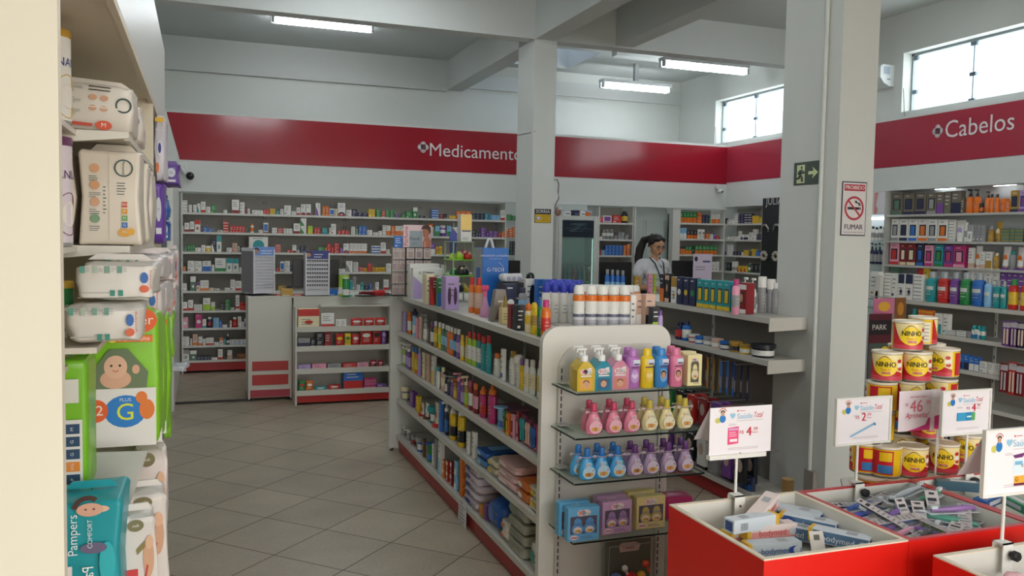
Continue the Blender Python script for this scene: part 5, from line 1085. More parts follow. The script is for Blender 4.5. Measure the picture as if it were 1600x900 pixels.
for k, px in enumerate((995, 1020, 1047, 1074)):
    put_glass(('col', 'p'), colony('b49cc0', '6a3c80', 'dcd0e4'), 'cologne_bottle', 'lilac pear-shaped baby cologne, %s from left in the front lilac row' % ordinal(k+1), 'bottle', px, z, 3.06, GE1)
    put_glass(('col', 'p'), colony('b49cc0', '6a3c80', 'dcd0e4'), 'cologne_bottle', 'lilac pear-shaped baby cologne behind the %s front lilac one' % ordinal(k+1), 'bottle', px-8, z, 3.125, GE1)
z = glz[3]
for c, inner, nm, spots in (('6ab4e0', '5a9ad0', 'light blue', ((914, 3.05), (899, 3.125))), ('c8a0c4', 'a888b4', 'lilac', ((966, 3.085), (957, 3.16))), ('e0d090', 'c0ac60', 'pale yellow', ((1019, 3.10), (1003, 3.18)))):
    for k, (px, y) in enumerate(spots): put_glass(('gift2', c), gift(c, inner, 2, .137, .137), 'baby_gift_box', '%s two-bottle baby gift box, %s one on the lowest glass shelf' % (nm, ['front', 'rear'][k]), 'box', px, z, y, GE1)
p = on(1062, 775, y=3.2); o = empty('gift_pack', 'magenta pack poking out beyond the right end of the lowest glass shelf', 'box', (p.x-.03, 3.2, z+.001)); b = MB(); b.pillow(0, 0, 0, .15, .1, .1, mat('b8306c', .3), .3, 8, .001, 3); b.rect(-.05, .05, .03, .05, -.053, mat('e8b8cc')); b.build('wrapper', o)
# blister of rattles on the base behind the bin
o = empty('toy_blister', 'clear toy blister pack with coloured rattles low on the end board', 'toy', (1.72, 3.18, .1)); 
b = MB(); b.bbox(-.12, .12, -.06, .08, -.098, .0, mat('d8cfa8', .5), .003); b.build('carton_base', o)
b = MB(); b.box(-.11, .11, .0, .003, 0, .21, mat('6a7068', .4)); b.poly([(-.04, .16), (.05, .16), (.06, .19), (.03, .2), (-.03, .2), (-.045, .19)], -.001, mat('d8c8c4')); b.ftext('Twist', .026, 0, .178, -.0016, mat('a82030')); b.build('card', o)
for k, (x, zz, r, c) in enumerate(((-.07, .055, .03, '6a78b0'), (.0, .05, .03, 'd82830'), (.05, .06, .02, 'e0a028'), (.07, .11, .016, 'd85030'), (-.03, .1, .014, 'e4e0dc'))):
    b = MB(); b.ball((x, -.03, zz), r, r, r, mat(c, .25)); b.tube([(x, -.03, zz), (x+.02, -.03, zz-.04)], .006, mat(c, .25)); b.build('rattle', o)
b = MB(); b.tube([(-.105, -.025, .02), (-.105, -.03, .2), (.105, -.03, .2), (.105, -.025, .02)], .003, mat('aab0ac', .2)); b.build('blister_edge', o)

# ================================================================ SECOND GONDOLA GOODS
BOXNAME.update({'hair dyes and creams on the second gondola': 'hair_dye_box', 'mouthwash and oral care on the right gondola': 'oral_care_box', 'hair care products on the right wall shelving': 'hair_care_box'})
x2 = 3.02+.012; Z2 = [1.168, .925, .124]; G2 = 'hair dyes and creams on the second gondola'
row('''1029 1036 428 b KO h;1036.6 1043.5 427 b KF m;1044.6 1054 432 b WA t;1055 1063.6 432 b NW o;1064.4 1073 433 b NY o;1074 1083.6 434 b NG o;1085 1095.5 436 b TY w;1096 1106 437 b TY w;1106.6 1116.4 437.5 b TY w;1117 1127 438 b TY w;1127.6 1138.4 439 b TY w;1139.4 1147 446 b PG h;1148 1164 441 b DW m''', Z2[0]+.001, 'second gondola top', G2, x=x2, dmax=.06)
row('''1050 1058.6 503 shampoo NNR;1060 1068 501 shampoo BNW;1069 1079 521 jar RWW;1080 1089 524 jar BBW;1090 1103 525 jar EEW;1105 1116 528 jar FFW;1117 1130 532 jar NBW;1132 1145 532 jar AAK;1146.5 1160 537 jar YAW;1163 1188 535 jar KKW''', Z2[1], 'second gondola middle shelf', G2, x=x2, dmax=.12)
# goods standing along the middle of the top: white pump bottles and packs
for k, (px, tp, c, a, kind) in enumerate(((1164, 431, 'W', 'W', 'pump'), (1176, 432, 'W', 'W', 'pump'), (1191, 432, 'E', 'W', 'jar'), (1205, 436, 'E', 'W', 'jar'), (1212, 442, 'E', 'W', 'tall'), (1150, 436, 'I', 'M', 'tall'))):
    p, q = on(px-6, 470, y=4.4-.03*k), on(px+6, tp, y=4.4-.03*k); item(kind, round(q.x-p.x, 3), round(q.z-1.17, 3), .05, c, a, '-', '%s %s, %s from left behind the hair dye boxes' % (CNAME[c], KN[kind], ordinal(k+1)), ((p.x+q.x)/2, 4.4-.03*k, 1.1692), 0, G2, 'E')
# hooks with hanging blister strips below the middle shelf
for k, (y, c) in enumerate(((5.45, 'D'), (5.3, 'D'), (5.1, 'K'), (4.95, 'N'), (4.75, 'D'), (4.6, 'A'), (4.45, 'B'), (4.3, 'N'))):
    o = empty('hanging_pack', 'slim %s blister strips on a hook, %s from the far end of second gondola' % (CNAME[c], ordinal(k+1)), 'accessory', (3.04, y, .86), -PI/2, 'blister strips on hooks')
    b = MB(); b.tube([(0, .25, .0), (0, -.02, .0), (0, -.025, .012)], .003, mat('a8a8a4', .3, .7), 6); b.build('hook', o)
    for q in range(3): b = MB(); b.box(-.03+q*.022, -.012+q*.022, -.006+q*.03, -.002+q*.03, -.2-.01*q, -.004, mat(c, .3)); b.rect(-.027+q*.022, -.015+q*.022, -.17, -.1, -.0066+q*.03, mat('b0a090', .4)); b.build('blister_strip', o)
for lv, (z, cs) in enumerate(((.60, 'DKGDRGKRDPRK'), (.345, 'KEEKEPEKWEPK'))):
    for k, c in enumerate(cs):
        y = 5.75-k*.14; o = empty('hanging_pack', '%s carded accessory, %s from the far end of %s hook row' % (CNAME[c], ordinal(k+1), ['upper', 'lower'][lv]), 'accessory', (3.06, y, z), -PI/2, 'carded accessories on hooks')
        b = MB(); b.tube([(0, .22, .0), (0, -.1, .0), (0, -.105, .012)], .003, mat('b8b8b4', .3, .7), 6); b.build('hook', o)
        for q in range(2): b = MB(); b.bbox(-.045, .045, -.05+q*.07, -.02+q*.07, -.19, -.004, mat(c, .2), .004); b.ell(0, -.08, .028, .04, -.0506+q*.07, mat('c8b0a0', .4), 10); b.build('card', o)
row('1086 1100 700 b KN - 2;1102 1120 705 b WE - 2;1124 1146 722 b NR - 3;1150 1172 738 b NB h 3', Z2[2], 'second gondola base shelf', G2, x=x2, dmax=.1)
# low counter goods between: blue-white sprays
for k in range(4):
    p, q = on(945+k*8, 446, y=7.97), on(952.6+k*8, 421+k*.6, y=7.97); item('aero' if 0 else 'tall', round(q.x-p.x, 3), round(q.z-1.0, 3), .05, 'B', 'E', '-', 'blue spray with clear cap, %s from left on the long counter' % ordinal(k+1), ((p.x+q.x)/2, 7.97, 1.001), 0, 'blue sprays on the long counter', 'S')
for k, (a, c_, t, c, ac, st) in enumerate(((1012, 1019.4, 428, 'I', 'R', '-'), (1019.8, 1024.4, 428, 'L', 'W', '-'), (990, 1000, 432, 'A', 'Y', '-'))):
    p, q = on(a, 446, y=7.98), on(c_, t, y=7.98); item('b', round(q.x-p.x, 3), round(q.z-1.0, 3), .04, c, ac, st, '%s box standing on the long counter before the assistant, %s' % (CNAME[c], ['beside the lime one', 'beside the pink one', 'at her elbow'][k]), ((p.x+q.x)/2, 7.98, 1.001), 0, None)
p, q = on(1083, 425, y=8.0), on(1113, 397, y=8.0)
o = empty('poster_stand', 'pale lilac counter card with a small portrait behind the peach boxes', 'poster', ((p.x+q.x)/2, 8.0, 1.001)); w, H = q.x-p.x, q.z-1.001
b = MB(); b.box(-w/2, w/2, 0, .006, 0, H, mat('ccc0d4', .4)); b.ell(-w*.36, H*.88, w*.09, H*.06, -.001, mat('2c2430')); b.rect(0, w*.4, H*.8, H*.84, -.001, mat('4a4a7a')); b.lines(-w*.4, w*.4, H*.6, H*.72, -.001, INK, 2); b.build('card', o)
for k in range(3):
    p, q = on(1087+k*12, 430, y=7.92), on(1098.4+k*12, 416, y=7.92); item('b', round(q.x-p.x, 3), .1, .05, 'F', 'W', 'o', 'peach box in a row of three before the lilac counter card, %s' % ['left', 'middle', 'right'][k], ((p.x+q.x)/2, 7.92, 1.001), 0, 'peach boxes on the counter'); 

# ================================================================ THIRD GONDOLA AND RIGHT WALL GOODS
x3 = 5.46+.012; G3 = 'mouthwash and oral care on the right gondola'; Z3 = [1.145, .9, .655, .4, .124]
row('''1358 1371 424 b WA - 1;1372 1378 428 b WD s;1379 1389.5 426.5 b WD s;1390.4 1401 427 b WN -;1402 1412 427.5 b WN t;1412.6 1424 428 b WN t;1426 1439 429 b WE s;
1440.6 1458 424 mouth TEW;1460 1477 424.5 mouth REW;1478.4 1493.6 425 mouth PEW;1495 1511 425 mouth GEW;1513 1532 426 mouth BEW;1533 1545 434 mouth SEW;1546.4 1559 438 mouth TEW;1559.6 1569 439 mouth TEW;1570 1584 436 shampoo RGY;1589 1603 436 shampoo RGY;1606 1620 437 shampoo SBW''', Z3[0]+.001, 'right gondola top', G3, x=x3, dmax=.085)
row('''1420 1428 482 shampoo TTW;1432 1455 483 b OY s 5;1458 1470 489 b WT h;1471 1481 490 b WT;1474 1490 515 b WN s 1;1492 1506 516 b WN s 1;1507 1514 517 b EN;1515 1526 514 b WB h;1515 1535 508 roll TTW - 3''', Z3[1], 'second shelf of the right gondola', G3, x=x3, dmax=.07)
row('''1495 1512 552 b BN h 2;1512 1528 556 b BW h 2;1516 1540 562 b WH - 2;1541 1560 566 b WF - 2;1545 1563 574 b WR s 1''', Z3[2], 'third shelf of the right gondola', G3, x=x3, dmax=.07)
for k, (px, t, bt, c) in enumerate(((1574, 502, 540, 'P'), (1586, 502, 542, 'P'), (1597, 504, 543, 'N'), (1570, 568, 612, 'D'), (1583, 566, 616, 'R'), (1595, 570, 618, 'D'), (1462, 640, 690, 'D'), (1480, 640, 690, 'K'))):
    p, q = on(px-5, bt, x=x3-.02), on(px+5, t, x=x3-.02); H = q.z-p.z
    o = empty('hanging_pack', '%s toothbrush pack hanging on the right gondola, %s from the column' % (CNAME[c], ordinal(k+1)), 'toothbrush', (x3-.03, (p.y+q.y)/2, p.z), -PI/2, 'hanging packs on the right gondola')
    b = MB(); b.box(-.035, .035, 0, .004, 0, H, mat(c, .3)); b.rect(-.03, .03, H*.75, H*.95, -.0006, mat('c8c0c8')); b.build('card', o)
    for s in (-.016, .008): b = MB(); b.bbox(s, s+.012, -.014, -.001, H*.08, H*.7, mat('b8a8b0' if k % 2 else 'd8c0b0', .2), .003); b.build('brush', o)
    b = MB(); b.tube([(0, .1, H-.01), (0, -.03, H-.01)], .003, SILV, 6); b.build('hook', o)
# toy cards beside the column
bars = []
for k, (a, c_, t, bt, txt) in enumerate(((1352, 1394, 490, 655, 'PARK'), (1365, 1398, 466, 492, ''), (1398, 1416, 465, 500, ''))):
    y = 4.55+.1*k; p, q = on(a, bt, y=y), on(c_, t, y=y); w, H = q.x-p.x, q.z-p.z
    o = empty('toy_card', ['dark red toy blister card lettered PARK beside the front column', 'pink toy card above the PARK toy card', 'orange and dark packs above the tin stack'][k], 'toy', ((p.x+q.x)/2, y, p.z))
    b = MB(); b.box(-w/2, w/2, 0, .006, 0, H, mat(['5a2430', 'd0789c', '8a5a34'][k], .4)); 
    if k == 0: b.rect(-w/2+.004, w/2-.004, H*.04, H*.72, -.0008, mat('4a5a54', .3)); b.rect(-w/2+.002, w/2-.002, H*.8, H*.94, -.0008, mat('2c2428')); b.ftext('PARK', w*.27, -.01, H*.87, -.0014, mat('d8d4d0'))
    else: b.ell(0, H*.5, w*.3, H*.3, -.001, mat(['', 'e8b040', 'c88a3a'][k]), 14)
    b.build('card', o)
    if k == 0:
        for x, zz, r, c in ((-.05, .62, .022, 'A'), (.03, .66, .03, 'Y'), (.03, .52, .03, 'R'), (-.05, .48, .02, 'T'), (-.03, .34, .018, 'I'), (.03, .3, .025, 'G'), (-.04, .2, .02, 'E')): b = MB(); b.ball((x, -.014, H*zz), r, .013, r*.8, mat(c, .25), 12, 8); b.build('toy_figure', o)
    b = MB(); b.tube([(0, .006, H-.01), (0, 5.05-y, H-.01)], .004, SILV, 6); b.build('hook', o); bars.append((o.location.x, p.z+H-.01))
rx = bars[1][0]; o = empty('wire_rack', 'wire floor stand holding the toy cards behind the front column', 'rack', (rx, 5.07, 0)); b = MB(); b.lathe([(.16, 0), (.16, .012), (.02, .02)], mat('c8c8c4', .4), 20); b.build('base', o); b = MB(); b.tube([(0, 0, .01), (0, 0, max(q[1] for q in bars)+.03)], .012, mat('c8c8c4', .4)); b.build('pole', o)
for bx, bz in bars: b = MB(); b.tube([(min(bx-rx, 0)-.03, 0, bz-.011), (max(bx-rx, 0)+.03, 0, bz-.011)], .006, mat('c8c8c4', .4)); b.build('crossbar', o)
xw = XR+.014; GR = 'hair care products on the right wall shelving'
wrw = lambda i: ['top', 'second', 'third', 'fourth'][i]+' right wall shelf'
row('1392 1409 302 b UH w;1410 1427 301.5 b UN w;1428 1445 301 b UN w;1446 1461.5 300.4 b UE w;1462.4 1473 299.5 b UP h;1474 1484 298.5 b UH -;1485 1500 297.5 b UN h;1500.6 1504.6 308.5 b U;1506 1516.5 294 pump OKO;1517 1527 294 pump OKO;1528 1533 317 jar KKO;1535 1543.6 297 pump OKO;1544.4 1549.4 303 tall OKO;1552 1558 303 tall OKO;1557.6 1569 310 jar OOO;1569.6 1575.6 313 b O;1576.4 1590 297 b AN w;1590.6 1606 296.5 b VP w', RZ[0], wrw(0), GR, x=xw, dmax=.075)
row('1391 1402.8 342 b WE w;1403.4 1417.2 342 b WN w;1417.8 1432 342 b WB w;1432.6 1448 342 b WO w;1448.6 1463 342.4 b WE w;1463.6 1479 342.6 b WO w;1480.6 1489 343 b WE s;1489.4 1502.6 344 tube WWV;1503.4 1509.6 347 tall WWE;1509.8 1518 351.5 b WE t;1519 1530 351.6 b EW - 2;1530.8 1538 352 b E;1540 1549 353 spray AEA;1551 1561 346 tube AAC;1562 1597 357 b HA s 5;1598 1616 360 b DP', RZ[1], wrw(1), GR, x=xw, dmax=.075)
row('1389 1404 379.5 b IR w;1405 1415.5 380 b DC w 1;1416 1429.6 380 b DC w 1;1431 1442 380 b NB w;1443.4 1457 383 b IM w;1457.8 1472 382.5 b TG w;1473 1487.6 383 b PM w;1488.4 1507 383 b MI w;1511 1519 387 b WF l;1520 1529.6 384 tube WFO;1530 1537 393 b WF l;1538.4 1548 393 b WA h;1549 1557 395 tall ACA;1562 1573.6 385 tube WFO;1574 1583 392 tall ETE;1584.6 1596 386 tube WFO;1597 1606 400 jar CCA', RZ[2], wrw(2), GR, x=xw, dmax=.075)
row('1390 1403 416 b HW;1430 1440 419 p RI;1441 1449 417 b YA;1462 1500 420 b EV - 4;1510 1560 418 b WE - 5;1562 1600 418 b PV - 4', RZ[3], wrw(3), GR, x=xw, dmax=.075)
for z, t, c, n in ((1.64, 355, 'W', 5), (1.385, 380, 'N', 5)):
    for k in range(n):
        y = 7.25+k*.055; p = on(1380, t, x=XR+.06); item('pump' if c == 'N' else 'tall', .045, round(p.z-z, 3)+.01*(k % 2), .04, c, 'K', '-', '%s black-capped bottle, %s from right in the lit niche' % (CNAME[c]+(' upper' if c == 'W' else ' lower'), ordinal(k+1)), (XR+.06, y, z+.001), -PI/2, 'bottles in the lit niche', 'E')
# ================================================================ THE ASSISTANT
def blob(chains, balls, voxel, m, name, parent, smooth=2):
    """tapered limbs and ellipsoids fused into one skin"""
    b = MB()
    for pts, rr in chains:
        b.tube(pts, rr, m, 12)
        for p, r in zip(pts, rr): b.ball(p, r, r, r, m, 12, 8)
    for c, rx, ry, rz_ in balls: b.ball(c, rx, ry, rz_, m, 18, 12)
    o = b.build(name+'_form'); md = o.modifiers.new('r', 'REMESH'); md.mode = 'VOXEL'; md.voxel_size = voxel
    sm = o.modifiers.new('s', 'SMOOTH'); sm.factor = .5; sm.iterations = smooth
    dg = bpy.context.evaluated_depsgraph_get(); me = bpy.data.meshes.new_from_object(o.evaluated_get(dg)); me.name = name
    bpy.data.objects.remove(o); me.materials.clear(); me.materials.append(m); me.shade_smooth()
    return link(name, me, parent)
hp = on(1030, 385, y=8.65)
person = empty('person', 'woman in white polo shirt with dark ponytail, glasses and lanyard, looking down', 'person', (hp.x-.06, 8.65, 0), math.atan2(.94, .36)-PI/2+PI-PI)
person.rotation_euler = (0, 0, .12)      # local -y is her front
skin = mat('c89878', .5, name='skin'); HZ = 1.545        # head centre height
neck = (0, .01, 1.39)
fingers = []
def arm(s):
    sh, el, wr_ = (s*.175, .03, 1.315), (s*.235, .03, 1.05), (s*.15, -.2, 1.06)
    hd = (s*.135, -.27, 1.055); out = [([sh, (s*.21, .03, 1.18), el], [.046, .043, .036]), ([el, (s*.2, -.09, 1.06), wr_], [.036, .034, .023]), ([wr_, hd], [.024, .03])]
    for k in range(4):
        x = s*(.135+.034*(k-1.5)/1.5*.8); ln = [.062, .075, .07, .055][k if s < 0 else 3-k]
        out.append(([(x, -.285, 1.055), (x*.99, -.285-ln*.5, 1.06), (x*.98, -.285-ln*.9, 1.045)], [.0095, .0085, .0075]))
    out.append(([(s*.11, -.25, 1.055), (s*.085, -.28, 1.06), (s*.075, -.31, 1.052)], [.012, .0105, .009]))
    return out
TL = .38      # head bowed
def H(x, y, z):     # head frame -> body frame, bowed forward about the neck
    yy, zz = y, z+.09
    return (x, yy*math.cos(TL)-zz*math.sin(TL)+.0, HZ-.09+yy*math.sin(TL)+zz*math.cos(TL))
head_balls = []
chains = [([(0, .02, 1.0), (0, .015, 1.15), (0, .02, 1.28)], [.12, .115, .1]), ([(-.12, .02, 1.31), (.12, .02, 1.31)], [.07, .07]), ([(0, .02, 1.33), (0, .0, 1.40), H(0, .015, -.06)], [.062, .05, .05])]
chains += arm(-1)+arm(1)
for s in (-1, 1): chains.append(([(s*.085, .02, .92), (s*.09, .01, .5), (s*.09, .02, .08)], [.1, .062, .045])); chains.append(([(s*.09, .03, .05), (s*.095, -.13, .035)], [.04, .03]))
chains.append(([(-.07, .03, .95), (.07, .03, .95)], [.13, .13]))
chains.append(([H(0, -.088, .0), H(0, -.105, -.022), H(0, -.112, -.032)], [.009, .012, .013]))      # nose
for s in (-1, 1): chains.append(([H(s*.077, .01, .012), H(s*.08, .016, -.02)], [.012, .009]))         # ears
chains.append(([H(-.024, -.088, -.062), H(.024, -.088, -.062)], [.01, .01]))
balls = [(H(0, .005, .03), .077, .094, .088), (H(0, -.03, -.045), .058, .062, .062), (H(0, -.058, -.088), .026, .026, .022), (H(-.045, -.05, -.02), .03, .035, .032), (H(.045, -.05, -.02), .03, .035, .032)]
blob(chains, balls, .0075, skin, 'body', person, 3)
for s in (-1, 1):
    b = MB(); b.ball(H(s*.031, -.082, .006), .013, .009, .006, mat('d8d0c8', .3), 10, 8); b.ball(H(s*.031, -.090, .003), .006, .005, .005, mat('1c1410', .2), 8, 6); b.tube([H(s*.045, -.085, .011), H(s*.031, -.094, .014), H(s*.017, -.088, .009)], .0028, mat('20140f'), 6); b.build('eye', person)
    b = MB(); b.tube([H(s*.05, -.083, .028), H(s*.033, -.096, .034), H(s*.014, -.096, .029)], .0045, mat('20140f', .6), 6); b.build('eyebrow', person)
b = MB(); b.tube([H(-.024, -.091, -.06), H(-.008, -.1, -.056), H(.008, -.1, -.056), H(.024, -.091, -.06)], [.003, .006, .006, .003], mat('9a4a48', .4), 8); b.tube([H(-.02, -.092, -.066), H(0, -.1, -.069), H(.02, -.092, -.066)], [.003, .0065, .003], mat('a85450', .4), 8); b.build('lips', person)
b = MB(); gmm = mat('5a3a30', .3)
for s in (-1, 1): b.tube([H(s*(.033+.026*math.cos(t)), -.1+.012*abs(math.cos(t)), .004+.019*math.sin(t)) for t in [2*PI*k/16 for k in range(16)]], .0022, gmm, 6, True); b.tube([H(s*.059, -.09, .008), H(s*.078, .01, .016)], .002, gmm, 6)
b.tube([H(-.008, -.104, .008), H(.008, -.104, .008)], .002, gmm, 6); b.build('glasses', person)
hairm = mat('17120f', .6, name='dark_hair')
hb = [(H(0, .022, .052), .083, .092, .083), (H(0, .06, .02), .075, .06, .08), (H(-.03, -.03, .085), .045, .045, .03), (H(.03, -.03, .085), .045, .045, .03), (H(0, .1, .06), .04, .035, .04)]
hc = [([H(0, .1, .07), (-.03, .17, HZ+.05), (-.06, .2, HZ-.05), (-.08, .2, HZ-.15), (-.10, .18, HZ-.24), (-.11, .17, HZ-.31)], [.03, .046, .052, .05, .038, .014])]
for s in (-1, 1): hc.append(([H(s*.074, -.02, .05), H(s*.08, .01, .02), H(s*.078, .035, -.02)], [.018, .018, .014]))
hairo = blob(hc, hb, .008, hairm, 'hair', person, 2)
b = MB(); b.ball(H(0, .125, .08), .022, .022, .022, mat('2a2224', .3), 10, 8); b.ball(H(.0, .12, .105), .005, .005, .005, mat('e8e4e0', .1)); b.build('hair_tie', hairo)
shirtm = mat('dadbe0', .7, name='white_cotton')
sc_ = [([(0, .02, .93), (0, .015, 1.1), (0, .02, 1.25)], [.15, .135, .128]), ([(-.135, .022, 1.295), (.135, .022, 1.295)], [.096, .096]), ([(-.06, -.045, 1.2), (.06, -.045, 1.2)], [.085, .085]), ([(0, .02, 1.31), (0, .025, 1.35)], [.08, .062])]
for s in (-1, 1): sc_.append(([(s*.165, .03, 1.31), (s*.195, .03, 1.26), (s*.205, .03, 1.225)], [.066, .064, .064]))
shirto = blob(sc_, [], .009, shirtm, 'shirt', person, 3)
b = MB()
for s in (-1, 1): b.add([(s*.012, -.085, 1.335), (s*.045, -.055, 1.39), (s*.07, .0, 1.405), (s*.09, -.03, 1.365), (s*.06, -.095, 1.325), (s*.03, -.112, 1.30)], [(0, 1, 4, 5), (1, 2, 3, 4)] if s > 0 else [(5, 4, 1, 0), (4, 3, 2, 1)], shirtm)
b.build('collar', shirto)
b = MB(); lm = mat('1a1a22', .6)
for s in (-1, 1): b.tube([(s*.07, .0, 1.40), (s*.06, -.1, 1.335), (s*.035, -.148, 1.22), (s*.006, -.155, 1.09)], .0075, lm, 6)
lo = b.build('lanyard', person); b = MB(); b.bbox(-.03, .03, -.165, -.16, .98, 1.08, mat('d8d8dc', .4)); b.build('badge', lo)
pantm = mat('2a2c38', .7)
blob([([(-.07, .03, .94), (.07, .03, .94)], [.145, .145])]+[([(s*.085, .02, .9), (s*.09, .015, .5), (s*.09, .02, .1)], [.115, .078, .07]) for s in (-1, 1)], [], .012, pantm, 'trousers', person, 2)
for s in (-1, 1): b = MB(); b.ball((s*.094, -.05, .037), .05, .125, .036, mat('1c1c20', .4), 14, 8); b.build('shoe', person)
p = on(1018, 441, y=8.12); o = empty('paper_sheet', 'curled white paper on the long counter at the assistant\'s hand', 'paper', (person.location.x-.12, 8.1, 1.001), .3)
b = MB(); P = []; F = []
for i in range(9):
    t = i/8; P += [(-.1+.2*t, -.07, .002+.05*t*t), (-.1+.2*t, .07, .002+.04*t*t), (-.1+.2*t, -.07, .003+.05*t*t), (-.1+.2*t, .07, .003+.04*t*t)]
for i in range(8): F += [(4*i+2, 4*i+6, 4*i+7, 4*i+3), (4*i, 4*i+1, 4*i+5, 4*i+4)]
b.add(P, F, mat('e8e4e4', .6), True); b.build('sheet', o)
# ================================================================ PROMOTION BINS
binred = mat('d81c12', .38, name='bright_red_laminate'); binwhite = mat('dad8d0', .45, name='white_liner'); cream = mat('e0d4c0', .5, name='cream_edge')
def bin_(label, x0, x1, y0, y1, z, rimm, floor_z):
    o = empty('promotion_bin', label, 'bin', ((x0+x1)/2, (y0+y1)/2, 0), 0, 'red promotion bins'); w, d, t = (x1-x0)/2-.0008, (y1-y0)/2, .015
    b = MB(); 
    b.box(-w, w, -d, -d+t/2, .02, z-.004, binred); b.box(-w, w, d-t/2, d, .02, z-.004, binred); b.box(-w, -w+t/2, -d+t/2, d-t/2, .02, z-.004, binred); b.box(w-t/2, w, -d+t/2, d-t/2, .02, z-.004, binred); b.build('carcass', o)
    b = MB(); i = t/2
    b.box(-w+i, w-i, -d+i, -d+t, floor_z-.02, z-.004, binwhite); b.box(-w+i, w-i, d-t, d-i, floor_z-.02, z-.004, binwhite); b.box(-w+i, -w+t, -d+t, d-t, floor_z-.02, z-.004, binwhite); b.box(w-t, w-i, -d+t, d-t, floor_z-.02, z-.004, binwhite); b.box(-w+t, w-t, -d+t, d-t, floor_z-.02, floor_z, binwhite); b.build('liner', o)
    b = MB()
    b.box(-w, w, -d, -d+t, z-.004, z, rimm); b.box(-w, w, d-t, d, z-.004, z, rimm); b.box(-w, -w+t, -d+t, d-t, z-.004, z, rimm); b.box(w-t, w, -d+t, d-t, z-.004, z, rimm); b.build('edge_banding', o)
    return o
BZT = .8
redrim = mat('b83038', .4)
bin_('red bin of boxed toothpaste, nearest the end board', 1.33, 1.80, 1.745, 2.21, BZT, cream, .69)
bin_('red bin heaped with carded toothbrushes', 1.80, 2.27, 1.745, 2.21, BZT, redrim, .69)
bin_('red bin right of the toothbrush bin', 2.27, 2.74, 1.745, 2.21, BZT, redrim, .69)
bin_('front red bin of pink and brown sachets', 1.775, 2.245, 1.17, 1.64, BZT, cream, .69)
# boxes in the first bin
def med_box(label, x, y, z, rz, tilt, roll, style, L=.17, Wd=.045, Hh=.04):
    o = link('boxed_toothpaste', None, None, (x, y, z)); o.rotation_euler = (roll, tilt, rz); tag(o, label, 'box', 'boxes in the first red bin')
    b = MB(); c = {'blue': 'd4dce4', 'pink': 'e8d8d4', 'grey': 'c4ccd4'}[style]; m = mat(c, .4); b.bbox(-L/2, L/2, -Wd/2, Wd/2, 0, Hh, m, .0015); y_ = -Wd/2-.0007
    end = mat('e0b030', .4); b.bbox(-L/2-.0005, -L/2+.012, -Wd/2-.0005, Wd/2+.0005, -.0003, Hh+.0005, end, .001)
    if style == 'blue': b.rect(-L/2+.013, L/2-.002, .003, Hh-.003, y_, mat('5a7a9c', .4)); b.ell(-L*.33, Hh*.5, .022, Hh*.42, y_-.0004, mat('2a4a8a', .4))
    elif style == 'pink': b.rect(-L/2+.013, L/2-.002, .002, Hh*.6, y_, mat('e09a94', .4))
    else: b.rect(-L/2+.013, L/2-.002, .003, Hh*.5, y_, mat('9aaabc', .4)); b.ell(L*.36, Hh*.45, .02, Hh*.3, y_-.0004, mat('2a4a9a', .4))
    b.ell(L*.4, Hh*.45, .011, .011, y_-.0006, mat('c8d0d8', .3)); b.rectz(L*.1, L*.28, -.012, .012, Hh+.0006, mat('a8aab0'))
    b.rectx(-Wd*.35, Wd*.35, .006, Hh-.006, L/2+.0007, mat('2a4a8a' if style != 'pink' else 'd07a7a', .4))
    for k in range(9): b.rect(L*.2+k*.003, L*.2+k*.003+.0014, Hh*.2, Hh*.75, Wd/2+.0006, INK)
    b.build('carton_body', o)
    b = MB(); b.ftext('bodymed', Hh*.62, .0, Hh*.45, y_-.0008, mat('e8ecf0' if style == 'blue' else 'c04a50' if style == 'pink' else '4a5a8a')); b.build('lettering', o)
def at_bin(px, py, z): p = on(px, py, z=z); return p.x, p.y
for (px, py, z, rz, ti, ro, st, nm) in (
    (1205, 866, .70, -.12, 0, 0, 'grey', 'grey box with a dark blue end at the front of the pile'),
    (1162, 842, .695, .25, 0, 0, 'pink', 'pale pink box low at the left of the pile'),
    (1200, 838, .722, -.06, 0, 0, 'pink', 'pink-ended box under the barcode box'),
    (1236, 838, .712, -1.0, .0, 0, 'blue', 'blue-ended box lying diagonally in the bin centre'),
    (1262, 830, .70, -1.0, .0, 0, 'grey', 'grey-blue box beside the diagonal one'),
    (1276, 826, .728, -.98, 0, 0, 'blue', 'blue lettered box along the right bin wall'),
    (1322, 850, .728, -.98, 0, .0, 'blue', 'second blue lettered box, lower along the right bin wall'),
    (1174, 826, .752, .10+PI, 0, 0, 'blue', 'white-backed box with barcode lying across the pile'),
    (1190, 806, .765, .55, -.22, .1, 'pink', 'pink lettered box propped up at the back of the pile'),
    (1240, 812, .738, -1.02, 0, 0, 'grey', 'upper grey box pointing to the back right corner')):
    x, y = at_bin(px, py, z); x = min(max(x, 1.40), 1.735); y = min(max(y, 1.83), 2.13); med_box(nm, x, y, z, rz, ti, ro, st)
x, y = at_bin(1281, 848, .74); o = link('price_leaflet', None, None, (x, y, .70)); o.rotation_euler = (-.35, 0, -.2); tag(o, 'small white leaflet standing at the front wall of the toothpaste bin', 'leaflet'); b = MB(); b.box(-.022, .022, 0, .002, 0, .07, mat('dcd4cc', .5)); b.rect(-.01, .008, .045, .06, -.0006, mat('5a5448')); b.build('card', o)
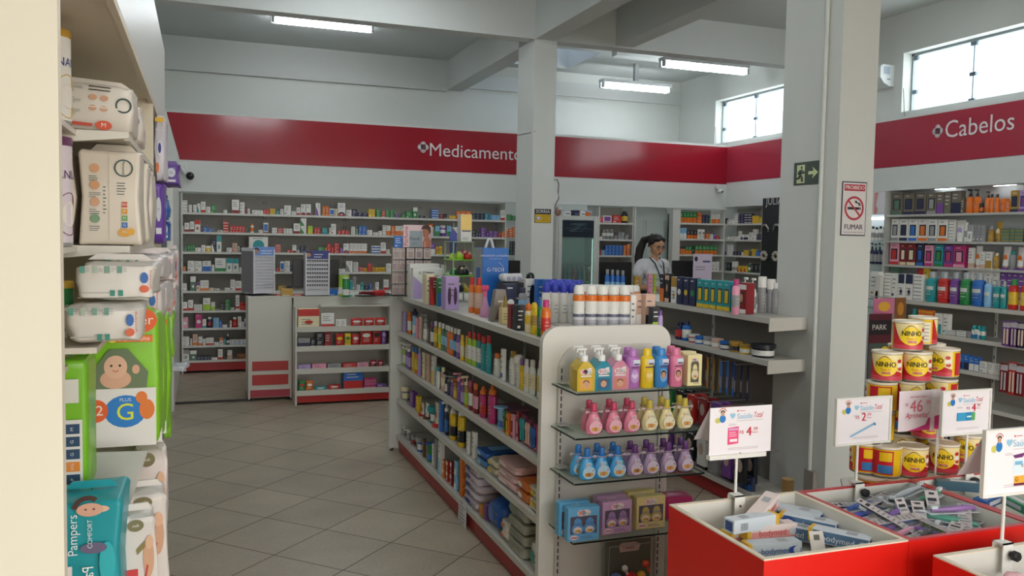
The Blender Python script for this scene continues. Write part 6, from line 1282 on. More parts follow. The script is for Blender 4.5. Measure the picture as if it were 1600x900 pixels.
# carded toothbrushes
def brush_pack(label, x, y, z, rz, tilt, roll, col, back, L=.2):
    o = link('toothbrush_pack', None, None, (x, y, z)); o.rotation_euler = (roll, tilt, rz); tag(o, label, 'toothbrush', 'carded toothbrushes in the second red bin')
    b = MB(); b.box(-.019, .019, -L/2, L/2, 0, .0015, mat('c4bcbc' if back else 'd8dade', .4))
    if back:
        for k in range(9): b.rectz(-.014, .014-.004*(k % 3), -L*.42+k*.016, -L*.42+k*.016+.006, .0019, mat('8a8488'))
        b.rectz(-.014, .012, L*.3, L*.36, .0019, mat('2a2a30')); b.rectz(-.008, .008, L*.42, L*.46, .0019, mat('2a2a30'))
    b.build('backing_card', o)
    s = -1 if back else 1; zz = .0015 if not back else 0
    m = mat(col, .25); b = MB()
    b.tube([(0, -L*.44, zz+s*.007), (.002, -L*.2, zz+s*.009), (0, L*.05, zz+s*.008), (0, L*.22, zz+s*.007), (0, L*.42, zz+s*.007)], [.006, .0095, .009, .006, .006], m, 8); b.build('handle', o)
    b = MB(); b.box(-.005, .005, L*.32, L*.43, zz+(s*.011 if s > 0 else -.02), zz+(.02 if s > 0 else -.011), mat('e8ecec', .5)); b.build('bristles', o)
    b = MB(); g_ = glass('f4f8fa', .93, .06, 'blister_film'); b.bbox(-.015, .015, -L*.47, L*.47, min(zz, zz+s*.022), max(zz, zz+s*.022), g_, .005); b.build('blister', o)
cols = ['2a5ab0', 'P', '4ab89c', 'B', 'L', '2a3a8a', 'I', 'T', '3a7ac8', 'K']
rnd = random.Random(21); k = 0
for layer, n in ((0, 15), (1, 15), (2, 12)):
    for q in range(n):
        x = 1.915+.24*((q*.37+layer*.21) % 1); y = 1.865+.22*((q*.618+.13*layer) % 1); k += 1
        back = rnd.random() < .5; along = q % 3 == 0; rz = rnd.uniform(-.35, .35) if along else rnd.choice((-1, 1))*rnd.uniform(1.0, 1.55); x = (1.86+.35*((q*.37+layer*.21) % 1)) if along else x; y = y if along else 1.80+.35*((q*.618+.13*layer) % 1)
        nm = '%s toothbrush pack, %s layer of the heap, %s %s part' % (['blue', 'purple', 'mint', 'blue', 'lime', 'navy', 'pink', 'teal', 'sky blue', 'black'][k % 10]+(' back-up' if back else ''), ['bottom', 'middle', 'upper'][layer], ['front', 'middle', 'back'][min(2, int(max(0, y-1.8)/.12))], ['left', 'central', 'right'][min(2, int(max(0, x-1.86)/.12))])
        while nm in LABELS: nm += ', under the next'
        brush_pack(nm, x, y, .70+layer*.02+.003*(q % 5)+(.02 if back else 0), rz, rnd.uniform(-.12, .12), rnd.uniform(-.12, .12), cols[k % 10], back)
for (px, py, z, rz, ti, ro, bk, c, nm, L_) in (
    (1365, 776, .775, -1.12, 0, .0, 1, 'B', 'long white printed card lying across the top of the heap', .2), (1312, 778, .765, 1.35, 0, 0, 1, 'P', 'white-ended card at the left edge of the heap', .15),
    (1352, 792, .762, -1.35, 0, 0, 0, '2a5ab0', 'blue toothbrush pack under the long printed card', .2), (1362, 806, .752, -1.5, 0, 0, 0, '2a4ac0', 'deep blue toothbrush pack at the left middle of the heap', .2), (1388, 808, .775, .5, 0, .35, 1, 'K', 'grey printed card tilted in the middle of the heap', .2),
    (1420, 815, .752, .03, 0, .95, 1, 'B', 'white-backed toothbrush card standing upright at the front wall, leftmost', .15), (1440, 818, .75, -.5, .0, .8, 1, 'P', 'grey-backed toothbrush card leaning right at the front wall', .15), (1462, 810, .76, -.55, .0, .8, 1, 'T', 'tallest white-backed toothbrush card leaning right', .19),
    (1512, 797, .778, 1.4, 0, .0, 0, '9a5aa8', 'purple toothbrush in clear blister at right of the heap', .19), (1432, 768, .78, -1.3, 0, .08, 0, 'd8d8dc', 'white-handled toothbrush sticking up over the rear of the heap', .2), (1545, 805, .77, -.8, 0, .25, 1, 'L', 'white printed card at the right edge of the heap', .17), (1410, 800, .768, -1.25, 0, 0, 0, 'P', 'violet and lime toothbrush pack in the heap centre', .19),
    (1480, 815, .755, .9, .0, .1, 0, '3aa88a', 'mint green toothbrush in clear blister on the heap', .19), (1428, 790, .78, 1.2, 0, .1, 0, 'K', 'black-handled toothbrush pack across the heap', .19), (1455, 780, .785, -1.3, 0, .1, 0, '2a9a6a', 'green toothbrush pack at the rear of the heap', .19), (1540, 820, .745, -1.3, 0, .1, 1, 'E', 'grey card lying low at the right front of the heap', .19)):
    x, y = at_bin(px, py, z); x = min(max(x, 1.885), 2.185); y = min(max(y, 1.80), 2.13); brush_pack(nm, x, y, z, rz, ti, ro, c, bk, L_)
for q in range(9):
    x, y = 2.34+.3*((q*.41) % 1), 1.86+.3*((q*.618) % 1)
    c = ['3a6aa0', '2a4a7a', 'b0a040', '4a8aa0', '3a9a70', '6a7a90', '2a5a9a', 'c8c8c8', '3a5a6a'][q]
    o = link('small_carton', None, None, (x, y, .70+.035*(q//4)), rot=(0, 0, q*1.1)); tag(o, 'small carton in the right-hand bin, %s from the left wall' % ordinal(q+1), 'box', 'cartons in the third red bin'); b = MB(); b.bbox(-.075, .075, -.022, .022, 0, .03, mat(c, .4), .002); b.rectz(-.05, .03, -.012, .012, .0306, mat('d8d8dc')); b.rect(-.05, .04, .008, .022, -.0226, mat('d8d8dc')); b.build('carton_body', o)
rnd = random.Random(4)
for q in range(16):
    x, y = 1.84+.34*((q*.377+.1) % 1), 1.26+.31*((q*.618) % 1); c = ['d8929c', '4a2a2a', '3a2226', 'e0a8ac', '2c1c20', 'b8606c', 'c8c4c8', '503038'][q % 8]
    o = link('sachet', None, None, (x, y, .705+.022*(q//5)), rot=(rnd.uniform(-.2, .2), rnd.uniform(-.15, .15), rnd.uniform(-1.2, 1.2))); tag(o, '%s sachet in the front bin, %s of the heap' % (['pink', 'dark brown', 'black', 'pale pink', 'near-black', 'rose', 'silver', 'plum'][q % 8], ordinal(q+1)), 'sachet', 'sachets in the front red bin')
    b = MB(); b.pillow(0, 0, 0, .055, .1, .018, mat(c, .2), .5, 7, .0015, q); b.ell(0, .009, .001, .001, -.06, mat('W')); b.build('foil', o)
    b = MB(); b.rectz(-.016, .016, -.03, .0, .0198, mat('e8e0e0')); b.ell(0, 0, .001, .001, 0, mat('W'), 6); b.build('print', o)
# ---------------------------------------------------------------- price cards on stems
blk = mat('1c1c1e', .5); stand = mat('e4e2dc', .35, name='white_plastic')
def offer_print(b, w, h, y, price, cents, prod):
    red = mat('c01830', .4); bl = mat('4a9ac8', .4); lb = mat('98c4dc', .4); x = lambda u: (u-.5)*w; z = lambda v: v*h
    b.rect(x(.46), x(.56), z(.905), z(.915), y, red); b.ell(x(.44), z(.91), w*.012, w*.012, y, red, 10)
    b.ell(x(.2), z(.76), w*.05, h*.085, y-.0001, mat('1c78c0'), 14); b.ell(x(.2), z(.87), w*.028, h*.055, y-.0002, mat('c89878'), 12); b.arc(x(.2), z(.89), w*.02, w*.036, y-.0003, mat('3a2820'), 0, PI, 8); b.ell(x(.125), z(.73), w*.045, h*.06, y, mat('c8c060'), 12); b.arc(x(.2), z(.89), w*.05, w*.065, y, mat('c88070'), .3, 2.8, 8)
    b.ftext('♥', h*.12, x(.36), z(.8), y, lb) if b.width('♥', 1) > .1 else b.ell(x(.36), z(.8), w*.03, h*.04, y, lb, 12)
    b.ftext('Saúde', h*.165, x(.555)+.0006, z(.79), y-.0003, lb); b.ftext('Saúde', h*.165, x(.555), z(.79), y, lb); 
    b.text('Total', h*.17, lambda a, c: (x(.775)+a*.8+c*.25, y, z(.8)+c), red, .8)
    b.rect(x(.42), x(.86), z(.695), z(.702), y, mat('b0a0a8'))
    px, pz = {'pinkbox': (.63, .45), 'brush': (.5, .58), 'packs': (.66, .6)}.get(prod, (.72, .42))
    b.ftext('R$', h*.1, x(px-.12), z(pz), y, red); b.ftext(price, h*.27, x(px), z(pz), y, red); b.ftext(price, h*.27, x(px)+.0015, z(pz), y-.0001, red); b.ftext(cents, h*.11, x(px+.1), z(pz+.05), y, red); b.rect(x(px+.05), x(px+.15), z(pz-.025), z(pz-.015), y, red)
    if prod == 'pinkbox': b.prism([(x(.29), z(.2)), (x(.46), z(.22)), (x(.46), z(.58)), (x(.29), z(.56))], y-.0008, y, mat('e84c80')); b.rect(x(.3), x(.45), z(.5), z(.55), y-.0012, mat('d8a0c8')); b.rect(x(.32), x(.44), z(.26), z(.32), y-.0012, mat('f0e4e8')); b.lines(x(.31), x(.45), z(.36), z(.48), y-.0012, mat('f4dce4'), 3)
    elif prod == 'brush': b.poly([(x(.24), z(.16)), (x(.27), z(.13)), (x(.74), z(.4)), (x(.72), z(.45))], y, mat('88b8d4')); b.poly([(x(.68), z(.4)), (x(.73), z(.37)), (x(.75), z(.4)), (x(.71), z(.45))], y-.0004, mat('5a8cb0'))
    elif prod == 'packs': [b.bbox(x(a), x(a+.19), y-.003, y, z(.3), z(.5), mat(c), .0005) for a, c in ((.3, '3a9cc8'), (.48, '2a88bc'))]; b.rect(x(.6), x(.68), z(.31), z(.49), y-.0034, mat('5aa860')); b.rect(x(.5), x(.6), z(.38), z(.42), y-.0034, mat('d8ecf4'))
    else: b.poly([(x(.42), z(.6)), (x(.62), z(.63)), (x(.58), z(.56)), (x(.46), z(.55))], y, mat('6a2a6a')); b.rect(x(.44), x(.6), z(.3), z(.54), y, mat('dce8f0')); b.rect(x(.46), x(.58), z(.44), z(.5), y-.0002, mat('78b0d0')); b.rect(x(.46), x(.66), z(.14), z(.26), y, mat('e8a838')); b.rect(x(.46), x(.66), z(.1), z(.14), y, mat('7a3048')); b.ftext('G', h*.1, x(.5), z(.2), y-.0003, mat('3a2c20'))
    b.lines(x(.3), x(.8), z(.08), z(.14), y, mat('b8a8b0'), 2, random.Random(2)); b.lines(x(.3), x(.46), z(.6), z(.65), y, mat('a8949c'), 2, random.Random(3))
def price_card(label, pl, pr, ptop, pbot, y, stem_px, foot, price, cents, prod, tent, framed, clip_front):
    A, B_ = on(pl, pbot, y=y), on(pr, ptop, y=y); w, H = B_.x-A.x, B_.z-A.z; S = on(stem_px, 740, y=y)
    o = empty('price_sign', label, 'sign', (A.x+w/2, y, A.z), 0, 'price signs on stems'); dz = -(A.z-BZT)
    if framed: b = MB(); t = .007; b.box(-w/2-t, w/2+t, -.006, .006, -t, 0, stand); b.box(-w/2-t, w/2+t, -.006, .006, H, H+t, stand); b.box(-w/2-t, -w/2, -.006, .006, 0, H, stand); b.box(w/2, w/2+t, -.006, .006, 0, H, stand); b.box(-w/2, w/2, .001, .004, 0, H, stand); b.build('frame', o)
    else: b = MB(); b.box(-w/2, w/2-.02, -.008, .012, -.014, -.0005, stand); b.build('frame', o)
    pap = mat('ece6ea', .55, name='offer_paper'); b0 = MB(); b0.box(-w/2, w/2, -.0016, 0, 0, H, pap); b = MB(); offer_print(b, w, H, -.0022, price, cents, prod); os_ = b0.build('offer_sheet', o); b.build('print', os_)
    if tent: b = MB(); b.add([(-w/2, 0, H), (w/2, 0, H), (w/2+.0, .085, .03), (-w/2, .085, .03)], [(0, 1, 2, 3)], pap); b.add([(-w/2, 0.001, H), (w/2, 0.001, H), (w/2, .086, .03), (-w/2, .086, .03)], [(3, 2, 1, 0)], mat('d8d2d8', .55)); b.build('rear_sheet', o)
    sx = S.x-o.location.x; b = MB(); b.tube([(sx, .0, -.008), (sx, .0, dz+.02)], .0045, stand, 8); b.build('stem', o)
    b = MB()
    fy = -.012 if clip_front else -.006
    b.box(sx-.02, sx+.016, fy-.016, fy-.013, dz-.06, dz+.018, stand); b.box(sx-.02, sx+.016, fy-.016, .012, dz+.014, dz+.018, stand); b.box(sx-.02, sx+.016, .009, .012, dz-.03, dz+.018, stand)
    if clip_front:
        for q in (-.012, -.042): b.lathe([(.004, 0), (.003, .002)], mat('6a4038', .4), 8); 
    clo = b.build('clamp', o)
    if clip_front:
        for q in (-.015, -.045): b = MB(); b.xf = Matrix.Translation((sx, fy-.016, dz+q)) @ Matrix.Rotation(PI/2, 4, 'X'); b.lathe([(.0045, 0), (.003, .003)], mat('7a5a50', .4), 10); b.build('screw', clo)
    else:
        b = MB(); b.xf = Matrix.Translation((sx+.006, fy-.016, dz-.012)) @ Matrix.Rotation(PI/2, 4, 'X'); b.lathe([(.006, 0), (.006, .008), (.014, .01), (.014, .022), (.01, .026)], blk, 8); b.build('knob', clo)
price_card('tent price sign for a pink box at 4,99 over the toothpaste bin', 1107, 1206, 632, 712, 2.197, 1150, 0, '4', ',99', 'pinkbox', True, False, True)
price_card('framed price sign showing a toothbrush at 2,99', 1306, 1390, 621, 694, 2.197, 1338, 0, '2', ',99', 'brush', False, True, False)
price_card('framed price sign showing two blue packs at 4,99', 1471, 1546, 610, 679, 2.195, 1508, 0, '4', ',99', 'packs', False, True, False)
price_card('tent price sign on the front bin at the right, with yellow G mark', 1536, 1640, 668, 774, 1.628, 1571, 0, '9', ',99', 'purple', True, True, False)
# clear poster with the 46,99 offer in front of the tins
y = 2.32; A, B_ = on(1403, 675, y=y), on(1470, 608, y=y); w, H = B_.x-A.x, B_.z-A.z
o = empty('offer_poster', 'pink and white Aproveite offer sheet reading 46,99 in front of the tins', 'poster', (A.x+w/2, y, A.z))
b = MB(); b.box(-w/2, w/2, 0, .0015, 0, H, mat('e8dce2', .3)); pk = mat('c83078', .4); rd = mat('c01c3c', .4)
b.poly([(-w*.3, 0), (w/2-.001, 0), (w/2-.001, H*.36), (w*.22, H*.3), (w*.16, H*.14), (-w*.1, H*.05)], -.0006, pk); b.build('sheet', o)
b = MB(); b.ftext('LEITE NINHO FASES 1+', H*.055, -.006, H*.84, -.001, rd); b.ftext('R$', H*.09, -w*.32, H*.66, -.001, mat('d86a80')); b.ftext('46', H*.42, -w*.08-.001, H*.6, -.0014, mat('d86a80')); b.ftext('46', H*.42, -w*.08, H*.6, -.001, mat('d86a80')); b.ftext(',99', H*.16, w*.2, H*.68, -.001, mat('d86a80')); b.text('Aproveite!', H*.2, lambda a, c: (-.01+a*.85+c*.25, -.001, H*.38+c), rd); b.build('lettering', o)
b = MB(); b.box(w*.26, w*.36, -.0025, -.0015, -.002, H+.002, glass('ffffff', .55, .02, 'clear_sleeve')); b.box(w*.49, w*.5, -.003, .004, -.1, H+.002, glass('ffffff', .5, .02, 'clear_sleeve')); b.build('clear_sleeve', o)
b = MB(); b.tube([(w*.495, .006, H*.2), (w*.495, .006, BZT-A.z-.1), (w*.495, .012, -A.z+.61)], .004, stand); b.build('stem', o)
# ---------------------------------------------------------------- milk tins
def tin_mesh():
    R, Ht = .054, .107; b = MB(); ye = mat('e8c020', .3); rd = mat('c0202c', .3); wh = mat('ded6c0', .35)
    b.lathe([(R*.97, 0, SILV), (R, .002), (R, .006, ye), (R, Ht-.006, SILV), (R*1.01, Ht-.004), (R*1.01, Ht-.002)], ye, 40)
    out = [(None, None)]
    def patch(a0, a1, zlo, zhi, m, e=.0005, n=24):
        P = []; F = []
        for k in range(n+1):
            t = k/n; a = a0+(a1-a0)*t; r = R+e; P += [(r*math.sin(a), -r*math.cos(a), zlo(t) if callable(zlo) else zlo), (r*math.sin(a), -r*math.cos(a), zhi(t) if callable(zhi) else zhi)]
        for k in range(n): F.append((2*k, 2*k+2, 2*k+3, 2*k+1))
        b.add(P, F, m, True)
    top, lo = Ht-.0065, .0065
    patch(-1.25, 1.3, lambda t: lo+(top-lo)*.0+(.1*(abs(t-.55)**1.5)), top, mat('ecdca0', .35), .0003)
    patch(-1.3, 1.3, lo, lambda t: lo+.03+.02*math.cos((t-.2)*2.2) if t > .25 else lo+.03+.08*((.25-t)/.25)**1.2, rd, .0005, 40)
    patch(-1.3, 1.3, lo, lambda t: lo+.016, mat('d04858', .35), .0008)
    for k in range(1):
        P = []; n = 30
        for j in range(n): q = 2*PI*j/n; a = .04+.78*math.cos(q); z = Ht*.52+.034*math.sin(q); r = R+.0011; P.append((r*math.sin(a), -r*math.cos(a), z))
        # ellipse wrapped on the wall as a fan of strips
        F = []
        for j in range(1, n//2): F.append((j-1 if j > 1 else 0, j, n-j, n-j+1 if j > 1 else 0) if j > 1 else (0, 1, n-1))
        b.add(P, F, mat('f0d028', .3), True)
    def cyl(a0, z0, e): return lambda x, z: ((R+e)*math.sin(a0+x/R), -(R+e)*math.cos(a0+x/R), z0+z)
    [b.text('NINHO', .026, cyl(.03+q_*.012, Ht*.6+(q_ % 2)*.0006, .0016+.0001*q_), mat('1c1c1c', .4), .82) for q_ in range(3)]; b.text('Fases 1+', .0105, cyl(.06, Ht*.43, .0016), mat('c0202c'))
    P = []
    patch(-.22, .36, Ht*.28, Ht*.36, rd, .0016); b.text('LACTENTE', .008, cyl(.07, Ht*.32, .0022), mat('f0e8d8'))
    patch(-.5, .45, lambda t: Ht*.68+.02*math.sin(PI*t), lambda t: Ht*.68+.0025+.022*math.sin(PI*t), mat('a88420'), .0016)
    # cartoon-free red and white heart cup motif
    a0 = .98
    for dx, dz, rx, m in ((.0, .016, .009, rd), (.0, .0, .012, mat('f0e8e0')), (.003, -.012, .009, rd)):
        f = cyl(a0, Ht*.58, .0018); n = 14; P = [f(dx+rx*math.cos(2*PI*k/n), dz+rx*.8*math.sin(2*PI*k/n)) for k in range(n)]; b.add(P, [tuple(range(n))], m)
    # back: red block with yellow and blue nutrition tables
    patch(1.5, 3.0, lo+.004, top-.004, rd, .0006); patch(2.1, 2.9, Ht*.55, Ht*.86, ye, .001); patch(2.0, 2.95, Ht*.14, Ht*.42, mat('3a7ab4', .35), .001); patch(-2.6, -1.45, lo+.006, top-.01, wh, .0006)
    for k in range(5): patch(-2.5, -1.55, Ht*(.2+.13*k), Ht*(.2+.13*k)+.004, mat('a49c90'), .0009, 8)
    l = MB(); l.lathe([(R*1.015, Ht-.004), (R*1.02, Ht+.003), (R*.98, Ht+.004), (R*.96, Ht+.001)], mat('e4dcc8', .35), 36)
    return [(None, b.mesh('milk_tin')), ('lid', l.mesh('lid'))]
TH = .1125; ZTOP = on(1417, 546, y=2.47).z; base = ZTOP-5*TH
o = empty('display_table', 'low white stand carrying the pyramid of milk tins', 'table', (2.62, 2.62, 0)); b = MB(); b.prismz([(-.44, -.3), (.38, -.3), (.38, .1), (-.16, .1)], .03, base-.015, binwhite); b.build('body', o); b = MB(); b.prismz([(-.5, -.32), (.41, -.32), (.41, .12), (-.17, .12)], base-.015, base-.001, binwhite); b.build('top', o)
TIERS = [(5, 545, [(1417, 2.47, .25), (1440, 2.60, 2.0)]), (4, 592, [(1384.5, 2.47, -.1), (1430, 2.44, .05), (1474, 2.49, -.75), (1408, 2.62, .3), (1452, 2.63, .2)]),
         (3, 640, [(1376, 2.47, -2.3), (1419, 2.45, .5), (1470, 2.46, -.9), (1398, 2.61, .2), (1446, 2.61, .1)]), (2, 690, [(1372, 2.48, -2.2), (1405, 2.58, -2.4), (1447, 2.46, .2), (1490, 2.49, -.3), (1424, 2.68, .1)]),
         (1, 738, [(1351, 2.47, -2.2), (1383, 2.41, -2.5), (1424, 2.38, .15), (1473, 2.38, -.08), (1512, 2.46, -.4), (1405, 2.55, .2), (1448, 2.53, .1)]), (0, 790, [(1358, 2.42, -2.3), (1401, 2.37, .2), (1446, 2.37, .1), (1490, 2.38, .0), (1375, 2.56, .1), (1420, 2.53, .2), (1468, 2.53, .1), (1512, 2.53, .1)])]
for lvl, py, pts in TIERS:
    for q, (px, y, tw) in enumerate(pts):
        p = on(px, py, y=y); spawn(('tin',), tin_mesh, 'milk_tin', 'yellow and red milk powder tin, %s tier from the stand, %s listed along it' % (ordinal(lvl+1), ordinal(q+1)) if 0 else 'yellow and red milk tin, %s tier of the pyramid, %s %s' % (ordinal(lvl+1), ordinal(q+1), 'from front left'), 'tin', (p.x, y, base+lvl*TH), -math.atan2(p.x, y)+tw, 'pyramid of milk tins')
# ---------------------------------------------------------------- signs on the columns
b = MB(); A, B_ = on(1240, 290, x=PX0-.004), on(1283, 250, x=PX0-.004)
b.xf = Matrix.Translation((PX0-.002, (A.y+B_.y)/2, (A.z+B_.z)/2)) @ Matrix.Rotation(-PI/2, 4, 'Z'); w, h = abs(A.y-B_.y), abs(A.z-B_.z)
o = empty('exit_sign', 'dark green emergency exit sign with running figure on the front column', 'sign'); 
gl = mat('d8e0b0', .5); b.box(-w/2, w/2, -.003, .002, -h/2, h/2, mat('45524a', .45)); b.build('plate', o)
m4 = b.xf; b = MB(); b.xf = m4; y = -.0036; b.rect(-w*.38, -w*.08, -h*.42, h*.38, y, gl); dk = mat('45524a', .45)
b.ell(-w*.2, h*.26, w*.035, w*.035, y-.0005, dk, 12)
for pts in ([(-.2, .16), (-.24, -.08)], [(-.2, .14), (-.13, .02), (-.09, .06)], [(-.21, .14), (-.29, .06), (-.31, -.04)], [(-.24, -.08), (-.17, -.18), (-.16, -.36)], [(-.24, -.08), (-.3, -.2), (-.38, -.2)]): b.tube([(u*w, y-.0006, v*h) for u, v in pts], .0075, dk, 6)
b.box(w*.06, w*.26, y-.0006, y, -h*.07, h*.07, gl); b.poly([(w*.2, -h*.26), (w*.42, 0), (w*.2, h*.26), (w*.27, 0)][::-1], y-.0006, gl); b.build('pictogram', o)
A, B_ = on(1313, 368, y=3.786), on(1355, 285, y=3.786); w, h = B_.x-A.x, B_.z-A.z
o = empty('no_smoking_sign', 'white and red PROIBIDO FUMAR sign on the front column', 'sign', (A.x+w/2, 3.788, A.z))
b = MB(); b.bbox(-w/2, w/2, -.003, .001, 0, h, mat('3a3a48', .4), .001); b.rect(-w*.47, w*.47, h*.02, h*.98, -.0034, mat('dcd8d8', .4)); b.build('plate', o)
b = MB(); rd = mat('b83848', .4); y = -.004; b.rect(-w*.42, w*.42, h*.83, h*.95, y, rd); t = 'PROIBIDO'; b.ftext(t, w*.76/b.width(t, 1), 0, h*.89, y-.0006, mat('e4dcdc')); b.ftext(t, w*.76/b.width(t, 1), .0012, h*.89, y-.0007, mat('e4dcdc'))
r = w*.39; cz = h*.51; b.rect(-w*.27, w*.2, cz-h*.025, cz+h*.022, y, mat('24242c')); b.rect(w*.2, w*.28, cz-h*.025, cz+h*.022, y, mat('7a7a80'))
for q in (0, .05): b.tube([(w*(.02+q), y, cz+h*.14), (w*(.07+q), y, cz+h*.1), (w*(.16+q), y, cz+h*.1), (w*(.2+q), y, cz+h*.05)], .003, mat('2c2c34'), 6)
b.arc(0, cz, r*.82, r, y-.001, rd, n=36); a = r*.88
b.poly([(-a*.76, cz+a*.64), (-a*.64, cz+a*.76), (a*.76, cz-a*.64), (a*.64, cz-a*.76)], y-.0012, rd)
t = 'FUMAR'; s = w*.74/b.width(t, 1); b.ftext(t, s, 0, h*.16, y, mat('2a2a38')); b.ftext(t, s, .0012, h*.16, y-.0001, mat('2a2a38')); t = 'Conforme Lei Estadual 13.541/09'; b.ftext(t, w*.82/b.width(t, 1), 0, h*.065, y, mat('4a4a58')); b.build('lettering', o)
A, B_ = on(835, 348, y=8.386), on(861, 327, y=8.386); w, h = B_.x-A.x, B_.z-A.z
o = empty('camera_notice', 'black and yellow SORRIA camera notice on the back column', 'sign', (A.x+w/2, 8.388, A.z)); b = MB(); b.bbox(-w/2, w/2, -.003, .001, 0, h, mat('2c2c30', .4), .001); b.rect(-w*.47, w*.47, h*.03, h*.62, -.0036, mat('d0a820', .4)); b.build('plate', o)
b = MB(); t = 'SORRIA'; b.ftext(t, w*.84/b.width(t, 1), 0, h*.81, -.0042, mat('e8e8e8')); b.ell(-w*.26, h*.33, w*.14, w*.14, -.0042, mat('e0e0e8'), 18); b.arc(-w*.26, h*.33, w*.1, w*.13, -.0046, mat('3a3a70')); b.arc(-w*.26, h*.34, w*.05, w*.07, -.0046, mat('3a3a70'), PI, 2*PI, 8)
for t, v in (('VOCÊ ESTÁ', .48), ('SENDO', .32), ('FILMADO', .16)): b.ftext(t, h*.13, w*.17, h*v, -.0042, mat('5a4a10'))
b.build('lettering', o)
# cable hanging beside the back column, white switch box
b = MB(); pts = [on(px, py, y=8.41) for px, py in ((866, 281), (871, 281), (873, 288), (872, 300), (873, 310), (868, 320), (867, 326))]; b.tube(pts, .006, mat('6a5a58', .5), 6); hc_ = tag(b.build('hanging_cable'), 'thin dark cable with loose wire bundle hanging right of the back column', 'cable')
p = on(869, 326, y=8.41); b = MB(); b.ball((p.x+.02, 8.41, p.z-.03), .04, .03, .05, mat('8a6a60', .5), 10, 7); b.ball((p.x+.04, 8.39, p.z), .03, .02, .02, mat('c8c4c0', .5), 8, 6); b.build('wire_bundle', hc_)
b = MB(); b.tube([on(px, py, y=8.38 if px > 835 else 8.6) for px, py in ((836, 205),)] + [Vector((PX0-.004, 8.5, on(826, 208, x=PX0-.004).z)), Vector((PX0-.004, 8.86, on(809, 211, x=PX0-.004).z))], .005, mat('7a7a78'), 6); tag(b.build('thin_cord'), 'thin cord crossing the side of the back column', 'cable')
# candle-like roll and small fitting at the front column foot
p = on(1253, 752, y=3.2); o = empty('cardboard_tube', 'short tan cylinder standing beside the front column behind the bins', 'tube', (p.x, 3.3, 0)); b = MB(); z1 = on(1253, 746, y=3.3).z; b.lathe([(.028, 0), (.028, z1), (.024, z1)], mat('b0905c', .6), 18); b.build('tube_wall', o)
p, q = on(1258, 745, x=PX0-.02), on(1273, 738, x=PX0-.02); b = MB(); b.box(PX0-.03, PX0, min(p.y, q.y), max(p.y, q.y), p.z-.08, q.z, mat('98928c', .5)); tag(b.build('wall_socket'), 'grey socket box low on the side of the front column', 'socket')
# security cameras
p = on(285, 268, y=10.12); o = empty('security_camera', 'dark dome camera on a white bracket at the left end of the back fascia', 'camera', (p.x, YB, p.z)); b = MB(); b.bbox(-.07, .05, -.05, -.001, .0, .1, mat('d8dcda', .4), .012); b.build('bracket', o)
q = on(297, 275, y=10.06); b = MB(); b.tube([(0, -.04, .02), (q.x-p.x-.03, -.08, q.z-p.z+.01)], .02, mat('d8dcda', .4)); b.build('arm', o); b = MB(); b.ball((q.x-p.x, -.1, q.z-p.z), .045, .045, .045, mat('202022', .15), 14, 10); b.build('dome', o)
p = on(1124, 294, y=10.1); o = empty('security_camera', 'white security camera on the fascia corner above the corner shelving', 'camera', (p.x, YB, p.z)); b = MB(); b.bbox(-.05, .05, -.06, -.001, -.02, .055, mat('c8ccca', .4), .012); b.build('bracket', o); b = MB(); b.ball((.01, -.06, -.045), .04, .04, .035, mat('d4d8d6', .3)); b.ball((.02, -.092, -.05), .016, .014, .016, mat('3a3c40', .2)); b.build('camera_head', o)
# wall unit beside the window
p, q = on(1370, 141, x=XW), on(1398, 102, x=XW); o = empty('wall_unit', 'white wall-mounted air unit left of the long high window', 'appliance', (XW, (p.y+q.y)/2, p.z)); wy, h = abs(p.y-q.y)/2, q.z-p.z
b = MB(); prof = [(-.0, h), (-.16, h), (-.19, h*.9), (-.19, h*.4), (-.14, h*.14), (-.06, .0), (0, .0)]
b.add([(x, -wy, z) for x, z in prof]+[(x, wy, z) for x, z in prof], [tuple(range(7)), tuple(range(13, 6, -1))]+[(k, k+7, (k+1) % 7+7, (k+1) % 7) for k in range(7)], mat('dfe3e4', .35)); b.build('casing', o)
b = MB(); b.rectx(-wy*.7, wy*.1, h*.55, h*.85, -.1915, mat('98a4b4', .4)); b.add([(x, -wy-.001, z) for x, z in ((-.06, h*.55), (-.15, h*.55), (-.15, h*.9), (-.06, h*.9))], [(0, 1, 2, 3)], mat('a8b4c4', .4)); b.add([(x, -wy-.001, z) for x, z in ((-.05, h*.3), (-.1, h*.3), (-.1, h*.34), (-.05, h*.34))], [(0, 1, 2, 3)], mat('5a6068')); b.build('rating_labels', o)
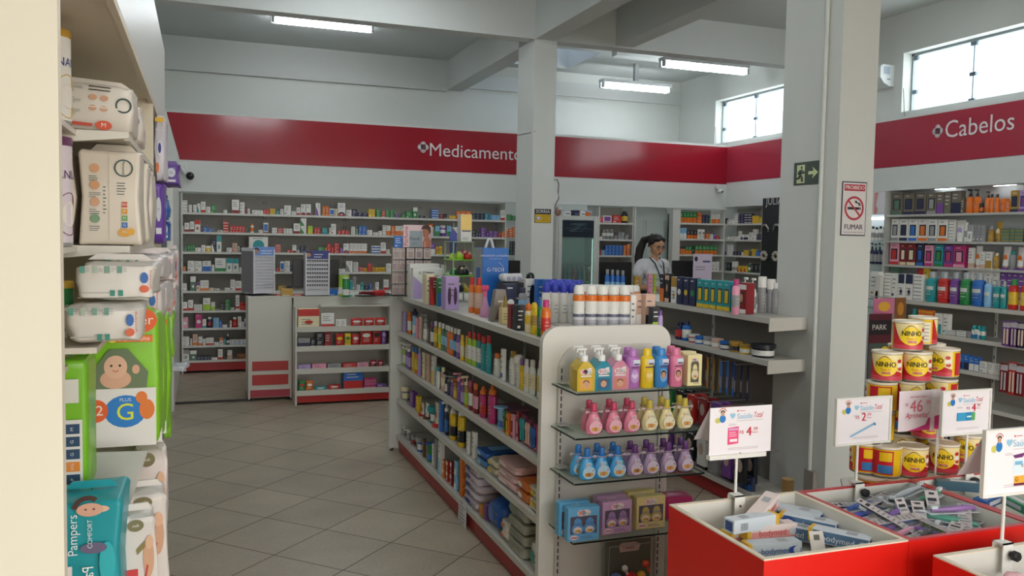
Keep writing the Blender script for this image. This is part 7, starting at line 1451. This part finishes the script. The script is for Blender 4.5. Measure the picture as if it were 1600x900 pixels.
# counter stands of blister cards
def blister_stand(label, pl, pr, pt, pb, y, rows, cols, dark, head, side):
    A, B_ = on(pl, pb, y=y), on(pr, pt, y=y); w, H = B_.x-A.x, B_.z-A.z
    o = empty('counter_stand', label, 'stand', (A.x+w/2, y, 1.0005), .42 if side else 0, 'card stands on the counter'); dz = max(A.z-1.0, .004); wh = mat('d4d4dc', .35)
    d = .24 if side else .16; b = MB(); b.box(-w/2, w/2, 0, d, dz, dz+H, wh); 
    if side: b.rectx(.004, d-.004, dz+.004, dz+H-.03, -w/2-.0006, mat('77747c', .4))
    b.build('board', o)
    b = MB(); hh = H*.16; b.box(-w/2, w/2, -.006, .0, dz+H-hh, dz+H+.012, mat(head, .35)); b.ell(-w*.36, dz+H-hh*.4, w*.09, hh*.35, -.0066, mat('b0846c')); b.arc(-w*.36, dz+H-hh*.32, w*.06, w*.12, -.007, mat('2a2230'), 0, PI, 8); b.lines(-w*.15, w*.4, dz+H-hh*.9, dz+H-hh*.2, -.0066, mat('dce4f4'), 2); b.build('header_card', o)
    b = MB(); z0, z1 = dz+H*.1, dz+H-hh
    for r in range(rows):
        z = z1-(z1-z0)*(r+.5)/rows
        b.rect(-w*.46, w*.46, z-(z1-z0)/rows*.42, z-(z1-z0)/rows*.36, -.0012, mat('a8a6ac'))
        for c in range(cols):
            x = -w*.45+w*.9*(c+.5)/cols; s = w*.036
            b.bbox(x-s, x+s, -.009, -.001, z-s*.8, z+s*.9, mat('e0dee4' if not dark or r == rows-1 else '4c4c54', .12), s*.45)
            if dark: b.box(x-s*1.3, x-s*.4, -.008, -.001, z-s*.2, z+s*.3, mat('2a2a32', .2))
            elif r >= rows-2 and c > 4: b.ell(x, z, s*.5, s*.5, -.0094, mat('2c3a6c'), 8)
    b.build('blister_rows', o)['kind'] = 'stuff'
    b = MB(); b.box(-w/2-.02, w/2, -.03, d, 0, .006, mat('1c1c1e', .5)); b.build('base', o)
    for q in (-w/2, w/2-.012): b = MB(); b.box(q, q+.012, -.012, .002, dz, dz+H-.01, mat('e0e0e4', .3)); b.build('edge_strip', o)
    if not side: b = MB(); b.tube([(-.05, .1, .002), (-.12, .06, .004), (-.14, .0, .004)], .006, mat('1c1c1e')); b.build('leg', o)
blister_stand('white stand of small blistered earrings with light blue header, on the end counter', 393.5, 431, 388, 458.5, 8.45, 11, 10, False, '7a9ad8', True)
blister_stand('white stand of dark sunglasses-like cards with navy header on the counter', 477, 515, 395, 463, 8.36, 8, 9, True, '26307a', False)
for k, (a, c_, t, bt, kind, c, ac, nm) in enumerate(((529, 545.5, 428, 462, 'can', 'L', 'E', 'green and white canister behind, with grey lid'), (535, 545.6, 434, 463, 'can', 'G', 'W', 'green printed canister in front'), (545.8, 551, 438, 461, 'can', 'T', 'E', 'teal canister at the right'))):
    y = [8.30, 8.18, 8.24][k]; p, q = on(a, bt, y=y), on(c_, t, y=y); item(kind, round(q.x-p.x, 3), round(q.z-1.0005, 3), round(q.x-p.x, 3), c, ac, '-', nm+' on the candy counter', ((p.x+q.x)/2, y, 1.001), 0, 'canisters on the counter', 'W')
p = on(591, 457, y=8.3); o = empty('sealing_tool', 'red handheld sealing tool lying on the counter', 'tool', (p.x, 8.28, 1.001), .2); b = MB(); b.pillow(0, 0, 0, .13, .08, .06, mat('b02428', .3), .6, 8, .001); b.build('housing', o); b = MB(); b.tube([(-.06, 0, .03), (-.16, .01, .035), (-.2, .01, .03)], [.018, .014, .012], mat('7a1c20', .35)); b.build('handle', o); b = MB(); b.box(.05, .1, -.03, .03, .0, .03, mat('4a4a50', .4)); b.build('nozzle', o)
o = empty('tray', 'dark oval tray beside the red tool on the counter', 'tray', (on(572, 459, y=8.2).x, 8.2, 1.001)); b = MB(); b.lathe([(.05, 0), (.11, .006), (.115, .014), (.1, .012)], mat('1e1e20', .3), 24, 0, 0, 1, .6); b.build('dish', o)
for k, (px, c, nm) in enumerate(((449, 'A', 'brown carton beside the first card stand'), (466, 'R', 'red flat pack in front of the monitor'), (519, 'B', 'small blue carton right of the navy stand'), (438, 'R', 'thin red pack at the foot of the first stand'))):
    p = on(px, 456, y=8.35+.02*k); o = empty('small_carton', nm, 'box', (p.x, 8.40+.02*k, 1.001), .1*k); b = MB(); b.bbox(-.055, .055, -.03, .03, 0, [.07, .012, .06, .012][k], mat(c, .4), .002); b.rect(-.04, .02, .004, .009, -.0306, mat('W')); b.build('carton_body', o)
# ================================================================ LEFT: DIAPER SHELVING
tan = mat('d9cfba', .5, name='cream_melamine'); XF = -.16
o = empty('diaper_shelving', 'cream diaper shelving in the left foreground', 'shelving', (-.38, 2.7, 0))
def P(b): b.xf = Matrix.Translation((.38, -2.7, 0)); return b
b = P(MB()); b.box(-.6, XF, 1.142, 1.167, 0, 2.43, mat('e3dccb', .5, noise=.015, name='cream_side_panel')); b.build('side_panel', o)
b = P(MB()); b.box(-.6, XF, 3.25, 3.27, 0, 2.06, tan); b.build('divider', o)
b = P(MB()); b.box(-.6, XF-.02, 4.25, 4.27, 0, 2.06, tan); b.build('divider', o)
b = P(MB()); b.box(-.615, -.6, 1.142, 4.27, 0, 2.43, tan); b.build('back_panel', o)
b = P(MB()); b.box(-.6, XF-.016, 1.167, 4.27, 2.06, 2.08, tan); b.box(XF-.014, XF, 1.167, 4.27, 2.045, 2.062, tan); b.build('soffit', o)
b = P(MB()); b.box(XF-.02, XF, 1.167, 4.27, 2.0625, 2.43, mat('d6d6d2', .35, name='white_fascia_board')); b.build('fascia', o)
b = P(MB()); b.box(-.6, XF-.03, 1.167, 4.25, .0, .08, redk); b.build('kickboard', o)
SH = [1.827, 1.562, .1]
shm = mat('d6d0c4', .45)
for z in SH:
    b = P(MB()); x1 = XF if z > 1.4 else XF-.03
    b.box(-.6, -.27, 1.168, 2.18, z-.012, z, shm); b.box(-.6, x1-.012, 2.2, 3.249, z-.012, z, shm); b.box(-.6, x1-.012, 3.271, 4.249, z-.012, z, shm); b.box(x1-.012, x1, 2.2, 3.249, z-.016, z+.001, shm); b.build('shelf_board', o)
    if z > 1.5: b = P(MB()); b.prism([(-.6, z-.06), (XF, z-.012), (XF, z+.002), (-.6, z+.002)], 2.18, 2.2, mat('dcd8cc', .4)); b.build('bracket', o)
GD = 'diaper packs on the left shelving'
def dpack(label, x, y, z, w, d, h, base, seed, deco=None, rz=PI/2, tilt=(0, 0), e=.16, wr=.003, cat='diapers', name='diaper_pack', fold=True):
    """soft pack; its local -y face looks out of the shelf or towards the entrance"""
    o = empty(name, label, cat, (x, y, z+.005), rz, GD); o.rotation_euler = (tilt[0], tilt[1], rz)
    m = mat(base, .3); b = MB(); b.pillow(0, 0, 0, w, d, h-.008, m, e, 12, wr, seed); wo = b.build('wrapper', o)
    if deco: b = MB(); deco(b, w, d, h, -d/2-.005); b.build('print', wo)
    if fold: b = MB(); b.prism([(-w*.42, h*.985), (w*.42, h*.985), (w*.3, h+.012), (-w*.3, h+.012)], -.003, .003, mat(base, .25)); b.build('top_seal', wo)
    return o
ic = mat('c88a50', .5); gr_ = mat('6a8a70', .5); tl = mat('4a5a58', .5)
def personal(b, w, d, h, y):
    for k in range(4): b.ell(-w*.26, h*(.26+.17*k), w*.085, w*.085, y, mat(['7a9a78', 'd0a080', 'd09a70', 'd8a478'][k]), 14); b.lines(-w*.36, -w*.16, h*(.13+.17*k), h*(.19+.17*k), y, tl, 3, random.Random(k))
    b.rect(-w*.02, -w*.012, h*.04, h*.96, y, mat('c8bca8')); b.lines(-w*.12, -w*.06, h*.3, h*.6, y, tl, 8, random.Random(9))
    for k, c in enumerate(('c8503a', '3a6ab0', '6aa05a', 'd89a40', 'c8503a')): b.rect(w*.2, w*.3, h*(.1+.07*k), h*(.155+.07*k), y, mat(c)); b.ftext(['XG', 'G', 'M', 'P', 'RN'][k], w*.07, w*.25, h*(.128+.07*k), y-.001, mat('e8e0d0'))
    b.ell(w*.25, h*.12, w*.12, w*.08, y-.0005, mat('d8a040')); b.ell(w*.36, h*.13, w*.07, w*.07, y-.001, mat('e0a83c'), 9)
    b.arc(w*.24, h*.78, w*.14, w*.165, y, mat('2c4a44')); b.text('Personal', w*.075, lambda a, c: (w*.24+c*.9, y-.0005, h*.78-a), mat('2c4a44'))
    b.lines(w*.12, w*.34, h*.5, h*.64, y, tl, 5, random.Random(4))
def personal_flat(b, w, d, h, y):
    for k in range(3): b.ell(-w*.36, h*(.3+.22*k), w*.05, h*.07, y, mat(['a8a49a', '8a9a80', 'c89868'][k]), 12); b.lines(-w*.28, -w*.06, h*(.28+.22*k), h*(.4+.22*k), y, mat('7a8a78'), 4, random.Random(k))
    for k in range(4): b.ell(w*(.05+.12*(k % 2)), h*(.45+.2*(k//2)), w*.045, h*.055, y, mat('d0a080'), 12); b.lines(w*.0, w*.25, h*.76, h*.88, y, mat('7a8078'), 2)
    b.ell(w*.18, h*.14, w*.09, h*.09, y, mat('d85a40')); b.ftext('M', h*.12, w*.18, h*.14, y-.001, mat('f0e4d8')); b.rect(-w*.2, w*.06, h*.1, h*.16, y, mat('c8503a'))
    b.arc(w*.38, h*.55, w*.07, w*.09, y, mat('2c4a44'))
def babysoft(b, w, d, h, y):
    for k in range(4): b.rect(-w*.42+k*w*.15, -w*.36+k*w*.15, h*.68, h*.86, y, mat(['5a9a88', 'a8b8a8', '7aa090', '6a9a8c'][k])); b.lines(-w*.35+k*w*.15, -w*.29+k*w*.15, h*.7, h*.84, y, mat('9a9a94'), 3, random.Random(k))
    b.ell(w*.36, h*.55, w*.05, h*.15, y, mat('3a6ab0')); b.ell(w*.36, h*.25, w*.06, h*.1, y, mat('d86a48')); b.lines(-w*.4, w*.2, h*.1, h*.2, y, mat('b4b0a8'), 1)
    for k in range(2): b.rect(w*(-.06+.1*k), w*(.0+.1*k), h*.06, h*.22, y-.0005, mat('3a8a7a'))
    b.text('Babysoft', h*.22, lambda a, c: (w*.44+c*.3, y-.0005, h*.5-a*.7), mat('c83a3a'))
def hiper(b, w, d, h, y):
    gm_ = mat('84c428', .3); b.rect(-w*.46, w*.46, h*.01, h*.44, y, mat('e4e2de', .35)); b.ell(w*.22, h*.94, w*.26, h*.1, y, mat('e8622c')); b.ftext('Hiper', w*.2, w*.2, h*.94, y-.001, mat('f4e8dc'))
    b.bbox(-w*.1, w*.42, y-.001, y, h*.78, h*.83, mat('e87a34'), .0004); b.ell(-w*.1, h*.81, w*.06, h*.034, y-.0015, mat('f0d040'), 12); b.ftext('Dia e Noite', w*.085, w*.18, h*.805, y-.0015, mat('f4e4d4'))
    b.ftext('72', w*.2, -w*.32, h*.28, y-.002, mat('f0e4d4')); b.ell(-w*.32, h*.28, w*.16, h*.085, y-.001, mat('e0622c')); b.ell(w*.06, h*.27, w*.27, h*.12, y-.0005, mat('2a7cc8')); b.ftext('G', w*.34, w*.06, h*.26, y-.0015, mat('d8e040')); b.ftext('PLUS', w*.07, w*.06, h*.355, y-.0015, mat('d0dce8'))
    # baby under a hooded towel
    b.poly([(-w*.4, h*.44), (w*.34, h*.44), (w*.36, h*.56), (w*.1, h*.73), (-w*.14, h*.73), (-w*.32, h*.6)], y-.001, mat('6a7a5c', .5)); b.ell(-w*.06, h*.51, w*.2, h*.07, y-.0015, mat('d8a88c')); b.ell(-w*.06, h*.6, w*.15, h*.085, y-.002, mat('e0b498'), 18)
    for s in (-1, 1): b.ell(-w*.06+s*w*.055, h*.61, w*.018, h*.009, y-.0026, mat('2c2018'), 8)
    b.arc(-w*.06, h*.585, w*.03, w*.042, y-.0026, mat('b85a50'), PI+.3, 2*PI-.3, 8); b.ell(w*.2, h*.58, w*.05, h*.035, y-.0022, mat('d8a88c'), 12)
    # small orange spotted reptile shape, plain
    b.ell(w*.34, h*.28, w*.1, h*.075, y-.001, mat('e07a34')); b.ell(w*.27, h*.37, w*.075, h*.045, y-.0012, mat('e07a34'))
    b.ftext('20', w*.16, -w*.36, h*.77, y-.001, mat('e4ecd8'))
def hipergreen(b, w, d, h, y):
    b.rect(-w*.05, w*.42, h*.08, h*.56, y, mat('e0e0dc', .4))
    for k, t in enumerate(('P', 'XG', 'G', 'G', 'M')): b.bbox(w*.06, w*.36, y-.001, y-.0002, h*(.1+.09*k), h*(.17+.09*k), mat('2c4a68' if k != 1 else 'e08a34'), .0003); b.text(t, w*.12, lambda a, c, k=k: (w*.2-c*.8, y-.0016, h*(.135+.09*k)+a), mat('dce4ec'))
    b.bbox(-w*.2, w*.35, y-.001, y, h*.68, h*.85, mat('dcdcd4'), .0004); b.text('nuno', w*.3, lambda a, c: (-w*.28-c*.6+a*0, y-.001, h*.33+a), mat('2a2c5a'))
def pampers(b, w, d, h, y):
    b.ell(w*.05, h*.9, w*.2, h*.06, y-.001, mat('d8a890')); b.ell(w*.2, h*.9, w*.14, h*.03, y-.0005, mat('e0b8a0')); b.arc(w*.02, h*.9, w*.16, w*.24, y-.0015, mat('4a342c'), .9, 3.0, 10)
    for s in (-1, 1): b.ell(w*.05+s*w*.06, h*.905, w*.02, h*.007, y-.002, mat('2c2018'), 8)
    b.text('Pampers', w*.2, lambda a, c: (-w*.2-c, y-.001, h*.68+a), mat('e4ecf0')); b.text('Pampers', w*.2, lambda a, c: (w*.02-c*1.2, y-.001, h*.2-a), mat('f0f4f4')); b.rect(-w*.47, -w*.22, h*.0+.01, h*.4, y, mat('e4dcd8', .4)); b.ell(w*.12, h*.24, w*.06, w*.06, y-.0015, mat('e0b848')); b.ell(w*.3, h*.4, w*.12, h*.2, y, mat('3ab4bc', .3)); b.ell(w*.1, h*.55, w*.2, h*.05, y-.0005, mat('6a6480')); b.text('COMFORT', w*.1, lambda a, c: (w*.05-c, y-.001, h*.68+a), mat('d8e4e8'))
def wipeswhite(b, w, d, h, y):
    b.ell(-w*.12, h*.9, w*.24, h*.06, y, mat('7a7250')); b.ftext('mili', w*.14, -w*.12, h*.9, y-.001, mat('e8e4d4')); b.poly([(-w*.1, h*.66), (w*.22, h*.76), (w*.24, h*.7), (-w*.08, h*.6)], y, mat('8a7a44')); b.ell(w*.26, h*.56, w*.16, h*.2, y, mat('d0a080')); b.ell(w*.28, h*.72, w*.12, h*.07, y-.0006, mat('dcb090'))
    b.bbox(-w*.4, -w*.06, y-.001, y, h*.36, h*.46, mat('c8383c'), .0004); b.ell(w*.0, h*.22, w*.09, h*.12, y-.0005, mat('6a6a3c')); b.poly([(w*.1, h*.3), (w*.2, h*.5), (w*.25, h*.48), (w*.14, h*.28)], y-.0008, mat('c8383c'))
def purplebaby(b, w, d, h, y):
    b.ftext('Babysec', w*.24, 0, h*.78, y-.001, mat('f0f0f4')); b.ell(0, h*.5, w*.24, h*.13, y, mat('e4e0ec')); b.ell(0, h*.5, w*.14, h*.08, y-.0006, mat('3a3a8a')); b.ell(-w*.2, h*.2, w*.14, h*.08, y, mat('e07a40')); b.rect(-w*.4, w*.4, h*.9, h*.97, y, mat('e8b83c'))
def bluepack(b, w, d, h, y): b.ell(0, h*.55, w*.28, h*.2, y, mat('d8dce8')); b.ftext('G', w*.3, 0, h*.55, y-.001, mat('2a3a8a')); b.rect(-w*.3, w*.3, h*.15, h*.25, y, mat('e4e4ec'))
# bay nearest: tall cans between the side panel and the bracket (facing the entrance)
def formula(label, x, y, z, r, h, body, capc, word, tc, mid):
    o = empty('formula_can', label, 'can', (x, y, z+.001), .2, 'formula cans on the left shelving'); b = MB(); b.lathe([(r*.98, 0, SILV), (r, .004), (r, .008, mat(body, .3)), (r, h*.94, SILV), (r, h*.95)], mat(body, .3), 32)
    b.build('can_body', o)
    b = MB(); b.lathe([(r*1.02, h*.93), (r*1.03, h), (r*.98, h+.003)], mat(capc, .35), 32); b.build('lid', o)
    b = MB(); f = lambda a0, z0: (lambda a, c: ((r+.0012)*math.sin(a0+a/r), -(r+.0012)*math.cos(a0+a/r), z0+c)); b.text(word, r*.62, f(.9, h*.66), mat(tc))
    for a0, zz, m, rr in ((.9, h*.3, mat(mid), .034), (.9, h*.3, mat('e8e0d4'), .02)):
        g = f(a0, zz); n = 18; e = .0004 if rr < .03 else 0; P_ = [Vector(g(rr*math.cos(2*PI*k/n), rr*1.4*math.sin(2*PI*k/n)))*1 for k in range(n)]; P_ = [(p.x*(1+e*10), p.y*(1+e*10), p.z) for p in P_]; b.add(P_, [tuple(range(n))], m)
    b.build('label_print', o)
for z, ty, bd, cp, wd, tc, md, nm in ((SH[0], .2, 'e6e2da', 'c89a3c', 'NAN', '2a3a80', 'd0a83c', 'white formula can with gold lid, on the upper left shelf'), (SH[1], .235, 'd8ccd2', '6a3c5c', 'NANLAC', '4a2a58', '6a3a5c', 'white and plum formula can reading COMFOR, on the second left shelf'), (1.312, .17, '3a8a4a', 'd8b048', 'NESTON', 'f0ece0', 'e0702c', 'green cereal can with gold lid on the third left shelf')):
    formula(nm, -.31, 2.10, z, .042, ty, bd, cp, wd, tc, md)
formula('white formula can with dark blue lid beside the gold-lidded one', -.33, 1.95, SH[0], .045, .235, 'c8ccd8', '4a5a84', 'Milnutri', '3a4a80', 'a8683c')
o_ = empty('shelf_board', 'short cream shelf board carrying the green cereal can', 'shelf', (-0.434, 2.04, 1.311)); b = MB(); b.box(-0.164, 0.164, -0.14, 0.14, -.012, 0, shm); b.build('board', o_)
# packs: facing the entrance (-y) on the shelf, several deep
dpack('slanted white diaper pack on the top left shelf, facing the entrance', -.255, 2.34, SH[0], .2, .2, .125, 'ddd5ca', 1, personal_flat, 0, (0, .06)); dpack('white diaper pack behind the slanted one on the top left shelf', -.245, 2.62, SH[0], .18, .24, .11, 'd8d0c6', 2, personal_flat, .03)
dpack('upright cream diaper pack printed Personal, on the second left shelf', -.205, 2.33, SH[1], .125, .2, .232, 'ddd3c3', 3, personal, .0, e=.1); dpack('upright cream diaper pack behind the printed one, second left shelf', -.2, 2.57, SH[1], .12, .2, .22, 'd8cfc2', 4, personal, .02, e=.12); dpack('third upright cream diaper pack, deepest on the second left shelf', -.195, 2.82, SH[1], .12, .2, .215, 'd8cfc2', 5, personal, .0, e=.12)
dpack('cream diaper pack half hidden behind the formula can', -.345, 2.34, SH[1], .12, .2, .225, 'd6c8b8', 6, personal, 0, e=.12)
def fpack(label, px0, px1, pt, pb, y, c, deco, seed, d=.2, e=.2, name='diaper_pack', cat='diapers', rz=0):
    p, q = on(px0, pb, y=y), on(px1, pt, y=y); return dpack(label, (p.x+q.x)/2, y+d/2, p.z, q.x-p.x, d, q.z-p.z, c, seed, deco, rz, (0, 0), e, .003, cat, name)
fpack('upper white baby pack lying flat with teal icons, left shelving', 115, 243, 412, 470, 1.95, 'dbd7d0', babysoft, 10, .26, .25)
fpack('lower white baby pack lying flat with teal icons, left shelving', 98, 220, 475, 541, 1.88, 'dbd7d0', babysoft, 11, .24, .25)
for k in range(3):
    fpack('white lettered baby pack behind the flat ones, %s row, upper layer' % ['first', 'second', 'third'][k], 160+30*k, 256+7*k, 400-2*k, 440, 2.55+.25*k, 'dcd4d2', babysoft, 14+k, .24, .25)
    fpack('white lettered baby pack behind the flat ones, %s row, lower layer' % ['first', 'second', 'third'][k], 150+30*k, 252+8*k, 446-4*k, 505, 2.52+.25*k, 'd8d0ce', babysoft, 18+k, .24, .25)
zf = on(160, 543, y=1.88).z; o_ = empty('shelf_board', 'cream shelf under the flat white baby packs', 'shelf', (-.40, 2.0, zf)); b = MB(); b.box(-.198, .2, -.12, .14, -.012, 0, shm); b.build('board', o_)

fpack('green diaper pack with a hooded baby and a large G, facing the entrance', 128, 248, 490, 706, 2.32, '84c428', hiper, 22, .18, .1)
for k in range(2): fpack('green diaper pack %s behind the one with the large G' % ['directly', 'second'][k], 165+20*k, 256+6*k, 492+2*k, 697-12*k, 2.53+.22*k, '86c62c', hiper, 23+k, .18, .12)
fpack('green diaper pack with a column of blue size squares, at the shelf edge', 62, 134, 562, 785, 2.02, '7abc2c', hipergreen, 26, .16, .1)
o_ = empty('shelf_board', 'cream shelf under the green diaper packs', 'shelf', (-0.3865, 2.625, 0.952)); b = MB(); b.box(-0.2115, 0.2115, -0.62, 0.62, -.012, 0, shm); b.build('board', o_)

o2 = empty('acrylic_holder', 'slanted clear acrylic sheet below the large G pack', 'holder', tuple(on(186, 800, y=2.2))); b = MB(); b.prism([(-.06, 0), (.02, 0), (.065, .145), (-.06, .15)], -.004, .0, glass('d8d8d4', .4, .08, 'acrylic_sheet')); b.build('sheet', o2); b = MB(); b.box(.0, .03, -.012, .004, -.012, .012, mat('e4e0d4', .4)); b.build('foot', o2)
fpack('teal diaper pack with a smiling baby, bottom of the left shelving', 84, 188, 778, 960, 1.88, '2a9aa4', pampers, 30, .18, .1)
fpack('white wipes pack with red label, right of the teal pack', 188, 240, 806, 965, 2.02, 'dcd4ce', wipeswhite, 31, .1, .2, 'wipes_pack', 'wipes', .12); fpack('white wipes pack with oval badge, tallest of the pair', 196, 256, 770, 930, 2.25, 'dcd6d0', wipeswhite, 32, .14, .2, 'wipes_pack', 'wipes', .1); fpack('pinkish white wipes pack behind the oval-badged one', 205, 258, 700, 890, 2.6, 'dccfcb', wipeswhite, 33, .16, .2, 'wipes_pack', 'wipes', .1)
o_ = empty('shelf_board', 'cream shelf under the teal diaper packs', 'shelf', (-0.384, 2.5, 0.5)); b = MB(); b.box(-0.214, 0.214, -0.74, 0.74, -.012, 0, shm); b.build('board', o_)
# far bay packs sticking out of the shelf
for z in (1.80, 1.36, .9, .45): sb = empty('shelf_board', 'cream shelf board in the far bay of the left shelving, %s from top' % ordinal(1+[1.80, 1.36, .9, .45].index(z)), 'shelf', (-.38, 3.76, z)); b = MB(); b.box(-.2, .2, -.475, .475, -.014, -.002, shm); b.build('board', sb)
fpack('white and blue baby pack with yellow top in the far bay of the left shelving', 241, 258, 183, 284, 3.42, 'd4d0d8', purplebaby, 40)
fpack('purple pack with white label jutting out beside the back fascia', 256, 279, 256, 291, 3.75, '6a4a9c', bluepack, 41)
fpack('purple diaper pack below the blue lettered one', 241, 255, 286, 382, 3.45, '6a40a4', bluepack, 42)
fpack('round blue pack hanging out below the jutting purple one', 254, 262, 310, 342, 3.8, '2a6ac0', bluepack, 43); fpack('lower round blue pack beside the purple diaper pack', 254, 264, 345, 378, 3.85, '2a62b4', bluepack, 44)
fpack('white red-lettered pack at the far end of the left shelving', 262, 277, 390, 450, 4.0, 'dccfcc', babysoft, 45); fpack('white red-lettered pack below it at the far end', 258, 274, 440, 488, 3.9, 'dcd2ce', babysoft, 46)
fpack('bright green and orange slim pack in the far bay', 259, 270, 488, 560, 3.9, '8cc83a', None, 47); fpack('green pack with white lower half in the far bay', 255, 266, 560, 690, 3.6, '8cc83a', None, 48)
o3 = empty('plastic_bag', 'clear crinkled plastic bag jutting into the aisle from the far bay', 'bag', tuple(on(284, 572, y=4.1))); b = MB(); b.pillow(-.03, 0, -.02, .11, .1, .035, glass('d8dce4', .35, .15, 'crinkled_film'), .6, 10, .005, 6); b.build('film', o3)
